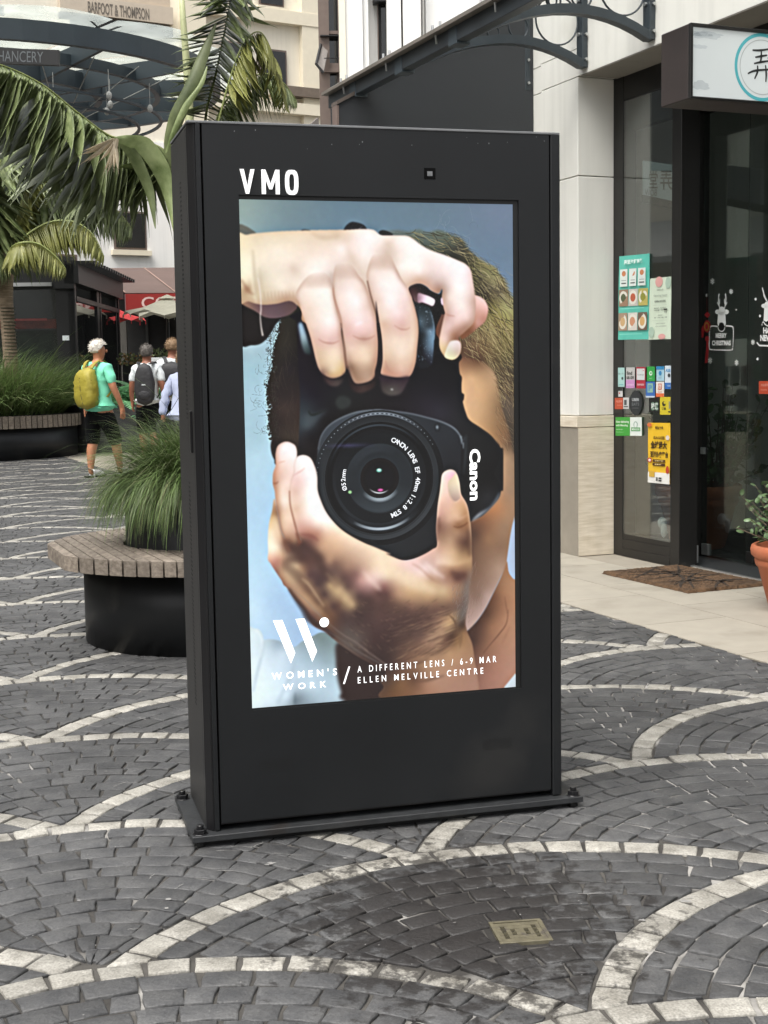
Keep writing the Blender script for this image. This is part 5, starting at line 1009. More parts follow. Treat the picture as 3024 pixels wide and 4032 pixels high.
# ink-wash clouds printed on the face
def wash(x, z, w_, h_, g_, seed):
    rr = random.Random(seed); n = 26; v = []
    for i in range(n):
        t = 6.28318 * i / n; k = rr.uniform(.75, 1.15); v.append((x + w_ * math.cos(t) * k, .0034, z + h_ * math.sin(t) * k))
    v = [(max(S0 + .013, min(S1 - .02, a)), b, c) for a, b, c in v]; b_ = MB(); b_.add(v, [tuple(range(n))]); b_.build('ink_wash', M[g_], sg)
M['wash1'] = mat('ink wash light', lin('#b4bbbd'), .5, emit=.14); M['wash2'] = mat('ink wash mid', lin('#99a2a6'), .5, emit=.12)
wash(-.88, 2.452, .085, .016, 'wash1', 1); wash(-.895, 2.453, .045, .010, 'wash2', 2); wash(-.905, 2.405, .04, .008, 'wash1', 3); wash(-.90, 2.255, .045, .018, 'wash1', 4)

# ---- notices on the window glass (y = -s)
def wpt(px, py, w):                                  # photo pixel on the plane x = w of the shopfront -> (y, z)
    d = ray(px, py); n = FX; t = ((fl(w, 0) - EYE).dot(Vector((n.x, n.y, 0)))) / (d.x * n.x + d.y * n.y); X = EYE + d * t; return (X - FC).dot(FY), X.z
def notice(name, label, cat, quad, colr, w=.2395, prints=(), group=None, curl=0.0, shape=None):
    """quad: photo pixels TL,TR,BR,BL; prints: (kind, u0,v0,u1,v1, colour or text ...) in the notice's own 0..1 space"""
    P = [wpt(x, y, w) for x, y in quad]; y0 = max(P[0][0], P[3][0]); cx = sum(p[0] for p in P) / 4; zb = min(p[1] for p in P)
    t = thing(name, label, cat, fl(w, -cx, 0), FA, group)
    def U(u, v, d=0.0):
        a = (P[0][0] * (1 - u) + P[1][0] * u, P[0][1] * (1 - u) + P[1][1] * u); b = (P[3][0] * (1 - u) + P[2][0] * u, P[3][1] * (1 - u) + P[2][1] * u)
        return (-d - curl * math.sin(u * 5 + v * 4) ** 2, a[0] * (1 - v) + b[0] * v - cx, a[1] * (1 - v) + b[1] * v)
    def patch(u0, v0, u1, v1, m_, d, nm):
        b_ = MB(); b_.add([U(u0, v1, d), U(u1, v1, d), U(u1, v0, d), U(u0, v0, d)], [(0, 1, 2, 3)]); return b_.build(nm, m_, t)
    if shape == 'oval':
        b_ = MB(); b_.add([U(.5 + .5 * math.cos(k), .5 + .5 * math.sin(k)) for k in np.linspace(0, 6.283, 33)[:-1]], [tuple(range(32))]); b_.build('sheet', pm(colr), t)
    else:
        b_ = MB(); nx_, ny_ = (6, 10) if curl else (1, 1)
        for i in range(nx_ + 1):
            for j_ in range(ny_ + 1): b_.v.append(U(i / nx_, j_ / ny_))
        for i in range(nx_):
            for j_ in range(ny_): a = i * (ny_ + 1) + j_; b_.f.append((a, a + 1, a + ny_ + 2, a + ny_ + 1)); b_.m.append(0)
        b_.build('sheet', pm(colr), t)
    for k, p in enumerate(prints):
        d = .0012 + curl + .00025 * k
        if p[0] == 'r': patch(*p[1:5], pm(p[5]), d, 'print')
        elif p[0] == 'o':
            u0, v0, u1, v1 = p[1:5]; b_ = MB(); b_.add([U((u0 + u1) / 2 + (u1 - u0) / 2 * math.cos(q), (v0 + v1) / 2 + (v1 - v0) / 2 * math.sin(q), d) for q in np.linspace(0, 6.283, 21)[:-1]], [tuple(range(20))]); b_.build('print', pm(p[5]), t)
        elif p[0] == 't':
            u0, v0, u1, v1 = p[1:5]; me = text_mesh(p[6], 1.0, bold=p[7] if len(p) > 7 else .015); me.materials.clear(); me.materials.append(pm(p[5]))
            co = np.empty(len(me.vertices) * 3); me.vertices.foreach_get('co', co); co = co.reshape(-1, 3)
            if not len(co): continue
            lo, hi = co.min(0), co.max(0)
            for q in range(len(co)):
                a = (co[q, 0] - lo[0]) / (hi[0] - lo[0]); b = (co[q, 1] - lo[1]) / (hi[1] - lo[1]); me.vertices[q].co = U(u0 + (u1 - u0) * a, v1 - (v1 - v0) * b, d)
            o = bpy.data.objects.new('lettering', me); col.objects.link(o); o.parent = t
    return t
_pm = {}
def pm(c):
    if c not in _pm: _pm[c] = mat('print ' + c, lin(c), .55, var=.03, scale=30)
    return _pm[c]
def px(x, y): return (2420 + x * .4433, 960 + y * .4433)        # pixels of the enlarged window view -> photo pixels
def q4(x0, y0, x1, y1): return [px(x0, y0), px(x1, y0), px(x1, y1), px(x0, y1)]
dish = []
for r, (v0, v1) in enumerate(((.40, .60), (.68, .89))):
    for c in range(3):
        u0 = .03 + c * .325; dish += [('r', u0, v0, u0 + .30, v1, ['#9a7a63', '#c9c4bd', '#b9ab5f', '#a58a74', '#d3cdc5', '#6e5648'][r * 3 + c]), ('o', u0 + .01, v0 + .015, u0 + .28, v1 - .015, '#dedbd0'), ('o', u0 + .06, v0 + .05, u0 + .23, v1 - .05, ['#4f5a3c', '#b8583c', '#8f8f3a', '#c9a676', '#c98d6c', '#d0a56a'][r * 3 + c])]
for c in range(3):
    u0 = .08 + c * .30; dish += [('r', u0, .16, u0 + .24, .365, '#dfe6e2'), ('o', u0 + .06, .18, u0 + .19, .245, '#c97f55'), ('r', u0 + .05, .29, u0 + .20, .298, '#9aa3a0'), ('r', u0 + .05, .32, u0 + .20, .335, '#5d6664')]
notice('menu_poster', 'tall teal menu poster with rows of food photographs taped inside the shop window', 'poster', [px(42, 112), px(313, 85), px(303, 848), px(32, 853)], '#5fc3b2', prints=dish + [('t', .22, .05, .84, .105, '#e6f3ee', '\u5f04\u5802\u6d77\u9c9c\u5957\u9910', .03), ('r', .1, .625, .9, .632, '#8fd9cb'), ('r', .1, .93, .85, .937, '#8fd9cb')], curl=.002)
notice('hours_poster', 'pale green opening hours poster with pastel blobs beside the teal menu', 'poster', [px(315, 310), px(505, 290), px(500, 845), px(303, 852)], '#cfdcc8', prints=[('o', .28, -.02, .62, .15, '#d9a19c'), ('o', .75, .0, 1.0, .19, '#a9bfae'), ('o', .0, .79, .28, .97, '#a9bfae'), ('o', .45, .91, .78, 1.0, '#d9a19c'), ('t', .37, .185, .66, .21, '#5a625a', 'HELLO'), ('t', .22, .27, .85, .31, '#8a928a', 'Opening Hours'), ('t', .26, .365, .78, .395, '#444b45', 'OPEN HOURS', .03), ('t', .25, .48, .8, .50, '#555c55', 'MONDAY - THURSDAY'), ('t', .25, .515, .68, .535, '#555c55', '11:00 AM - 9:00'), ('r', .70, .505, .86, .53, '#3a3f3a'), ('t', .72, .55, .84, .57, '#444b45', '9:30'), ('t', .45, .60, .65, .615, '#555c55', 'FRIDAY'), ('t', .28, .635, .85, .655, '#555c55', 'SAT - SUN 11:00 - 9:30'), ('r', .2, .44, .85, .4425, '#9fa89d'), ('r', .2, .69, .85, .6925, '#9fa89d'), ('t', .38, .735, .8, .75, '#7d857c', 'PUBLIC HOLIDAY'), ('t', .35, .78, .85, .795, '#7d857c', 'CLOSED')], curl=.0015)
stk = [('pale aqua sticker at the left end of the top row of window stickers', (30, 1100, 88, 1270), '#a9cfcb', [('t', .1, .27, .4, .37, '#56706d', '10'), ('t', .55, .27, .85, .35, '#7d9794', 'OFF'), ('o', .55, .48, .85, .64, '#34413f'), ('t', .15, .85, .85, .93, '#3fa0a8', 'yelp')]),
       ('pink and grey find us on sticker in the top row', (102, 1098, 180, 1282), '#bdbcba', [('r', 0, .60, 1, 1, '#c58cc0'), ('t', .1, .18, .7, .36, '#333333', 'find', .02), ('t', .1, .42, .9, .56, '#333333', 'us on', .02), ('t', .1, .78, .9, .88, '#e4c6e0', 'zomato')]),
       ('crimson and white sticker right of the find us on sticker', (193, 1095, 274, 1285), '#ac2236', [('r', .06, .07, .93, .60, '#cfd3d3'), ('t', .15, .33, .85, .39, '#8b9292', 'RECOMMENDED'), ('o', .74, .13, .84, .19, '#c22b3f'), ('t', .12, .76, .88, .86, '#e6c9cc', 'zomato', .02)]),
       ('bright green payment sticker in the top row', (288, 1090, 358, 1220), '#2f9a45', [('o', .3, .30, .7, .62, '#d8ecd9'), ('o', .42, .38, .62, .52, '#2f9a45'), ('t', .3, .78, .7, .85, '#a9d6b0', 'PAY')]),
       ('pale blue payment sticker with a darker blue band in the top row', (372, 1088, 441, 1218), '#a5c9d8', [('r', 0, 0, 1, .22, '#2d83b8'), ('o', .32, .30, .68, .62, '#2f7fb5'), ('t', .3, .75, .7, .84, '#7394a3', 'PAY')]),
       ('white and blue sticker cut off at the right end of the top row', (447, 1082, 500, 1290), '#cfd9e2', [('r', 0, .73, 1, 1, '#2a68b4'), ('t', .12, .14, .95, .27, '#4f93c4', 'ASB', .03), ('o', .5, .33, .95, .50, '#323a42'), ('t', .4, .82, .95, .9, '#b9cfe6', 'VISA')]),
       ('cobalt blue sticker with a pale green square in the second row', (278, 1225, 358, 1365), '#3567b0', [('r', .2, .1, .8, .68, '#8fb9a6'), ('t', .3, .2, .7, .6, '#5b8fae', 'P', .06), ('r', 0, .9, 1, 1, '#c7d3df')]),
       ('white and orange sticker with a rounded red outline in the second row', (368, 1225, 440, 1360), '#e0dcd6', [('r', 0, .76, 1, 1, '#d8693a'), ('r', .28, .12, .72, .52, '#c96a4a'), ('r', .36, .18, .64, .46, '#e0dcd6'), ('t', .4, .2, .6, .44, '#c96a4a', 'A', .05), ('t', .25, .62, .75, .70, '#c96a4a', 'koubei')]),
       ('tiny black and white sticker at the left edge of the window', (33, 1280, 72, 1358), '#c9c9c9', [('r', 0, 0, 1, .33, '#222222'), ('o', .15, .5, .45, .68, '#c23a3a')]),
       ('orange red sticker with fine Chinese print at the lower left of the glass', (2, 1368, 74, 1468), '#b84a2c', [('t', .12, .2, .9, .42, '#e0a08c', '\u5927\u4f17\u70b9\u8bc4'), ('t', .3, .6, .9, .72, '#d98a74', 'dianping')]),
       ('small white code card beside the orange red sticker', (76, 1366, 128, 1466), '#c8cac9', [('r', .2, .2, .62, .66, '#4a4d4f'), ('r', .14, .76, .86, .84, '#2c2e30')]),
       ('black rounded sticker with four white characters', (306, 1372, 402, 1498), '#101312', [('o', .2, .26, .52, .56, '#5f7a68'), ('o', .56, .26, .88, .56, '#5f7a68'), ('o', .2, .56, .52, .86, '#5f7a68'), ('o', .56, .56, .88, .86, '#5f7a68'), ('t', .24, .31, .86, .80, '#d3dbd5', '\u5473\u9053', .03)]),
       ('yellow sticker with a black bird emblem against the window post', (403, 1360, 497, 1518), '#cdbb2c', [('o', .22, .24, .55, .52, '#2b281a'), ('o', .36, .26, .6, .40, '#cdbb2c'), ('t', .18, .58, .58, .72, '#3a3516', '\u718a\u732b', .03), ('r', .85, .25, 1, .66, '#8d8a72'), ('r', .8, .80, 1, .87, '#2b281a')])]
for lab_, (x0, y0, x1, y1), c_, pr in stk: notice('window_sticker', lab_, 'sticker', q4(x0, y0, x1, y1), c_, prints=pr, group='small stickers on the shop window')
notice('delivery_sticker', 'black oval delivery sticker with the words UBER EATS on the window', 'sticker', q4(132, 1302, 244, 1524), '#23262a', prints=[('t', .22, .31, .78, .43, '#b9bdc0', 'UBER', .02), ('t', .22, .49, .78, .61, '#7f8487', 'EATS', .0), ('r', .25, .70, .75, .712, '#7f8487')], shape='oval')
notice('delivery_sticker', 'wide green and white delivery sticker reading Now delivering with Menulog', 'sticker', q4(8, 1540, 243, 1705), '#3c9a3a', prints=[('r', .565, 0, 1, 1, '#dbe2dd'), ('t', .03, .18, .52, .34, '#dcebd9', 'Now delivering', .03), ('t', .03, .38, .48, .52, '#dcebd9', 'with Menulog', .03), ('t', .04, .62, .28, .69, '#dcebd9', 'tap the app', .01), ('t', .04, .77, .32, .84, '#a9d3a6', 'Menulog.co.nz', .0), ('r', .61, .55, .95, .75, '#2f8a3c'), ('t', .64, .59, .92, .71, '#e3efe3', 'MENULOG', .02), ('o', .70, .22, .86, .56, '#8fa89a'), ('o', .73, .27, .83, .56, '#dbe2dd')])
notice('delivery_poster', 'tall yellow delivery poster with bold black Chinese headline and white foot', 'poster', [px(298, 1588), px(497, 1592), px(492, 2137), px(300, 2118)], '#e3b728', prints=[('r', .0, .82, 1, 1, '#e2e1dc'), ('t', .35, .055, .7, .105, '#4a3412', '\u718a\u732b\u5916\u5356', .02), ('t', .28, .215, .78, .275, '#4a3412', 'EASI\u9001', .02), ('t', .14, .30, .88, .43, '#3a2710', '\u5168\u7403\u6700\u5927', .05), ('t', .12, .47, .93, .575, '#3a2710', '\u4e9a\u6d32\u5916\u5356\u5e73\u53f0', .04), ('r', .24, .605, .80, .65, '#4a2c10'), ('t', .34, .615, .72, .64, '#e8cf8a', '\u7acb\u5373\u4e0b\u8f7d'), ('r', .23, .665, .80, .71, '#4a2c10'), ('t', .34, .675, .72, .70, '#e8cf8a', '\u9996\u5355\u4f18\u60e0'), ('o', -.0, .58, .2, .66, '#b33a2a'), ('o', .04, .60, .16, .645, '#e8e0d8'), ('o', .85, .70, 1.0, .83, '#b33a2a'), ('r', .08, .80, .34, .90, '#c9a23a'), ('r', .40, .90, .48, .96, '#5a5a58'), ('r', .52, .90, .66, .925, '#2a2a2a'), ('r', .52, .94, .66, .965, '#2a2a2a'), ('o', -.0, .0, .22, .07, '#c96a3a'), ('o', .85, .2, 1.0, .28, '#d9cfc8')], curl=.002)

# glowing panel added inside the window in place of a sign reflection, lettering mirrored
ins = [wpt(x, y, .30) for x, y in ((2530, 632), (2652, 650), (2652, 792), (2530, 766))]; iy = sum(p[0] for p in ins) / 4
isg = thing('sign_reflection_panel', 'pale panel behind the upper window pane, standing in for a reflected sign', 'sign', fl(.30, -iy, 0), FA)
M['reflection_face'] = mat('sign reflection face', lin('#8d9698'), .5, var=.04, emit=.06)
b_ = MB(); b_.add([(x, p[0] - iy, p[1]) for x in (0, .03) for p in ins], [(0, 1, 2, 3), (7, 6, 5, 4), (0, 4, 5, 1), (1, 5, 6, 2), (2, 6, 7, 3), (3, 7, 4, 0)]); b_.build('panel', M['reflection_face'], isg)
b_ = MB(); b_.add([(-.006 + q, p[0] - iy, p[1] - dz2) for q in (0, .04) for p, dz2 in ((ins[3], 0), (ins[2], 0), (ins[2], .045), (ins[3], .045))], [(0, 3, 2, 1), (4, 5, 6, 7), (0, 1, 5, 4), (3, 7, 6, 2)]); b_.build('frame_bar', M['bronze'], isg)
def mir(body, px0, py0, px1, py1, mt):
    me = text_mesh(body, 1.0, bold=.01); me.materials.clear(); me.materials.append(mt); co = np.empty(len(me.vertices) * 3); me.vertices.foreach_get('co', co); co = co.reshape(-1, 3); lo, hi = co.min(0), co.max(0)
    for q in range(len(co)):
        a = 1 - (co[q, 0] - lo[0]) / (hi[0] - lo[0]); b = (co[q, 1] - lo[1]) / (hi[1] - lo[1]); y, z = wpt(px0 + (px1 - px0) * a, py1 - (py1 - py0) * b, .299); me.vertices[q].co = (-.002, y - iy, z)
    o = bpy.data.objects.new('lettering', me); col.objects.link(o); o.parent = isg  # mirrored lettering of the added sign reflection panel
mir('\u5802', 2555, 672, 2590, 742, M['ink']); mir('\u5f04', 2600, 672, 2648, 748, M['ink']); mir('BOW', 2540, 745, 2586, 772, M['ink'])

# ---- christmas decals on the first two door leaves
def dpt(px_, py_, w=DG - .004): y, z = wpt(px_, py_, w); return y, z
def dz(x, y): return dpt(2740 + x * .29399, 1050 + y * .29399)
M['decal'] = mat('white window decal', (.85, .86, .85), .6, var=.05)
def decal(name, label, cat, polys, m_='decal', group=None):
    pts = [dz(x, y) for p in polys for x, y in (p if isinstance(p, list) else p['pts'])]; cy = sum(p[0] for p in pts) / len(pts)
    t = thing(name, label, cat, fl(DG - .004, -cy, 0), FA, group); b_ = MB()
    for p in polys:
        if isinstance(p, list): b_.add([(0, dz(x, y)[0] - cy, dz(x, y)[1]) for x, y in p], [tuple(range(len(p)))])
        else:
            P = [Vector((0, dz(x, y)[0] - cy, dz(x, y)[1])) for x, y in p['pts']]; P = catmull(P, 5) if p.get('smooth', True) else P; n = len(P)
            b_.strip(P, [p['w']] * n, [Vector((1, 0, 0)).cross((P[min(i + 1, n - 1)] - P[max(i - 1, 0)]).normalized()) for i in range(n)])
    b_.build('cutout', M[m_], t); return t, cy
def ell(cx, cy, rx, ry, n=20): return [(cx + rx * math.cos(k), cy + ry * math.sin(k)) for k in np.linspace(0, 6.283, n + 1)[:-1]]
def dtext(t, cy, body, x0, y0, x1, y1, bold=.04):
    me = text_mesh(body, 1.0, bold=bold); me.materials.clear(); me.materials.append(M['decal']); co = np.empty(len(me.vertices) * 3); me.vertices.foreach_get('co', co); co = co.reshape(-1, 3); lo, hi = co.min(0), co.max(0)
    for q in range(len(co)):
        a = (co[q, 0] - lo[0]) / (hi[0] - lo[0]); b = (co[q, 1] - lo[1]) / (hi[1] - lo[1]); y, z = dz(x0 + (x1 - x0) * a, y1 - (y1 - y0) * b); me.vertices[q].co = (-.0004, y - cy, z)
    o = bpy.data.objects.new('lettering', me); col.objects.link(o); o.parent = t
body_ = [(288, 620), (282, 720), (292, 830), (310, 760), (330, 748), (350, 748), (372, 765), (386, 830), (402, 740), (398, 620)]
t_, cy_ = decal('reindeer_decal', 'white reindeer window decal holding a frame that reads MERRY CHRISTMAS', 'window decal', [ell(348, 595, 46, 60), ell(290, 605, 32, 32), ell(408, 605, 32, 32), [(300, 600), (286, 760), (300, 800), (318, 752), (340, 745), (365, 752), (388, 800), (402, 760), (392, 600)],
    dict(pts=[(325, 570), (312, 520), (305, 470), (303, 420), (312, 362)], w=.0085), dict(pts=[(312, 530), (285, 475)], w=.006, smooth=False), dict(pts=[(318, 500), (320, 432)], w=.006, smooth=False), dict(pts=[(372, 570), (392, 520), (398, 470), (402, 420), (395, 362)], w=.0085), dict(pts=[(390, 530), (420, 475)], w=.006, smooth=False), dict(pts=[(386, 500), (380, 432)], w=.006, smooth=False),
    dict(pts=[(290, 800), (215, 795), (188, 830), (182, 950), (180, 1080), (205, 1110), (340, 1115), (470, 1115), (492, 1085), (500, 950), (500, 830), (480, 800), (400, 792)], w=.0078), dict(pts=ell(342, 808, 46, 58)[0:11], w=.005)])
dtext(t_, cy_, 'MERRY', 266, 890, 412, 955, .05); dtext(t_, cy_, 'CHRISTMAS', 216, 988, 468, 1056, .05)
b_ = MB(); b_.add([(-.0004, dz(x, y)[0] - cy_, dz(x, y)[1]) for x, y in ell(342, 805, 38, 52)], [tuple(range(20))]); b_.build('nose', M['black'], t_)
b_ = MB()
for i in range(8):
    for (xa, ya, xb, yb) in ((225 + i * 34, 1110, 243 + i * 34, 1118), (186, 850 + i * 32, 196, 866 + i * 32), (490, 850 + i * 32, 500, 866 + i * 32)):
        b_.add([(-.0006, dz(x, y)[0] - cy_, dz(x, y)[1]) for x, y in ((xa, ya), (xb, ya), (xb, yb), (xa, yb))], [(0, 1, 2, 3)])
b_.build('stripe', M['black'], t_)
t2, cy2 = decal('reindeer_decal', 'second white reindeer decal at the right edge of the photo, its words cut off', 'window decal', [ell(915, 525, 38, 30), [(930, 470), (990, 480), (1000, 700), (940, 740), (908, 720), (915, 560)], dict(pts=[(965, 480), (930, 420), (905, 340), (890, 280)], w=.0085), dict(pts=[(930, 430), (905, 380)], w=.006, smooth=False),
    dict(pts=[(815, 1015), (850, 1055), (1000, 1062)], w=.0085, smooth=False), dict(pts=[(905, 735), (935, 780), (990, 800)], w=.006), dict(pts=[(885, 790), (890, 750), (910, 730)], w=.004)])
dtext(t2, cy2, 'HAPPY', 902, 815, 1110, 895, .05); dtext(t2, cy2, 'NEW YEAR', 862, 912, 1190, 998, .05)
for i, (x, y, s_, lb) in enumerate(((220, 195, 42, 'snowflake decal highest on the glass, above the reindeer antlers'), (470, 332, 34, 'snowflake decal just right of the reindeer antlers'), (190, 1258, 42, 'snowflake decal over the foot of the red tassel'), (544, 1285, 40, 'snowflake decal below the right corner of the MERRY CHRISTMAS frame'), (763, 1012, 36, 'snowflake decal left of the cut off second reindeer'))):
    polys = []
    for k in range(6):
        a = k * math.pi / 3 + .5; polys.append(dict(pts=[(x, y), (x + s_ * .68 * math.cos(a), y + s_ * math.sin(a))], w=.005, smooth=False)); polys.append(ell(x + s_ * .5 * math.cos(a), y + s_ * .72 * math.sin(a), 8, 10, 8))
    decal('snowflake_decal', 'white ' + lb, 'window decal', polys, group='snowflake decals on the shop door')
for x, y, lb in ((538, 578, 'small faint white dot decal right of the first reindeer'), (800, 435, 'white snow dot decal beside the second reindeer antler'), (858, 660, 'white snow dot decal beside the second reindeer neck'), (826, 1236, 'white snow dot decal under the second reindeer')): decal('dot_decal', lb, 'window decal', [ell(x, y, 8 if x < 600 else 13, 10 if x < 600 else 19)], group='snow dot decals on the shop door')
M['chinared'] = mat('red satin', lin('#9c1b22'), .6, var=.15); M['gold'] = mat('gold print', lin('#a58a3a'), .5, metal=.3)
tt, cyt = decal('new_year_charm', 'red Chinese new year charm with gold medallion and long tassel hanging in the doorway', 'hanging charm', [ell(153, 645, 40, 44, 4), ell(150, 800, 46, 82), [(70, 840), (92, 790), (120, 800), (100, 950), (75, 948)], ell(152, 965, 30, 40, 8), [(140, 1000), (166, 1000), (176, 1100), (155, 1288), (120, 1288), (138, 1100)], dict(pts=[(145, 410), (150, 600)], w=.0012, smooth=False)], 'chinared')
for (p, mm, d_) in ((ell(146, 802, 34, 60), 'gold', -.0006), (ell(146, 802, 20, 40), 'chinared', -.0009)): b_ = MB(); b_.add([(d_, dz(x, y)[0] - cyt, dz(x, y)[1]) for x, y in p], [tuple(range(len(p)))]); b_.build('medallion', M[mm], tt)
b_ = MB(); b_.ellipsoid((.0, dz(141, 385)[0] - cyt, dz(141, 385)[1]), (.004, .006, .010), 8, 6); b_.build('suction_hook', M['silver'], tt)
w2 = [dpt(2740 + x * .294, 1050 + y * .294) for x, y in ((843, 1533), (980, 1530), (980, 1705), (843, 1705))]
notice('door_sticker', 'orange red square sticker low on the second door leaf', 'sticker', [(2988, 1501), (3028, 1500), (3028, 1551), (2988, 1551)], '#b8492f', w=DG - .004, prints=[('t', .2, .2, .95, .42, '#dba595', '\u5927\u4f17\u70b9\u8bc4'), ('t', .2, .62, .8, .75, '#dba595', 'dianping')])

# ---- door mat
mt_ = thing('door_mat', 'rough brown coir door mat with a dark leaf pattern, worn at the edge', 'door mat', Vector((1.600, 7.26, 0)), R(24))
b_ = MB(); nx_, ny_ = 44, 78; hx, hy = .262, .395
for i in range(nx_ + 1):
    for j in range(ny_ + 1):
        x = -hx + 2 * hx * i / nx_; y = -hy + 2 * hy * j / ny_; e_ = min(i, nx_ - i, j, ny_ - j); z = .0165 + random.uniform(-.0022, .0022) if e_ else .002
        b_.v.append((x + (random.uniform(-.004, .004) if e_ < 2 else 0), y + (random.uniform(-.004, .004) if e_ < 2 else 0), z))
for i in range(nx_):
    for j in range(ny_): a = i * (ny_ + 1) + j; b_.f.append((a, a + ny_ + 1, a + ny_ + 2, a + 1)); b_.m.append(0)
b_.build('pile', M['mat'], mt_)
M['matdark'] = mat('dark mat print', (.030, .020, .013), .98, bump=.004, bscale=220)
b_ = MB()
for s_ in (((-.24, .1), (-.1, .2), (.1, .38)), ((.0, -.38), (.1, -.2), (.24, -.3)), ((-.24, -.3), (-.1, -.15), (.24, .0)), ((-.2, .3), (0, .1), (.05, -.3)), ((-.2, -.36), (.0, -.05), (.2, .1)), ((.2, -.36), (.02, -.18), (-.22, -.1)), ((-.22, .02), (.0, .06), (.22, .35)), ((-.2, .38), (.0, .2), (.22, .12)), ((-.1, -.40), (.05, -.25), (.22, -.22)), ((-.22, -.22), (-.02, -.02), (.06, .38)), ((.22, -.05), (.1, .05), (-.1, .40)), ((-.22, .20), (-.05, .13), (.2, .24))):
    P = catmull([Vector((x, y, .0188)) for x, y in s_], 8); n = len(P)
    b_.strip(P, [.006 + .013 * math.sin(math.pi * i / (n - 1)) for i in range(n)], [Vector((0, 0, 1)).cross((P[min(i + 1, n - 1)] - P[max(i - 1, 0)]).normalized()) for i in range(n)])
b_.build('printed_leaf', M['matdark'], mt_)
# ------------------------------------------------------------------ round timber bench planters
def bench_planter(name, label, cx, cy, Rb, Rd, zt, th_, pitch, pot_r, pot_h, ang):
    t = thing(name, label, 'bench planter', (cx, cy, 0), 0)
    b_ = MB(); b_.lathe([(.02, .001), (Rd, .001), (Rd, zt - th_ - .002), (.02, zt - th_ - .002)], 64); b_.build('drum', M['planter'], t, smooth=False)
    o = t.children[0]; 
    for p in o.data.polygons: p.use_smooth = abs(p.normal.z) < .5
    ca, sa = math.cos(ang), math.sin(ang); n = int(Rb / pitch)
    cnt_ = 0
    for i in range(-n, n + 1):
        y0, y1 = i * pitch - pitch * .43, i * pitch + pitch * .43
        if max(abs(y0), abs(y1)) >= Rb * .995: continue
        def half(y): return math.sqrt(max(Rb * Rb - y * y, 0))
        segs = []; ys = np.linspace(y0, y1, 4)
        rt = [(half(y), y) for y in ys]; lf = [(-half(y), y) for y in ys[::-1]]
        inner = pot_r + .012
        if min(abs(y0), abs(y1)) < inner and not (y0 * y1 < 0 and False):
            hi_ = lambda y: math.sqrt(max(inner * inner - y * y, 0))
            segs.append(rt + [(hi_(y), y) for y in ys[::-1]]); segs.append([(-hi_(y), y) for y in ys] + lf)
        else: segs.append(rt + lf)
        for s in segs:
            P = [(x * ca - y * sa, x * sa + y * ca) for x, y in s]; dz_ = random.uniform(-.0012, .0012)
            b_ = MB(); b_.prism(P, 'z', zt - th_ + dz_, zt + dz_); b_.build('slat', M['wood'], t, bevel=.0015 if Rb < 1 else 0)
    b_ = MB(); b_.lathe([(pot_r - .008, zt + pot_h - .03), (pot_r - .008, zt + pot_h), (pot_r, zt + pot_h), (pot_r, zt - th_)], 56); o = b_.build('inner_pot', M['planter'], t, smooth=True)
    b_ = MB(); b_.lathe([(.001, zt + pot_h - .02), (pot_r - .008, zt + pot_h - .03)], 32); b_.build('soil', M['soil'], t)
    return t
bp1 = bench_planter('bench_planter', 'near round slatted timber bench on a black drum, half hidden by the display', -.77, 5.97, .70, .545, .412, .064, .0462, .36, .205, math.atan2(-.925, .38))
bp2 = bench_planter('bench_planter', 'larger distant round planter with a timber rim, left edge of the photo', -6.15, 20.25, 1.66, 1.60, .61, .17, .085, 1.35, .05, math.atan2(-.9, .44))

def grass_clump(name, label, cx, cy, z0, r0, n, ln, wd, lean, mats, seed, drop=1.0, hang=0):
    rr = random.Random(seed); mbs = [MB() for _ in mats]
    for i in range(n + hang):
        a = rr.uniform(0, 6.283) if i < n else rr.uniform(2.6, 4.6); r = r0 * (math.sqrt(rr.random()) if i < n else rr.uniform(.85, 1.02)); x, y = cx + r * math.cos(a), cy + r * math.sin(a)
        a2 = a + rr.gauss(0, .55); L_ = ln * rr.uniform(.55, 1.12) * (1.5 if rr.random() < .012 else 1); le = lean * rr.uniform(.25, 1.2) * (.5 + .6 * r / r0)
        dr = drop
        if i >= n: le = rr.uniform(.35, .8); dr = rr.uniform(2.2, 3.8); a2 = a + rr.gauss(0, .3); L_ = ln * rr.uniform(.5, .95); x, y = cx + r * 1.12 * math.cos(a), cy + r * 1.12 * math.sin(a)
        v = Vector((math.cos(a2) * math.sin(le), math.sin(a2) * math.sin(le), math.cos(le))); p = Vector((x, y, z0)); P = [p.copy()]; k = 7
        for j in range(k):
            p = p + v * (L_ / k); P.append(p.copy()); v = (v + Vector((0, 0, -1)) * (.13 + .20 * j / k) * dr * rr.uniform(.6, 1.4) + Vector((math.cos(a2), math.sin(a2), 0)) * .05).normalized()
        side = Vector((-math.sin(a2), math.cos(a2), 0)); side = (side + Vector((rr.uniform(-.6, .6), rr.uniform(-.6, .6), rr.uniform(-.3, .3)))).normalized()
        m_ = mbs[0 if rr.random() < .86 else -1]; w = wd * rr.uniform(.6, 1.3)
        m_.strip(P, [w * (1 - (j / k) ** 1.6 * .9) for j in range(k + 1)], side)
    t = thing(name, label, 'grass', (0, 0, 0))
    for m_, mt in zip(mbs, mats):
        o = m_.build('blades', M[mt], t); o['kind'] = 'stuff'; o.data.polygons.foreach_set('use_smooth', [True] * len(o.data.polygons))
    return t
grass_clump('ornamental_grass', 'fine green grass drooping over the black pot of the near bench planter', -.72, 5.97, .60, .28, 5000, .48, .0047, .58, ['grass', 'grass_pale'], 3, drop=1.3, hang=1500)
grass_clump('ornamental_grass', 'dense grass mound filling the far round planter under the palm trunk', -6.15, 20.25, .62, 1.40, 11000, 1.05, .015, .8, ['grass', 'grass_pale'], 4, drop=.75)

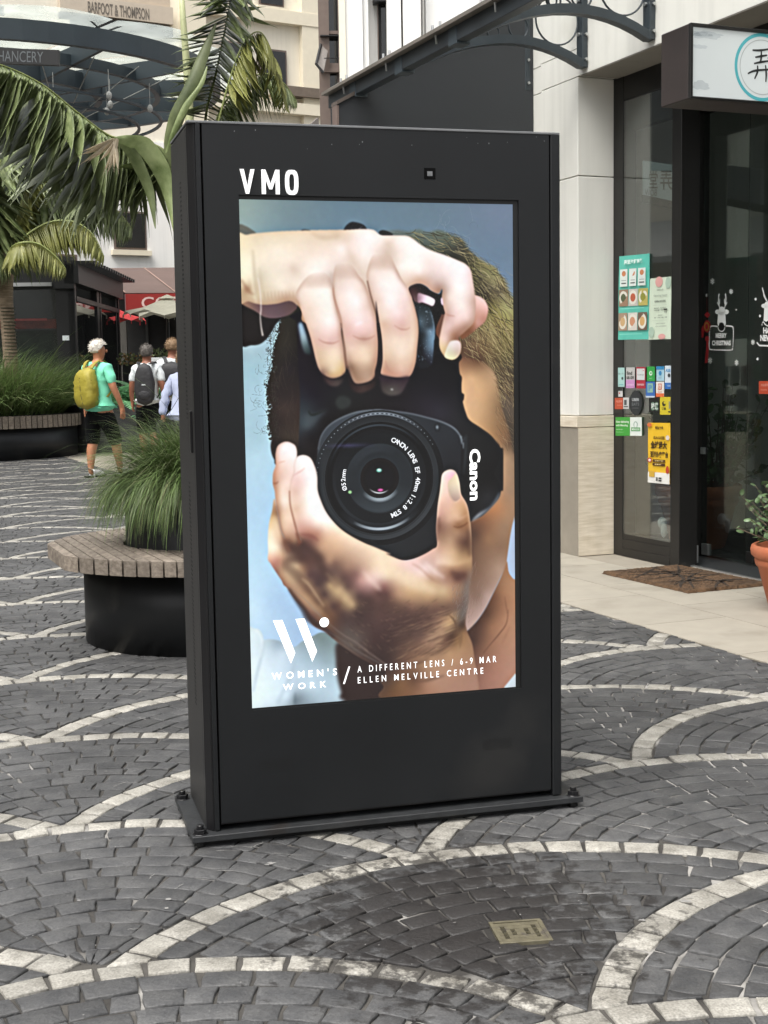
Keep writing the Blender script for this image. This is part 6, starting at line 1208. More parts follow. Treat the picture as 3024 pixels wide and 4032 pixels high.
# ------------------------------------------------------------------ palms
def leaflet_mesh(name, mt, k=6, bend=.5, fold=.35):
    """unit leaflet along +x, drooping towards -z, folded along the midrib"""
    v = []; f = []; x = z = 0.0; a = 0.0
    for i in range(k + 1):
        t = i / k; w = .5 * (math.sin(math.pi * min(1, t * 1.0 + .12)) ** .6) * (1 - t ** 3) if i < k else .015
        v += [(x, -w, z - fold * w), (x, 0, z), (x, w, z - fold * w)]; a += bend / k; x += math.cos(a) / k; z -= math.sin(a) / k
    for i in range(k):
        b = i * 3; f += [(b, b + 3, b + 4, b + 1), (b + 1, b + 4, b + 5, b + 2)]
    me = bpy.data.meshes.new(name); me.from_pydata(v, [], f); me.materials.append(M[mt]); me.polygons.foreach_set('use_smooth', [True] * len(f)); return me
LM = {(m, b): leaflet_mesh('leaflet', m, bend=bb) for m in ('leaf', 'leaf_yellow', 'leaf_dark', 'leaf_dry') for b, bb in (('s', .25), ('m', .7), ('d', 1.2))}
def frame_mat(o, xd, up, sx, sy):
    x = xd.normalized(); z = (up - x * up.dot(x)); z = z.normalized() if z.length > 1e-4 else Vector((0, 0, 1)); y = z.cross(x)
    return Matrix(((x.x * sx, y.x * sy, z.x * sx, o.x), (x.y * sx, y.y * sy, z.y * sx, o.y), (x.z * sx, y.z * sy, z.z * sx, o.z), (0, 0, 0, 1)))
def frond(tree, ctrl, n, ln, wd, mt='leaf', grav=.7, swept=.5, bend='m', rr=None, rach=.012, each=True, sides=(1, -1), lenf=None, upv=Vector((0, 0, 1)), rmat='rachis', start=.12, jit=.12):
    rr = rr or random.Random(5); P = catmull(ctrl, 10); m = len(P)
    b_ = MB(); b_.tube(P, [rach * (1 - .8 * i / (m - 1)) for i in range(m)], 6); fo = b_.build('frond', M[rmat], tree, smooth=True); acc = MB()
    me = LM[(mt, bend)]
    for i in range(n):
        t = start + (1 - start) * i / (n - 1); q = t * (m - 1); j = min(int(q), m - 2); p = P[j].lerp(P[j + 1], q - j); tg = (P[min(j + 2, m - 1)] - P[max(j - 1, 0)]).normalized()
        sd = tg.cross(upv); sd = sd.normalized() if sd.length > .05 else Vector((1, 0, 0)); L0 = ln * (lenf(t) if lenf else math.sin(math.pi * min(.97, .18 + .8 * t)) ** .6)
        for s in sides:
            d = (sd * s + tg * swept * rr.uniform(.7, 1.3) + Vector((0, 0, -grav * rr.uniform(.75, 1.25))) + Vector((rr.gauss(0, jit), rr.gauss(0, jit), rr.gauss(0, jit))))
            L_ = L0 * rr.uniform(.85, 1.12); up = tg.cross(d) * s; up = up if up.z > 0 or abs(up.z) < .2 else -up
            if up.length < .05: up = Vector((0, 0, 1))
            mx = frame_mat(p, d, up.normalized(), L_, wd * rr.uniform(.8, 1.2))
            if each:
                o = bpy.data.objects.new('leaflet', me); col.objects.link(o); o.parent = fo; o.matrix_local = mx
            else:
                acc.add([mx @ vv.co for vv in me.vertices], [tuple(pp.vertices) for pp in me.polygons])
    if not each: o = acc.build('leaflets', M[mt], fo, smooth=True); o['kind'] = 'stuff'
    return fo
rp = random.Random(12)
pn = thing('palm_tree', 'young palm in the near round planter, its arching fronds rising behind the display', 'palm', (-.80, 6.0, .6))
pn_t = MB(); pn_t.tube([(-.80, 6.02, .60), (-.80, 6.02, 1.2), (-.79, 6.02, 1.75)], [.065, .05, .038], 12); o = pn_t.build('trunk', M['trunk'], pn, smooth=True)
def rel(o, t):
    for ch in t.children: ch.location = -t.location if ch.location.length == 0 else ch.location - t.location
A_ = lambda x, y, Y: at(x, y, Y)
# big frond reaching left across the picture, bent at a dry hinge
frond(pn, [A_(745, 700, 6.0), A_(640, 590, 5.95), A_(520, 545, 5.85), A_(430, 535, 5.75), A_(300, 440, 5.6), A_(160, 330, 5.45), A_(0, 255, 5.3), A_(-190, 215, 5.15), A_(-360, 230, 5.0)], 112, .46, .0062, 'leaf', grav=1.1, swept=.95, bend='m', rr=rp, rach=.008, sides=(1, -1), start=.06, lenf=lambda t: 1.0 if t < .8 else 1.0 - (t - .8) * 2, jit=.10)
for k in range(11):                                  # split dry leaflets at the hinge
    a = rp.uniform(-2.75, -1.15); o = bpy.data.objects.new('leaflet', LM[('leaf_dry', 's')]); col.objects.link(o); o.parent = pn
    d = RGT * math.cos(a) + UPV * math.sin(a) - FWD * .25; o.matrix_local = frame_mat(A_(452 + rp.uniform(-8, 10), 543, 5.25), d, -FWD, rp.uniform(.11, .18), .017)
# broad pleated blade hanging from the hinge to the display
for k in range(30):
    t = k / 29; p = A_(455 + 190 * t, 540 + 45 * t ** 2, 5.72 + .2 * t); o = bpy.data.objects.new('leaflet', LM[('leaf', 'd' if k % 2 else 'm')]); col.objects.link(o); o.parent = pn
    d = RGT * (.10 + .55 * t + rp.gauss(0, .08)) - UPV * 1.0 - FWD * .15; o.matrix_local = frame_mat(p, d, (-FWD + RGT * .5).normalized(), rp.uniform(.30, .44), .012)
# upright middle frond
frond(pn, [A_(800, 560, 6.05), A_(815, 430, 6.05), A_(850, 290, 6.05), A_(880, 150, 6.0), A_(905, 20, 5.95), A_(925, -90, 5.9), A_(950, -200, 5.85)], 60, .22, .0058, 'leaf', grav=.6, swept=.2, bend='d', rr=rp, rach=.007, upv=-FWD, start=.06, lenf=lambda t: .55 + .75 * math.sin(math.pi * t))
frond(pn, [A_(830, 560, 6.1), A_(870, 430, 6.1), A_(950, 330, 6.1), A_(1040, 290, 6.12), A_(1110, 320, 6.15), A_(1165, 390, 6.2)], 50, .21, .0065, 'leaf', grav=1.2, swept=.35, bend='m', rr=rp, rach=.006, upv=Vector((0, 0, 1)), start=.1)
frond(pn, [A_(840, 560, 5.9), A_(900, 330, 5.9), A_(960, 170, 5.9), A_(1030, 130, 5.9), A_(1090, 260, 5.95), A_(1130, 420, 6.0)], 42, .20, .006, 'leaf_yellow', grav=1.1, swept=.3, bend='m', rr=rp, rach=.005, start=.2)
# folded unopened blade
def blade(pts, wds, mt, side, Y):
    P = catmull([A_(x, y, yy) for (x, y), yy in zip(pts, Y)], 6); n = len(P); W2 = np.interp(np.linspace(0, 1, n), np.linspace(0, 1, len(wds)), wds); b_ = MB(); v = []; f = []
    for i, p in enumerate(P): v += [p - side * W2[i] / 2 + FWD * W2[i] * .35, p, p + side * W2[i] / 2 + FWD * W2[i] * .25]
    for i in range(n - 1): b = 3 * i; f += [(b, b + 3, b + 4, b + 1), (b + 1, b + 4, b + 5, b + 2)]
    b_.add(v, f); return b_.build('folded_blade', M[mt], pn, smooth=True)
blade([(672, 660), (668, 560), (700, 440), (752, 330), (800, 210), (850, 90)], [.030, .055, .075, .062, .050, .006], 'leaf', RGT, [5.9, 5.88, 5.86, 5.86, 5.88, 5.9])
blade([(655, 600), (690, 500), (740, 400), (790, 330), (815, 260)], [.010, .030, .050, .03, .004], 'leaf', (RGT * .9 + UPV * .3).normalized(), [5.84, 5.83, 5.83, 5.84, 5.86])
blade([(448, 545), (500, 548), (570, 575), (640, 680), (672, 800), (690, 930)], [.016, .045, .075, .085, .06, .006], 'leaf', (RGT * .5 + UPV * .85).normalized(), [5.42, 5.44, 5.5, 5.55, 5.55, 5.5])
blade([(452, 552), (500, 580), (545, 650), (590, 760), (612, 900)], [.010, .040, .050, .040, .004], 'leaf', (RGT * .7 + UPV * .6).normalized(), [5.46, 5.47, 5.5, 5.52, 5.5])
b_ = MB(); b_.tube([A_(712, -60, 6.2), A_(722, 90, 6.2), A_(733, 230, 6.2), A_(742, 350, 6.2), A_(748, 520, 6.2), A_(752, 700, 6.1)], [.011, .014, .016, .018, .02, .022], 8); b_.build('leaf_stalk', M['stalk_pale'], pn, smooth=True)
for (x0, y0, x1, y1) in ((880, 40, 790, 5), (890, 35, 800, -30), (900, 30, 830, -60), (930, 30, 1040, 20), (935, 40, 1090, 100), (930, 20, 1000, -50)):   # tuft at the top
    o = bpy.data.objects.new('leaflet', LM[('leaf', 's')]); col.objects.link(o); o.parent = pn; p = A_(x0, y0, 5.95); q = A_(x1, y1, 5.9); o.matrix_local = frame_mat(p, q - p, -FWD, (q - p).length, .02)
for ch in pn.children: ch.matrix_basis = Matrix.Translation(-pn.location) @ ch.matrix_basis

PY = 20.25
pf = thing('palm_tree', 'palm with ringed trunk and yellow green fronds growing from the far round planter', 'palm', (at(40, 1420, PY).x, PY, .6))
b_ = MB(); trunk_pts = [(46, 1560), (42, 1420), (30, 1280), (24, 1180), (18, 1100), (20, 1040), (24, 1000)]
b_.tube([at(x, y, PY) for x, y in trunk_pts], [.125, .105, .10, .10, .125, .15, .10], 16); b_.build('trunk', M['trunk'], pf, smooth=True)
M['ring'] = mat('leaf scar', (.05, .045, .025), .9, var=.3)
for k in range(17):
    p = at(44 - k * .9, 1430 - k * 13.5, PY); b_ = MB(); b_.tube([p + Vector((0, 0, -.008)), p + Vector((0, 0, .008))], [.108, .108], 16); b_.build('leaf_scar', M['ring'], pf)
rq = random.Random(4)
fl_ = [([(25, 1030), (90, 940), (170, 885), (240, 868), (310, 880), (370, 930), (410, 1010)], 'leaf_yellow', .62, 1.3, 19.9), ([(22, 1020), (60, 900), (95, 760), (140, 640), (200, 560)], 'leaf_yellow', .55, 1.0, 20.4), ([(20, 1010), (-20, 900), (-90, 820), (-180, 800)], 'leaf', .7, 1.2, 20.3),
       ([(25, 1000), (80, 830), (190, 690), (310, 620), (430, 640), (520, 740)], 'leaf', .95, 1.5, 20.8), ([(20, 1000), (40, 800), (110, 640), (230, 540), (340, 545)], 'leaf_dark', .95, 1.5, 21.2), ([(20, 1000), (30, 790), (60, 600), (110, 470)], 'leaf_dark', .8, 1.3, 21.0),
       ([(20, 1005), (100, 900), (220, 800), (340, 770), (450, 820), (520, 900)], 'leaf', .85, 1.6, 21.2), ([(20, 1005), (70, 960), (150, 960), (220, 1010), (260, 1060)], 'leaf_yellow', .45, 1.3, 19.6), ([(18, 1010), (-40, 960), (-110, 990)], 'leaf', .6, 1.3, 19.8), ([(20, 1000), (-10, 760), (20, 560), (90, 420)], 'leaf', .9, 1.2, 20.0)]
for pts, mt, ln, gv, Y in fl_:
    frond(pf, [at(x, y, Y if i else PY) for i, (x, y) in enumerate(pts)], 66, ln, .030, mt, grav=gv, swept=.35, bend='m', rr=rq, rach=.022, each=False)
for ch in pf.children: ch.matrix_basis = Matrix.Translation(-pf.location) @ ch.matrix_basis

# ------------------------------------------------------------------ ferns and the dark stone planter behind the walkers
fp = thing('stone_planter', 'dark stone planter behind the walkers, filled with ferns', 'planter', (at(470, 1600, 21).x, 21.4, 0))
b_ = MB(); b_.lathe([(.02, .0), (.86, .0), (.92, .72), (.84, .72), (.84, .62), (.02, .62)], 40); b_.build('bowl', mat('dark stone', (.055, .055, .06), .7, var=.35, scale=3, bump=.003), fp, smooth=False)
rf = random.Random(9)
def fern(cx, cy, z, n, ln, seed, label):
    t = thing('fern', label, 'fern', (cx, cy, z)); r2 = random.Random(seed); LMf = {}
    for i in range(n):
        a = i / n * 6.283 + r2.uniform(-.3, .3); L_ = ln * r2.uniform(.8, 1.2); el = r2.uniform(.35, 1.25); v = Vector((math.cos(a) * math.cos(el), math.sin(a) * math.cos(el), math.sin(el))); p = Vector((0, 0, 0)); P = [p.copy()]
        for j in range(5): p = p + v * L_ / 5; P.append(p.copy()); v = (v + Vector((0, 0, -.32))).normalized()
        b_ = MB(); Q = catmull(P, 4); b_.tube(Q, [.008 * (1 - .8 * k / len(Q)) for k in range(len(Q))], 4); m = len(Q)
        for k in range(2, int(m * 1.1)):
            q = k * .9; j = min(int(q), m - 2); pp = Q[j].lerp(Q[j + 1], q - j); tg = (Q[j + 1] - Q[j]).normalized(); sd = tg.cross(Vector((0, 0, 1))).normalized(); tt = q / m
            lw = .20 * L_ * math.sin(math.pi * min(.98, tt * .85 + .14))
            for s in (1, -1):
                e_ = pp + (sd * s + tg * .35 + Vector((0, 0, -.15))) * lw; b_.strip([pp, pp.lerp(e_, .5), e_], [.030 * L_, .034 * L_, .006], tg)
        b_.build('frond', M['fern'], t)
    return t
fern(at(455, 1600, 21).x, 21.2, .66, 13, 1.05, 1, 'bright green fern standing tallest in the dark stone planter')
fern(at(520, 1600, 21).x, 21.3, .64, 12, .85, 2, 'green fern on the right side of the dark stone planter')
fern(at(470, 1600, 21).x - .1, 20.7, .60, 12, .72, 3, 'low fern spilling over the front of the dark stone planter')
fern(at(560, 1600, 21).x, 21.9, .62, 12, .85, 5, 'green fern behind the dark haired walker')

# ------------------------------------------------------------------ terracotta pot with a round leaved shrub, right edge
TP = Vector((1.925, 6.28, 0))
tp_ = thing('terracotta_pot', 'large terracotta pot with a thick ribbed rim, cut by the right edge of the photo', 'plant pot', TP)
b_ = MB(); b_.lathe([(.02, .0), (.130, .0), (.138, .01), (.190, .205), (.197, .208), (.203, .222), (.205, .236), (.200, .246), (.210, .250), (.221, .262), (.224, .285), (.220, .302), (.212, .308), (.200, .306), (.195, .296), (.190, .26), (.02, .26)], 72); b_.build('pot', M['terracotta'], tp_, smooth=True)
b_ = MB(); b_.lathe([(.001, .272), (.19, .268)], 30); b_.build('soil', M['soil'], tp_)
M['jade'] = mat('jade leaf', (.07, .13, .055), .35, scale=9, two=(.16, .24, .11), island=.25, translucent=.1); M['twig'] = mat('twig', (.12, .09, .06), .8)
sh = thing('potted_shrub', 'small glossy round leaved shrub growing in the terracotta pot', 'shrub', TP + Vector((0, 0, .27)))
rs_ = random.Random(21); lm = bpy.data.meshes.new('leaf'); lv = []; lf_ = []
for i in range(3):
    for k in range(8): a = 6.283 * k / 8; r = (0, .55, 1)[i] if i else 0; lv.append((.5 + .5 * r * math.cos(a), .34 * r * math.sin(a), -.10 * r * r + .04 * (1 - r)))
for i in range(2):
    for k in range(8): lf_.append((i * 8 + k, i * 8 + (k + 1) % 8, i * 8 + 8 + (k + 1) % 8, i * 8 + 8 + k))
lm.from_pydata(lv, [], lf_); lm.materials.append(M['jade']); lm.polygons.foreach_set('use_smooth', [True] * len(lf_))
cnt_l = 0
for br_ in range(66):
    a = rs_.uniform(0, 6.283); el = rs_.uniform(.25, 1.5); L_ = rs_.uniform(.17, .33); d = Vector((math.cos(a) * math.cos(el), math.sin(a) * math.cos(el), math.sin(el) * 1.2)); p0 = Vector((.03 * math.cos(a), .03 * math.sin(a), .0))
    P = [p0 + d * L_ * k / 4 + Vector((rs_.uniform(-.01, .01), rs_.uniform(-.01, .01), 0)) for k in range(5)]
    b_ = MB(); b_.tube(P, [.004, .0035, .003, .0022, .0015], 5); b_.build('twig', M['twig'], sh)
    for k in range(7):
        t = .25 + .75 * k / 6; q = t * 4; j = min(int(q), 3); pp = P[j].lerp(P[j + 1], q - j)
        o = bpy.data.objects.new('leaf', lm); col.objects.link(o); o.parent = sh; dd = Vector((rs_.gauss(0, 1), rs_.gauss(0, 1), rs_.gauss(.4, .6))); s_ = rs_.uniform(.030, .046); cnt_l += 1
        o.matrix_local = frame_mat(pp, dd, Vector((rs_.gauss(0, .5), rs_.gauss(0, .5), 1)), s_, s_)

# the second pot and shrub standing just inside the glass doors
pi_ = copy_tree(tp_); pi_.location = (1.985, 8.60, 0); pi_.scale = (1.22, 1.22, 1.3); pi_['label'] = 'terracotta pot seen dimly through the dark glass door'
si_ = copy_tree(sh); si_.location = (1.985 + .10, 8.60, .36); si_.scale = (1.5, 1.5, 1.75); si_['label'] = 'leafy shrub seen dimly behind the dark glass door'
# ------------------------------------------------------------------ people (all seen from behind, walking away)
def skin_body(name, nodes, edges, radii, mtl, parent, sub=2, root=0):
    me = bpy.data.meshes.new(name); me.from_pydata(nodes, edges, []); o = bpy.data.objects.new(name, me); col.objects.link(o)
    sk = o.modifiers.new('skin', 'SKIN'); sk.use_smooth_shade = True; sb_ = o.modifiers.new('sub', 'SUBSURF'); sb_.levels = sub; sb_.render_levels = sub
    for i, r in enumerate(radii):
        s = me.skin_vertices[0].data[i]; s.radius = (r, r) if not isinstance(r, tuple) else r; s.use_root = (i == root)
    dgr = bpy.context.evaluated_depsgraph_get(); dgr.update(); m2 = bpy.data.meshes.new_from_object(o.evaluated_get(dgr)); bpy.data.objects.remove(o)
    m2.name = name; m2.materials.clear(); m2.materials.append(mtl); m2.polygons.foreach_set('use_smooth', [True] * len(m2.polygons))
    r = bpy.data.objects.new(name, m2); col.objects.link(r); r.parent = parent; return r
def squash(o, sx=1, sy=1, sz=1, fn=None):
    for v in o.data.vertices:
        if fn: v.co = Vector(fn(v.co))
        else: v.co = Vector((v.co.x * sx, v.co.y * sy, v.co.z * sz))
def person(label, loc, rz, H, skin, hair, top, bottom, pose=None, seed=0, pack=None, wide=1.0, sleeve=.5, long_sleeve=False, long_legs=False, lean=0.0, head_turn=0.0, hair_len=0.0):
    """faces +y in its own space; heights are fractions of H"""
    t = thing('person', label, 'person', loc, rz); rr = random.Random(seed); p = dict(la=(.0, -.02), ra=(.02, .04), ll=(.10, .04), rl=(-.05, .02)); p.update(pose or {})
    h = H; N = []; E_ = []; Rd = []
    def nd(x, y, z, r, par=None):
        y2 = y + lean * max(0, z - .5) * 1.0; N.append((x * h, y2 * h, z * h)); Rd.append((r[0] * h, r[1] * h) if isinstance(r, tuple) else r * h)
        if par is not None: E_.append((par, len(N) - 1))
        return len(N) - 1
    w = wide
    pel = nd(0, 0, .50, (.072 * w, .056)); wa = nd(0, 0, .60, (.070 * w, .054), pel); ch = nd(0, .0, .715, (.094 * w, .064), wa); nk0 = nd(0, .005, .800, (.060 * w, .045), ch); nk = nd(0, .010, .842, .032, nk0); hd0 = nd(0, .018, .880, (.040, .047), nk); hd = nd(0, .020, .922, (.046, .055), hd0); hd1 = nd(0, .014, .962, (.036, .044), hd)
    hands = []
    for s, (fy, ey) in ((-1, p['la']), (1, p['ra'])):
        sh_ = nd(s * .090 * w, 0, .786, .031, nk0); el = nd(s * .128 * w, -.010 + fy * .3, .655, .028, sh_); fa = nd(s * .138 * w, .006 + fy * .7, .575, .0235, el); wr = nd(s * .140 * w, .022 + fy, .510, .0165, fa)
        pm_ = nd(s * .141 * w, .026 + fy, .478, (.013, .022), wr)
        for k, (dy, L_) in enumerate(((-.016, .030), (-.006, .036), (.005, .038), (.015, .034))):
            a = nd(s * .140 * w, .028 + fy + dy, .458, .0065, pm_); b = nd(s * .137 * w, .031 + fy + dy * 1.1, .458 - L_ * .55, .0058, a); nd(s * .130 * w, .034 + fy + dy * 1.1, .458 - L_, .0048, b)
        a = nd(s * .134 * w, .046 + fy, .482, .0070, wr); nd(s * .130 * w, .056 + fy, .462, .0055, a); hands.append(wr)
    feet = []
    for s, (fy, lift) in ((-1, p['ll']), (1, p['rl'])):
        hp = nd(s * .050 * w, 0, .480, .062 * (.6 + .4 * w), pel); kn = nd(s * .056 * w, fy * .55 + .012, .275, .040, hp); cf = nd(s * .058 * w, fy * .80 - .008, .190, .0375, kn); an = nd(s * .058 * w, fy - .012, .055 + lift * .5, .0215, cf); he = nd(s * .058 * w, fy - .018, .030 + lift * .5, .014, an); to = nd(s * .062 * w, fy + .075, .020 + lift * .15, .012, he); feet.append((s, fy, lift))
    body = skin_body('body', N, E_, Rd, M[skin], t)
    # nose, ears
    b_ = MB(); b_.ellipsoid((0, (.020 + .052) * h, .912 * h), (.007 * h, .010 * h, .012 * h), 8, 6)
    for s in (-1, 1): b_.ellipsoid((s * .047 * h, .014 * h, .918 * h), (.006 * h, .011 * h, .017 * h), 8, 6)
    hdp = b_.build('face_features', M[skin], t, smooth=True)
    # hair: tufted cap
    b_ = MB(); n, m = 36, 22; c = Vector((0, .012 * h, .932 * h))
    for i in range(m + 1):
        for k in range(n):
            a = 6.283 * k / n; sa = math.sin(a); lim = math.pi * (.70 if sa < -.2 else .70 - .34 * min(1, (sa + .2) / .9)); pp = lim * i / m
            jt = 1 + .022 * math.sin(a * 9 + i * 1.3) + rr.uniform(-.022, .022); th_ = 1 if i < m else .86
            q = (.0535 * math.sin(pp) * math.cos(a) * jt * th_, .0635 * math.sin(pp) * sa * jt * th_, .061 * math.cos(pp) * jt - hair_len * max(0, -sa) * (i / m) ** 2)
            b_.v.append((c.x + q[0] * h, c.y + q[1] * h, c.z + q[2] * h))
    for i in range(m):
        for k in range(n): b_.f.append((i * n + k, (i + 1) * n + k, (i + 1) * n + (k + 1) % n, i * n + (k + 1) % n)); b_.m.append(0)
    for k in range(260):                                # loose tufts
        a, pp = rr.uniform(0, 6.283), rr.uniform(.05, 1.9)
        if math.sin(a) > 0 and pp > 1.15: continue
        d0 = Vector((.052 * math.sin(pp) * math.cos(a), .062 * math.sin(pp) * math.sin(a), .060 * math.cos(pp))) * h; e0 = (d0.normalized() + Vector((rr.gauss(0, .5), rr.gauss(0, .5), rr.gauss(-.5, .4)))).normalized() * .017 * h
        b_.strip([c + d0 * .97, c + d0 + e0 * .5, c + d0 + e0], [.006 * h, .004 * h, .001 * h], e0.cross(Vector((rr.gauss(0, 1), rr.gauss(0, 1), rr.gauss(0, 1)))).normalized())
    ho = b_.build('hair', M[hair], t, smooth=True)
    if head_turn:
        rot = Matrix.Translation((0, .014 * h, 0)) @ Matrix.Rotation(head_turn, 4, 'Z') @ Matrix.Translation((0, -.014 * h, 0)); hdp.data.transform(rot); ho.data.transform(rot)
    # shirt
    ft = [wa, ch, nk0]; SN = []; SE = []; SR = []
    def sn(x, y, z, r, par=None):
        SN.append((x * h, (y + lean * max(0, z - .5)) * h, z * h)); SR.append((r[0] * h, r[1] * h) if isinstance(r, tuple) else r * h)
        if par is not None: SE.append((par, len(SN) - 1))
        return len(SN) - 1
    a = sn(0, 0, .600, (.092 * w, .076)); b0 = sn(0, -.002, .520, (.104 * w, .082), a); b1 = sn(0, -.002, .458, (.105 * w, .084), b0); c_ = sn(0, 0, .700, (.103 * w, .074), a); d_ = sn(0, .0, .785, (.088 * w, .058), c_); e_ = sn(0, .008, .836, (.044, .038), d_)
    for s, (fy, ey) in ((-1, p['la']), (1, p['ra'])):
        f0 = sn(s * .092 * w, 0, .788, .042, d_); f1 = sn(s * .116 * w, -.006 + fy * .15, .725, .038, f0)
        if long_sleeve: f2 = sn(s * .132 * w, -.008 + fy * .35, .650, .037, f1); f3 = sn(s * .141 * w, .006 + fy * .7, .575, .032, f2); sn(s * .142 * w, .020 + fy * .95, .522, .030, f3)
        else: sn(s * .127 * w, -.009 + fy * .25, .668, .036, f1)
    sh_o = skin_body('shirt', SN, SE, SR, M[top], t)
    # fabric folds
    for v in sh_o.data.vertices:
        x, y, z = v.co / h; k = .0035 * math.sin(z * 95 + x * 40) + .0025 * math.sin(x * 120 + z * 30 + y * 60); d = Vector((x, y, 0)); d = d.normalized() if d.length > .01 else d; v.co += d * k * h
    # shorts or trousers
    BN = []; BE = []; BR = []
    def bn(x, y, z, r, par=None):
        BN.append((x * h, y * h, z * h)); BR.append((r[0] * h, r[1] * h) if isinstance(r, tuple) else r * h)
        if par is not None: BE.append((par, len(BN) - 1))
        return len(BN) - 1
    a = bn(0, 0, .500, (.098 * w, .078)); bn(0, 0, .555, (.088 * w, .068), a)
    for s, (fy, lift) in ((-1, p['ll']), (1, p['rl'])):
        x0 = bn(s * .052 * w, 0, .450, .070 * (.5 + .5 * w), a); x1 = bn(s * .057 * w, fy * .35 + .006, .350, .060, x0); x2 = bn(s * .058 * w, fy * .55 + .008, .270, .054, x1)
        if long_legs: x3 = bn(s * .058 * w, fy * .8 - .004, .160, .045, x2); bn(s * .058 * w, fy - .010, .060 + lift * .4, .040, x3)
        else: bn(s * .058 * w, fy * .64 + .004, .232, .053, x2)
    skin_body('trousers' if long_legs else 'shorts', BN, BE, BR, M[bottom], t)
    # shoes with soles
    for s, fy, lift in feet:
        so_ = skin_body('shoe', [(s * .058 * w * h, (fy - .034) * h, (.030 + lift * .5) * h), (s * .059 * w * h, (fy + .020) * h, (.030 + lift * .3) * h), (s * .062 * w * h, (fy + .070) * h, (.022 + lift * .15) * h), (s * .063 * w * h, (fy + .105) * h, (.018 + lift * .1) * h), (s * .058 * w * h, (fy - .018) * h, (.062 + lift * .5) * h)], [(0, 1), (1, 2), (2, 3), (0, 4)], [.031 * h, .032 * h, .030 * h, .020 * h, .028 * h], M['shoe'], t)
        b_ = MB(); P = [(x * .030 * h + s * .060 * w * h, y) for x, y in ((-.85, (fy - .055) * h), (.85, (fy - .055) * h), (1.05, (fy + .04) * h), (1.0, (fy + .09) * h), (.4, (fy + .122) * h), (-.4, (fy + .122) * h), (-1.0, (fy + .09) * h), (-1.0, (fy + .03) * h))]; zz = lift * .2 * h
        b_.prism(P, 'z', .0 + zz, .012 * h + zz); b_.build('sole', M['kiosk_dark'], so_, bevel=.002)
    return t
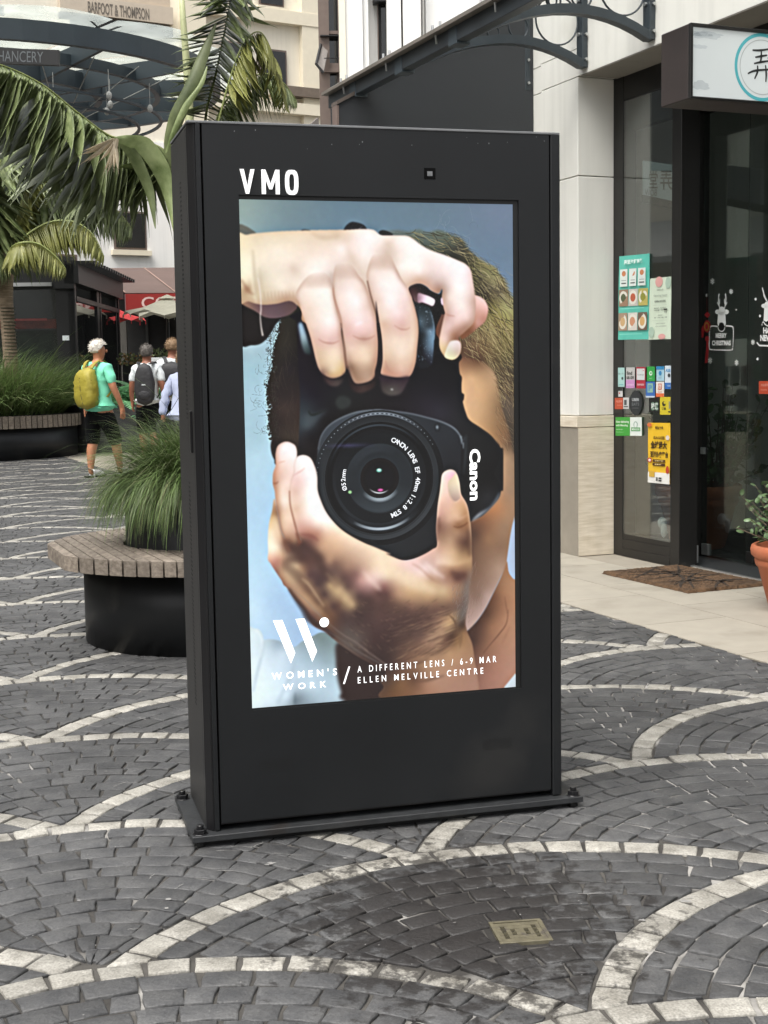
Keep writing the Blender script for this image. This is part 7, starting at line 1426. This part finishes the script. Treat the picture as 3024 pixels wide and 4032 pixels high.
def backpack(label, loc, rz, H, mtl, kind, hgt=.27, wid=.085, dep=.062, zc=.665):
    """rucksack worn on the back (the -y side)"""
    t = thing('backpack', label, 'backpack', loc, rz); h = H; b_ = MB(); n, m = 22, 14
    for i in range(m + 1):
        u = -1 + 2 * i / m; pr = (1 - abs(u) ** 3.2) ** .42 if abs(u) < 1 else 0; tap = 1.06 - .20 * max(0, u) if kind != 'day' else 1.12 - .10 * abs(u)
        for k in range(n):
            a = 6.283 * k / n; cx, sy = math.copysign(abs(math.cos(a)) ** .62, math.cos(a)), math.copysign(abs(math.sin(a)) ** .62, math.sin(a)); wob = 1 + .03 * math.sin(u * 9 + a * 3)
            b_.v.append((wid * cx * pr * tap * h * wob, (-.078 - dep * .5 + dep * sy * pr * .92) * h, (zc + hgt * .5 * u) * h))
    for i in range(m):
        for k in range(n): b_.f.append((i * n + k, i * n + (k + 1) % n, (i + 1) * n + (k + 1) % n, (i + 1) * n + k)); b_.m.append(0)
    b_.build('bag', M[mtl], t, smooth=True)
    for s in (-1, 1):
        b_ = MB(); P = catmull([Vector((s * .045 * h, -.085 * h, (zc + hgt * .46) * h)), Vector((s * .060 * h, -.045 * h, .832 * h)), Vector((s * .068 * h, .012 * h, .838 * h)), Vector((s * .080 * h, .072 * h, .775 * h)), Vector((s * .098 * h, .070 * h, .690 * h)), Vector((s * .112 * h, .015 * h, .600 * h)), Vector((s * .078 * h, -.075 * h, (zc - hgt * .40) * h))], 6)
        n_ = len(P); b_.strip(P, [.030 * h if i < n_ * .62 else .012 * h for i in range(n_)], [Vector((1, 0, 0)) if i < n_ * .6 else Vector((0, 0, 1)) for i in range(n_)]); o = b_.build('strap', M[mtl if kind == 'yellow' else 'pack'], t)
        md = [Vector(v.co) for v in o.data.vertices]; b2 = MB(); b2.v = [tuple(v) for v in md]; off = len(md); b2.v += [tuple(v + Vector((0, -.006 * h, .004 * h))) for v in md]; b2.f = [tuple(p.vertices) for p in o.data.polygons] + [tuple(i + off for i in p.vertices) for p in o.data.polygons]; b2.m = [0] * len(b2.f)
        bpy.data.objects.remove(o); b2.build('strap', M[mtl if kind == 'yellow' else 'pack'], t)
    yb = (-.078 - dep * 1.42) * h
    if kind == 'yellow':
        b_ = MB(); b_.tube([(-.012 * h, yb + .014, (zc + hgt * .30) * h), (.0, yb + .004, (zc + .05) * h), (.004 * h, yb + .003, (zc - .03) * h), (.020 * h, yb + .012, (zc - hgt * .36) * h)], .0028, 6); b_.build('zip', M['pack'], t)
        bag = t.children[0]
        for v in bag.data.vertices:
            x, y, z = v.co / h; u = (z - zc) / (hgt * .5); v.co.x += .018 * h * max(0, u) ** 2 - .006 * h * u; v.co.y += (.012 * h if u > .75 else 0)
            v.co += Vector((math.sin(z * 160 + x * 60), math.sin(x * 170 + z * 90) + .6 * math.sin(z * 300 - x * 100), 0)) * .0032 * h
        for zz in (.24, -.10): b_ = MB(); b_.tube([(-wid * 1.0 * h, yb + .05, (zc + hgt * zz + .01) * h), (0, yb + .006, (zc + hgt * zz) * h), (wid * 1.0 * h, yb + .05, (zc + hgt * (zz - .05)) * h)], .0022, 5); b_.build('seam', M['soil'], t)
    else:
        b_ = MB(); b_.ellipsoid((0, yb + .024, (zc - hgt * .24) * h), (wid * .80 * h, .020 * h, .050 * h), 16, 8); b_.build('front_pocket', M['pack'], t, smooth=True)
        if kind == 'small': b_ = MB(); b_.prism([(-.020 * h, zc * h - .012), (.020 * h, zc * h - .012), (.010 * h, zc * h + .002), (0, zc * h - .002), (-.010 * h, zc * h + .002)], 'y', yb - .002, yb + .006); b_.build('badge', M['tee'], t)
        if kind == 'day':
            for s in (-1, 1):
                b_ = MB(); P = catmull([Vector((s * .045 * h, yb + .045, (zc + hgt * .42) * h)), Vector((s * .070 * h, yb + .030, (zc + hgt * .22) * h)), Vector((s * .060 * h, yb + .012, zc * h)), Vector((s * .085 * h, yb + .03, (zc - hgt * .25) * h))], 6); b_.strip(P, [.014 * h] * len(P), Vector((1, 0, 0))); b_.build('grey_piping', M['packgrey'], t)
            b_ = MB(); b_.prism([(-.075 * h, (zc - .045) * h), (.06 * h, (zc - .005) * h), (.06 * h, (zc + .012) * h), (-.075 * h, (zc - .028) * h)], 'y', yb - .003, yb + .02); b_.build('reflective_band', M['packgrey'], t)
    return t
def gp_(px_, py_): p = gnd(px_, py_); return Vector((p.x, p.y, 0))
P1 = Vector((at(392, 1700, 15.5).x, 15.5, 0)); rz1 = R(-40)
person('white haired walker in a mint green T-shirt and black shorts, face turned to the right', P1, rz1, 1.565, 'skin', 'hair_white', 'mint', 'shorts', pose=dict(la=(.0, 0), ra=(.045, 0), ll=(-.02, .0), rl=(.13, .01)), seed=1, wide=1.28, head_turn=R(-30))
backpack('crinkled yellow backpack worn by the white haired walker', P1, rz1, 1.565, 'yellow', 'yellow', hgt=.305, wid=.098, dep=.060, zc=.645)
P2 = Vector((at(586, 1700, 18.3).x, 18.3, 0))
person('dark grey haired walker in a pale T-shirt, second from the left', P2, R(-3), 1.575, 'skin_tan', 'hair_grey', 'tee', 'shorts', pose=dict(la=(.02, 0), ra=(-.01, 0), ll=(.08, .0), rl=(-.06, .02)), seed=2, wide=1.02, hair_len=.01)
backpack('slim plain black backpack on the dark grey haired walker', P2, R(-3), 1.575, 'pack', 'small', hgt=.36, wid=.080, dep=.045, zc=.655)
P3 = Vector((at(688, 1700, 18.9).x, 18.9, 0))
person('light brown haired walker in a white T-shirt, half hidden by the display', P3, R(4), 1.66, 'skin_tan', 'hair_brown', 'tee', 'shorts', pose=dict(la=(.03, 0), ra=(.0, 0), ll=(-.05, .02), rl=(.09, .0)), seed=3, wide=1.05)
backpack('black and grey daypack with pale piping worn by the brown haired walker', P3, R(4), 1.66, 'pack', 'day', hgt=.30, wid=.098, dep=.075, zc=.655)
M['stripe'] = mat('striped shirt cotton', lin('#b9bfd2'), .85, var=.05, scale=5, bump=.008, bscale=9)
_nt = M['stripe'].node_tree; _tc = _nt.nodes.new('ShaderNodeTexCoord'); _wv = _nt.nodes.new('ShaderNodeTexWave'); _wv.inputs['Scale'].default_value = 28; _wv.inputs['Distortion'].default_value = .6; _nt.links.new(_tc.outputs['Object'], _wv.inputs['Vector'])
_mx = _nt.nodes.new('ShaderNodeMixRGB'); _nt.links.new(_wv.outputs['Color'], _mx.inputs['Fac']); _mx.inputs['Color1'].default_value = (*lin('#7b86a8'), 1); _mx.inputs['Color2'].default_value = (*lin('#b7bdcc'), 1); _nt.links.new(_mx.outputs[0], _nt.nodes['Principled BSDF'].inputs['Base Color'])
P4 = Vector((at(728, 1700, 13.6).x, 13.6, 0))
person('person in a blue and white striped long sleeved shirt, mostly hidden behind the display', P4, R(-14), 1.40, 'skin_tan', 'hair_brown', 'stripe', 'pack', pose=dict(la=(-.03, 0), ra=(.04, 0), ll=(.05, .0), rl=(-.05, .01)), seed=5, wide=1.15, long_sleeve=True, long_legs=True, lean=.25)
st = thing('shoulder_bag', 'black shoulder bag strap across the striped shirt', 'shoulder bag', P4, R(-14)); h = 1.40
b_ = MB(); P = catmull([Vector((.085, .06, .80)) * h, Vector((.075, -.055, .815)) * h, Vector((.0, -.092, .66)) * h, Vector((-.10, -.075, .52)) * h, Vector((-.135, -.0, .47)) * h], 8); b_.strip(P, [.035] * len(P), Vector((.4, 0, .9)).normalized()); b_.build('strap', M['pack'], st)
b_ = MB(); b_.box(-.27, -.20, -.10, .12, .50, .70); b_.build('pouch', M['pack'], st, bevel=.02, segs=2)
# ------------------------------------------------------------------ background: pavilion, canopy, cafe front, buildings
# frontal dark glass pavilion with pergola roof
PV = 23.2; X0, X1 = at(-420, 1490, PV).x, at(305, 1490, PV).x; ang_pv = R(2.0)
pv = thing('glass_pavilion', 'dark framed glass pavilion with a slatted pergola roof behind the far planter', 'pavilion', (X1, PV, 0), ang_pv)
hz = 2.86; wl = X1 - X0
def pbx(name, m_, *a, bv=0.0): b_ = MB(); b_.box(*a); return b_.build(name, M[m_] if isinstance(m_, str) else m_, pv, bevel=bv)
M['pvframe'] = mat('pavilion frame', (.007, .007, .0075), .45, var=.2)
for x in (-wl, -wl * .55, -.30): pbx('post', 'pvframe', x, x + (.30 if x > -.4 else .12), -.06, .10, 0, hz)
pbx('fascia', 'pvframe', -wl, .02, -.10, .08, 2.62, 3.02); pbx('roller_blind_box', 'silver', -1.62 - .4, -.34, -.16, -.11, 2.66, 2.72)
pbx('glass_pane', 'pavglass', -wl, -.30, .0, .012, .0, 2.62)
pbx('white_label', 'tee', -.21, -.10, -.075, -.062, 1.76, 1.84)
pbx('back_wall', 'dark', -wl, .0, 4.4, 4.5, 0, 3.0)
pbx('hedge_wall', mat('dim green wall', (.012, .022, .010), .9, var=.5, scale=9), -wl, -.35, .5, .52, 0, 1.95)
pbx('red_band', mat('dim red band', (.22, .03, .02), .7, var=.5, scale=4), -1.65, -.40, .40, .42, 1.98, 2.14)
pbx('red_stripe', mat('red stripe', (.6, .08, .07), .7, var=.2), -1.65, -.55, .385, .395, 2.115, 2.15)
# table inside
pbx('table', 'silver', -1.6, -.9, -.5, -.1, .74, .77)
# right side: receding glazed wall
sx0, sy1 = .0, 4.7
for y in (-.06, 2.1, 2.45, 4.6): pbx('post', 'pvframe', -.10, .02, y, y + (.24 if y > 2 and y < 2.4 else .12), 0, 2.75)
M['sideglass'] = mat('side glass', (.012, .013, .013), .03, var=.1, spec=1.0)
pbx('side_glass', 'sideglass', -.02, -.008, .07, 4.6, .0, 2.45)
pbx('side_beam', 'pvframe', -.12, .03, .07, 4.7, 2.42, 2.50); pbx('side_fascia', 'pvframe', -.14, .10, -.1, 4.8, 2.70, 3.02)
for k in range(18): pbx('pergola_slat', 'pvframe', -1.6, .34, .1 + k * .27, .20 + k * .27, 3.03, 3.09)

# cafe with brown awning, red fascia, umbrellas, hedge and board
CY = 33.0
cf = thing('cafe_building', 'cafe building with a sloping brown canvas awning and a red fascia', 'cafe', (at(495, 1490, CY).x, CY, 0), R(4)); 
def cbx(name, m_, *a, par=cf): b_ = MB(); b_.box(*a); return b_.build(name, M[m_] if isinstance(m_, str) else m_, par)
fz0, fz1 = 2.80, 3.05
b_ = MB(); b_.add([(-.6, 0, 3.72), (5.5, 0, 3.72), (5.5, -1.8, 2.98), (.27, -1.8, 3.02)], [(0, 3, 2, 1)]); b_.add([(-.6, 0, 3.70), (5.5, 0, 3.70), (5.5, -1.8, 2.96), (.27, -1.8, 3.0)], [(0, 1, 2, 3)]); b_.build('awning', M['awning'], cf)
for k in range(4):
    x = .27 + k * 1.12; b_ = MB(); b_.strip([Vector((x - .87, -.01, 3.725)), Vector((x, -1.8, 3.035))], [.035, .035], Vector((1, 0, 0))); b_.build('awning_seam', M['awningstripe'], cf)
cbx('red_fascia', 'red', .27, 5.5, -1.82, -1.78, 2.60, 3.00); cbx('fascia_end', mat('grey pink edge', lin('#8d6a6a'), .7), .25, .268, -1.83, -1.3, 2.50, 3.0)
text_obj('lettering', 'CORNER', .40, mat('pale sign letter', lin('#e9c9c2'), .6), cf, (.62, -1.825, 2.66), fit=(1.75, .27), bold=.01)
cbx('shop_front', 'dark', -1.2, 5.5, .2, .3, 0, 3.7); cbx('column', mat('grey column', lin('#57544f'), .8), -.12, .12, -.6, -.4, 0, 2.6)
for k in range(6): cbx('window_post', mat('dim post', (.035, .036, .034), .6) if k == 0 else 'pvframe', .5 + k * .45, .56 + k * .45, .1, .19, 0, 2.6)
def umbrella(label, px_, Y, zt, zb, r, m_, rot=.2):
    p = at(px_, 1480, Y); t = thing('cafe_umbrella', label, 'umbrella', (p.x, Y, 0), rot, 'cafe umbrellas beyond the walkers'); b_ = MB(); n = 8; v = [(0, 0, zt)]
    for k in range(n): a = 6.283 * k / n; v.append((r * .55 * math.cos(a), r * .55 * math.sin(a), zb + (zt - zb) * .47))
    for k in range(n): a = 6.283 * k / n; v.append((r * math.cos(a), r * math.sin(a), zb + .02))
    for k in range(n): a = 6.283 * (k + .5) / n; v.append((r * .95 * math.cos(a), r * .95 * math.sin(a), zb + .10))
    f = [(0, 1 + k, 1 + (k + 1) % n) for k in range(n)]
    for k in range(n): k2 = (k + 1) % n; f += [(1 + k, 1 + n + k, 1 + 2 * n + k), (1 + k, 1 + 2 * n + k, 1 + k2), (1 + k2, 1 + 2 * n + k, 1 + n + k2)]
    b_.add(v, f); b_.build('canopy', M[m_], t)
    b_ = MB()
    for k in range(n): a = 6.283 * k / n; b_.add([(r * math.cos(a) * q, r * math.sin(a) * q, z) for q, z in ((1, zb + .02), (1, zb - .04), (.97, zb - .04), (.97, zb + .03))], [(0, 1, 2, 3)])
    b_.build('valance', M[m_], t)
    b_ = MB(); b_.add([(.22 * r * math.cos(a) * q, .22 * r * math.sin(a) * q, zt + z) for q, z in ((1, -.03), (.1, .05)) for a in np.linspace(0, 6.283, n + 1)[:-1]], [(k, (k + 1) % n, (k + 1) % n + n, k + n) for k in range(n)]); b_.build('vent_cap', M[m_], t)
    b_ = MB(); b_.tube([(0, 0, 0), (0, 0, zt)], .03, 8); b_.build('pole', M['pvframe'], t); return t
umbrella('large beige cafe umbrella in front of the red fascia', 668, 27.5, 2.70, 2.33, .90, 'beige', .0); umbrella('red cafe umbrella showing under the left tip of the beige one', 448, 29.0, 2.62, 2.27, .72, 'redfab', .0); umbrella('second beige cafe umbrella, mostly behind the display', 735, 26.0, 2.55, 2.22, .9, 'beige', .5)
hd_ = thing('hedge', 'clipped hedge with some bronze leaves in front of the cafe', 'hedge', (at(600, 1490, 27).x, 27, 0))
b_ = MB(); b_.box(-.55, 2.2, -.15, .15, 0, 1.38); b_.build('trough', M['pvframe'], hd_)
gm_ = [MB(), MB()]; rh = random.Random(3)
for i in range(900):
    x = rh.uniform(-.62, 2.2); y = rh.uniform(-.2, .2); z = 1.38 + rh.random() ** 1.3 * (.26 if x > -.1 else .20); bz = 1 if (x < .12 and rh.random() < .45) else 0; d = Vector((rh.gauss(0, 1), rh.gauss(0, 1), rh.gauss(.3, .7))).normalized(); s = Vector((rh.gauss(0, 1), rh.gauss(0, 1), rh.gauss(0, 1))).cross(d).normalized(); p = Vector((x, y, z)); gm_[bz].strip([p, p + d * .035, p + d * .075], [.02, .05, .01], s)
o = gm_[0].build('leaves', M['leaf'], hd_); o['kind'] = 'stuff'; o = gm_[1].build('bronze_leaves', mat('bronze leaf', (.25, .16, .06), .5, var=.4, scale=20, island=.4), hd_); o['kind'] = 'stuff'
mb_ = thing('menu_board', 'white menu board beside the dark grey haired walker', 'sign board', (at(665, 1400, 24).x, 24.0, 0))
b_ = MB(); b_.box(-.33, .55, -.03, .03, .70, 1.46); b_.build('board', M['white'], mb_, bevel=.005); b_ = MB(); b_.box(-.33, -.27, -.02, .02, 0, .70); b_.box(.4, .46, -.02, .02, 0, .70); b_.build('leg', M['pvframe'], mb_)
text_obj('lettering', 'MENU', .09, mat('faint print', lin('#9a9a94'), .6), mb_, (-.2, -.031, 1.12))

# cream building across the back
CB = Vector((at(800, 1490, 35).x, 35.0, 0)); ca_ = math.atan2(.506, .862)
cb = thing('cream_building', 'cream rendered office building with cornices and dark windows behind the canopy', 'building', CB, ca_)
def kpt(px_, py_):                                    # photo pixel on the cream facade -> local x, z
    d = ray(px_, py_); nrm = Vector((-math.sin(ca_), math.cos(ca_), 0)); t = (CB - EYE).dot(nrm) / d.dot(nrm); X = EYE + d * t; return (X - CB).dot(Vector((math.cos(ca_), math.sin(ca_), 0))), X.z
xl = kpt(-400, 800)[0]; xr = kpt(1262, 400)[0]
def kbx(name, m_, x0, x1, z0, z1, y0, y1, par=None, **k): b_ = MB(); b_.box(min(x0, x1), max(x0, x1), y0, y1, min(z0, z1), max(z0, z1)); return b_.build(name, M[m_] if isinstance(m_, str) else m_, par or cb, **k)
kbx('wall', 'cream', xl, xr, 0, 15.5, 0, .5)
kbx('wall_lower', 'whitewall', xl, xr, 3.0, kpt(600, 560)[1], -.06, -.001)
def kwin(px0, py0, px1, py1):
    x0, z1 = kpt(px0, py0); x1, z0 = kpt(px1, (py0 + py1) / 2); z0 = kpt(px0, py1)[1]
    w_ = kbx('window', 'brownframe', x0, x1, z0, z1, -.08, -.065); kbx('pane', 'dark', x0 + .06, x1 - .06, z0 + .06, z1 - .06, -.09, -.081, par=w_); kbx('sill', 'creamtrim', x0 - .08, x1 + .08, z0 - .14, z0 - .02, -.20, -.065, par=w_)
    kbx('glass', 'window', x0 + .05, x1 - .05, z0 + .05, z1 - .05, -.105, -.10, par=w_); return w_
for q in ((1012, -60, 1112, 22), (1015, 190, 1124, 352), (865, 160, 962, 330), (440, 830, 572, 982), (0, 610, 95, 900), (250, 700, 330, 860), (-60, 20, 12, 60), (225, 52, 250, 78), (180, 1000, 300, 1045)): kwin(*q)
z_ = kpt(795, 42)[1]; kbx('cornice', 'creamtrim', kpt(780, 40)[0], xr, z_ - .10, z_ + .22, -.22, -.001); kbx('cornice', 'creamtrim', kpt(780, 40)[0], xr, kpt(1150, 410)[1] - .3, kpt(1150, 410)[1] - .02, -.30, -.001)
kbx('cornice', mat('brown band', lin('#6f6357'), .7), kpt(1100, 370)[0], xr, kpt(1150, 372)[1] - .10, kpt(1150, 372)[1] + .14, -.34, -.001)
kbx('pilaster', 'creamtrim', kpt(1180, 300)[0], xr, 0, 15.4, -.20, -.001); kbx('pilaster', 'creamtrim', kpt(700, 0)[0], kpt(790, 0)[0], 0, 15.3, -.30, -.001)
sx_, sz_ = kpt(330, 10); ex_, ez_ = kpt(670, 70)
kbx('recess', mat('bay recess', lin('#b6a998'), .8, var=.05), kpt(228, 0)[0], ex_, kpt(340, 72)[1], 13.5, -.012, -.001); kbx('shop_name_band', mat('name band', lin('#c3b6a4'), .8, var=.04), kpt(228, 60)[0], ex_, kpt(400, 75)[1] + .02, kpt(400, 20)[1] + .1, -.20, -.013); kbx('dark_strip', 'dark', kpt(228, 60)[0], ex_, kpt(400, 88)[1] - .18, kpt(400, 78)[1] - .02, -.15, -.014)
tx0, tz0 = kpt(335, 40); tx1, tz1 = kpt(575, 45)
text_obj('lettering', 'BARFOOT & THOMPSON', .5, mat('grey letters', lin('#6a635a'), .7), cb, (tx0, -.21, kpt(450, 62)[1] - .06), fit=(tx1 - tx0, .27), bold=.015)

# corner glass tower and white building on the right
tw = thing('corner_window_tower', 'narrow brown framed glazed corner bay with one vent window pushed open', 'building', (at(1262, 1490, 30).x, 30, 0), R(3))
def tbx(name, m_, px0, px1, pz0, pz1, y0, y1, par=None, Y=30.0):
    a, b = at(px0, pz0, Y), at(px1, pz1, Y); b_ = MB(); b_.box(a.x - tw.location.x, b.x - tw.location.x, y0, y1, min(a.z, b.z), max(a.z, b.z)); return b_.build(name, M[m_] if isinstance(m_, str) else m_, par or tw)
tbx('frame', 'brownframe', 1262, 1292, 520, -60, 0, .25); tbx('frame', 'brownframe', 1338, 1360, 520, -60, .0, .25); tbx('frame', 'brownframe', 1292, 1338, 132, 118, .03, .2); tbx('ledge', 'pvframe', 1260, 1354, 146, 140, -.1, .25)
tbx('frame', 'brownframe', 1292, 1338, 266, 246, .03, .2); tbx('frame', 'brownframe', 1262, 1352, 286, 268, -.06, .2); tbx('ledge', 'pvframe', 1275, 1402, 250, 246, -.5, -.46)
tbx('back_panel', mat('pale reflection glass', lin('#8b8d86'), .3, var=.2, scale=1.5), 1288, 1342, 520, -60, .3, .32); tbx('mullion', 'brownframe', 1330, 1336, 400, 280, .1, .2)
tbx('tower_glass', 'window', 1292, 1338, 520, -60, .12, .13)
a = [at(1262, 175, 29.9), at(1238, 252, 29.3), at(1266, 286, 29.3), at(1290, 200, 29.9)]; b_ = MB(); b_.add([p - tw.location for p in a] + [p - tw.location + Vector((.01, .03, 0)) for p in a], [(0, 1, 2, 3), (4, 7, 6, 5), (0, 4, 5, 1), (1, 5, 6, 2), (2, 6, 7, 3)]); b_.build('open_vent', mat('vent glass', lin('#8f8984'), .25), tw)
b_ = MB(); b_.tube([a[0] - tw.location, a[1] - tw.location, a[2] - tw.location], .03, 6); b_.build('vent_frame', M['pvframe'], tw)
b_ = MB()
for x in (1355, 1402): b_.tube([at(x, 276, 29.4) - tw.location, at(x, 420, 29.4) - tw.location], .02, 6)
b_.tube([at(1352, 276, 29.4) - tw.location, at(1402, 276, 29.4) - tw.location], .02, 6); b_.build('balcony_rail', M['brownframe'], tw)
WB = 28.0
wb = thing('white_building', 'bright white rendered building with tall pilasters and one narrow dark window slot', 'building', (at(1352, 1490, WB).x, WB, 0), R(2))
def wbx(name, m_, px0, px1, y0, y1, z0=0.0, z1=14.0):
    a, b = at(px0, 1000, WB), at(px1, 1000, WB); b_ = MB(); b_.box(a.x - wb.location.x, b.x - wb.location.x, y0, y1, z0, z1); return b_.build(name, M[m_] if isinstance(m_, str) else m_, wb)
M['warmwhite'] = mat('warm white render', lin('#efe6cf'), .8, var=.03)
wbx('wall', 'whitewall', 1352, 2400, .5, .9); wbx('pilaster', 'warmwhite', 1352, 1376, .0, .499); wbx('pilaster', 'whitewall', 1376, 1444, .05, .498); wbx('pilaster', 'whitewall', 1446, 1466, .12, .497)
wbx('pilaster', 'whitewall', 1538, 1592, .0, .496); wbx('pilaster', 'whitewall', 1600, 1668, -.10, .495); wbx('pilaster', 'whitewall', 1690, 1900, .1, .494)
wbx('window_slot', 'dark', 1505, 1518, .44, .498, 3, 14); wbx('window_glass', 'window', 1518, 1537, .40, .41, 3, 14); wbx('slot_frame', 'brownframe', 1503, 1507, .38, .43, 3, 14)
p = at(1668, 150, WB); b_ = MB(); b_.tube([Vector((p.x - wb.location.x, -.13, p.z)), Vector((p.x - wb.location.x, -.13, 14))], .022, 6); b_.build('downpipe', mat('pipe grey', lin('#9b9a95'), .7), wb)
# round window head with shadowed lamp bracket
p = at(1470, -5, WB); b_ = MB(); b_.box(p.x - wb.location.x, p.x - wb.location.x + .30, .15, .48, p.z, p.z + .3); b_.build('lamp_box', M['pvframe'], wb)

# circular glass canopy with steel ribs and hanging lamps
cc = Vector((-6.9, 25.0, 0)); cz = 6.35
cn = thing('round_glass_canopy', 'round blue grey steel canopy with scalloped glass panes and name lettering, upper left', 'canopy', cc)
def ring_beam(r, z0, z1, wd, name='ring_beam', n=64, m_='far_steel'):
    b_ = MB(); b_.lathe([(r - wd / 2, z0), (r + wd / 2, z0), (r + wd / 2, z1), (r - wd / 2, z1)], n, closed=True); return b_.build(name, M[m_], cn)
ring_beam(4.02, cz - .14, cz + .17, .13); ring_beam(2.95, cz - .20, cz - .02, .10); ring_beam(1.9, cz - .26, cz + .02, .12); ring_beam(.7, cz - .3, cz + .1, .4)
ring_beam(3.0, cz - .62, cz - .58, .05); ring_beam(2.6, cz - .75, cz - .71, .05)
for k in range(13):
    a = 6.283 * k / 13 + .12; ca2, sa2 = math.cos(a), math.sin(a); b_ = MB(); px1 = Vector((ca2, sa2, 0)); sd = Vector((-sa2, ca2, 0)) * .035; v = []
    for r, z0, z1 in ((.8, cz - .35, cz + .05), (3.96, cz - .12, cz + .12)):
        for s in (-1, 1):
            for z in (z0, z1): q = px1 * r + sd * s; v.append((q.x, q.y, z))
    b_.add(v, [(0, 1, 3, 2), (4, 6, 7, 5), (0, 4, 5, 1), (2, 3, 7, 6), (0, 2, 6, 4), (1, 5, 7, 3)]); b_.build('rib', M['far_steel'], cn)
    # scalloped pane between ribs
    a2 = a + 6.283 / 13; v = []; n = 10
    for i in range(n + 1): t = i / n; w = a + .01 + (a2 - a - .02) * t; r = 4.35 + .24 * math.sin(math.pi * t); v.append((r * math.cos(w), r * math.sin(w), cz + .26))
    for i in range(n + 1): t = i / n; w = a + .01 + (a2 - a - .02) * t; v.append((1.2 * math.cos(w), 1.2 * math.sin(w), cz + .20))
    b_ = MB(); b_.add(v, [(i, i + 1, n + 2 + i, n + 1 + i) for i in range(n)]); b_.build('glass_pane', M['canopyglass'], cn)
    b_ = MB()
    for s in (-.07, .07): b_.tube([(4.0 * math.cos(a + s * .2), 4.0 * math.sin(a + s * .2), cz + .17), (4.08 * math.cos(a + s), 4.08 * math.sin(a + s), cz + .27)], .015, 5)
    b_.build('glass_clip', M['pvframe'], cn)
rl = random.Random(2)
for k in range(11):
    a = rl.uniform(-1.9, -.2); r = rl.uniform(1.2, 3.2); b_ = MB(); b_.ellipsoid((r * math.cos(a), r * math.sin(a), cz - .62), (.05, .05, .07), 8, 6); b_.tube([(r * math.cos(a), r * math.sin(a), cz - .56), (r * math.cos(a), r * math.sin(a), cz - .2)], .006, 4); b_.build('hanging_lamp', M['packgrey'], cn)
for k in range(8):
    a = -2.2 + k * .28; b_ = MB(); b_.tube([(3.4 * math.cos(a), 3.4 * math.sin(a), cz - .10), (1.6 * math.cos(a + .5), 1.6 * math.sin(a + .5), cz - .55)], .01, 4); b_.build('tie_rod', M['packgrey'], cn)
# name lettering on a black board hung in the canopy
nbx = at(-42, 215, 20.95); nex = at(232, 240, 20.95)
nb_ = thing('canopy_name_board', 'black board with tall silver capitals hung inside the round canopy', 'name board', (nbx.x, 20.95, nbx.z - .02), 0)
b_ = MB(); b_.box(0, nex.x - nbx.x, 0, .10, -.10, .12); b_.build('board', M['black'], nb_)
text_obj('lettering', 'CHANCERY', .3, mat('silver capitals', lin('#5c6062'), .4, metal=.2), nb_, (.02, -.004, -.075), fit=(at(170, 220, 20.95).x - nbx.x - .02, .16), bold=.0); nb_.rotation_euler = (0, R(2.6), 0)

# ------------------------------------------------------------------ buildings that close the street outside the frame
M['streetwall'] = mat('street render', lin('#d3cbbb'), .8, var=.06)
M['greypane'] = mat('grey street glass', lin('#77776f'), .3, var=.3, scale=1.2)
lb = thing('street_building', 'cream street building with dark awnings, outside the left edge of the photo', 'building', (-12.5, 6, 0), R(0))
b_ = MB(); b_.box(-1, 0, -14, 24, 0, 8); b_.build('wall', M['streetwall'], lb)
for k in range(8):
    y = -12 + k * 4.1
    b_ = MB(); b_.box(.001, .06, y, y + 3.2, .1, 2.7); w_ = b_.build('window', M['pvframe'], lb); b_ = MB(); b_.box(.061, .07, y + .1, y + 3.1, .2, 2.6); b_.build('pane', M['greypane'], w_)
    b_ = MB(); b_.prism([(.07, 3.7), (.07, 3.6), (1.6, 2.85), (1.6, 2.95)], 'y', y - .3, y + 3.5); b_.build('awning', mat('charcoal awning', lin('#8d8d8a'), .8) if k == 0 else bpy.data.materials['charcoal awning'], lb)
    for z in (4.6, 7.4): b_ = MB(); b_.box(.001, .05, y + .7, y + 2.5, z, z + 1.8); b_.build('window', M['window'], lb)
kb = thing('street_building', 'street building behind the camera closing the lane', 'building', (0, -16, 0))
b_ = MB(); b_.box(-12, 12, -1, 0, 0, 7); b_.build('wall', M['streetwall'], kb)
for k in range(7): b_ = MB(); b_.box(-10.5 + k * 3.1, -8.3 + k * 3.1, .001, .05, .4, 2.8); b_.build('window', M['window'], kb)
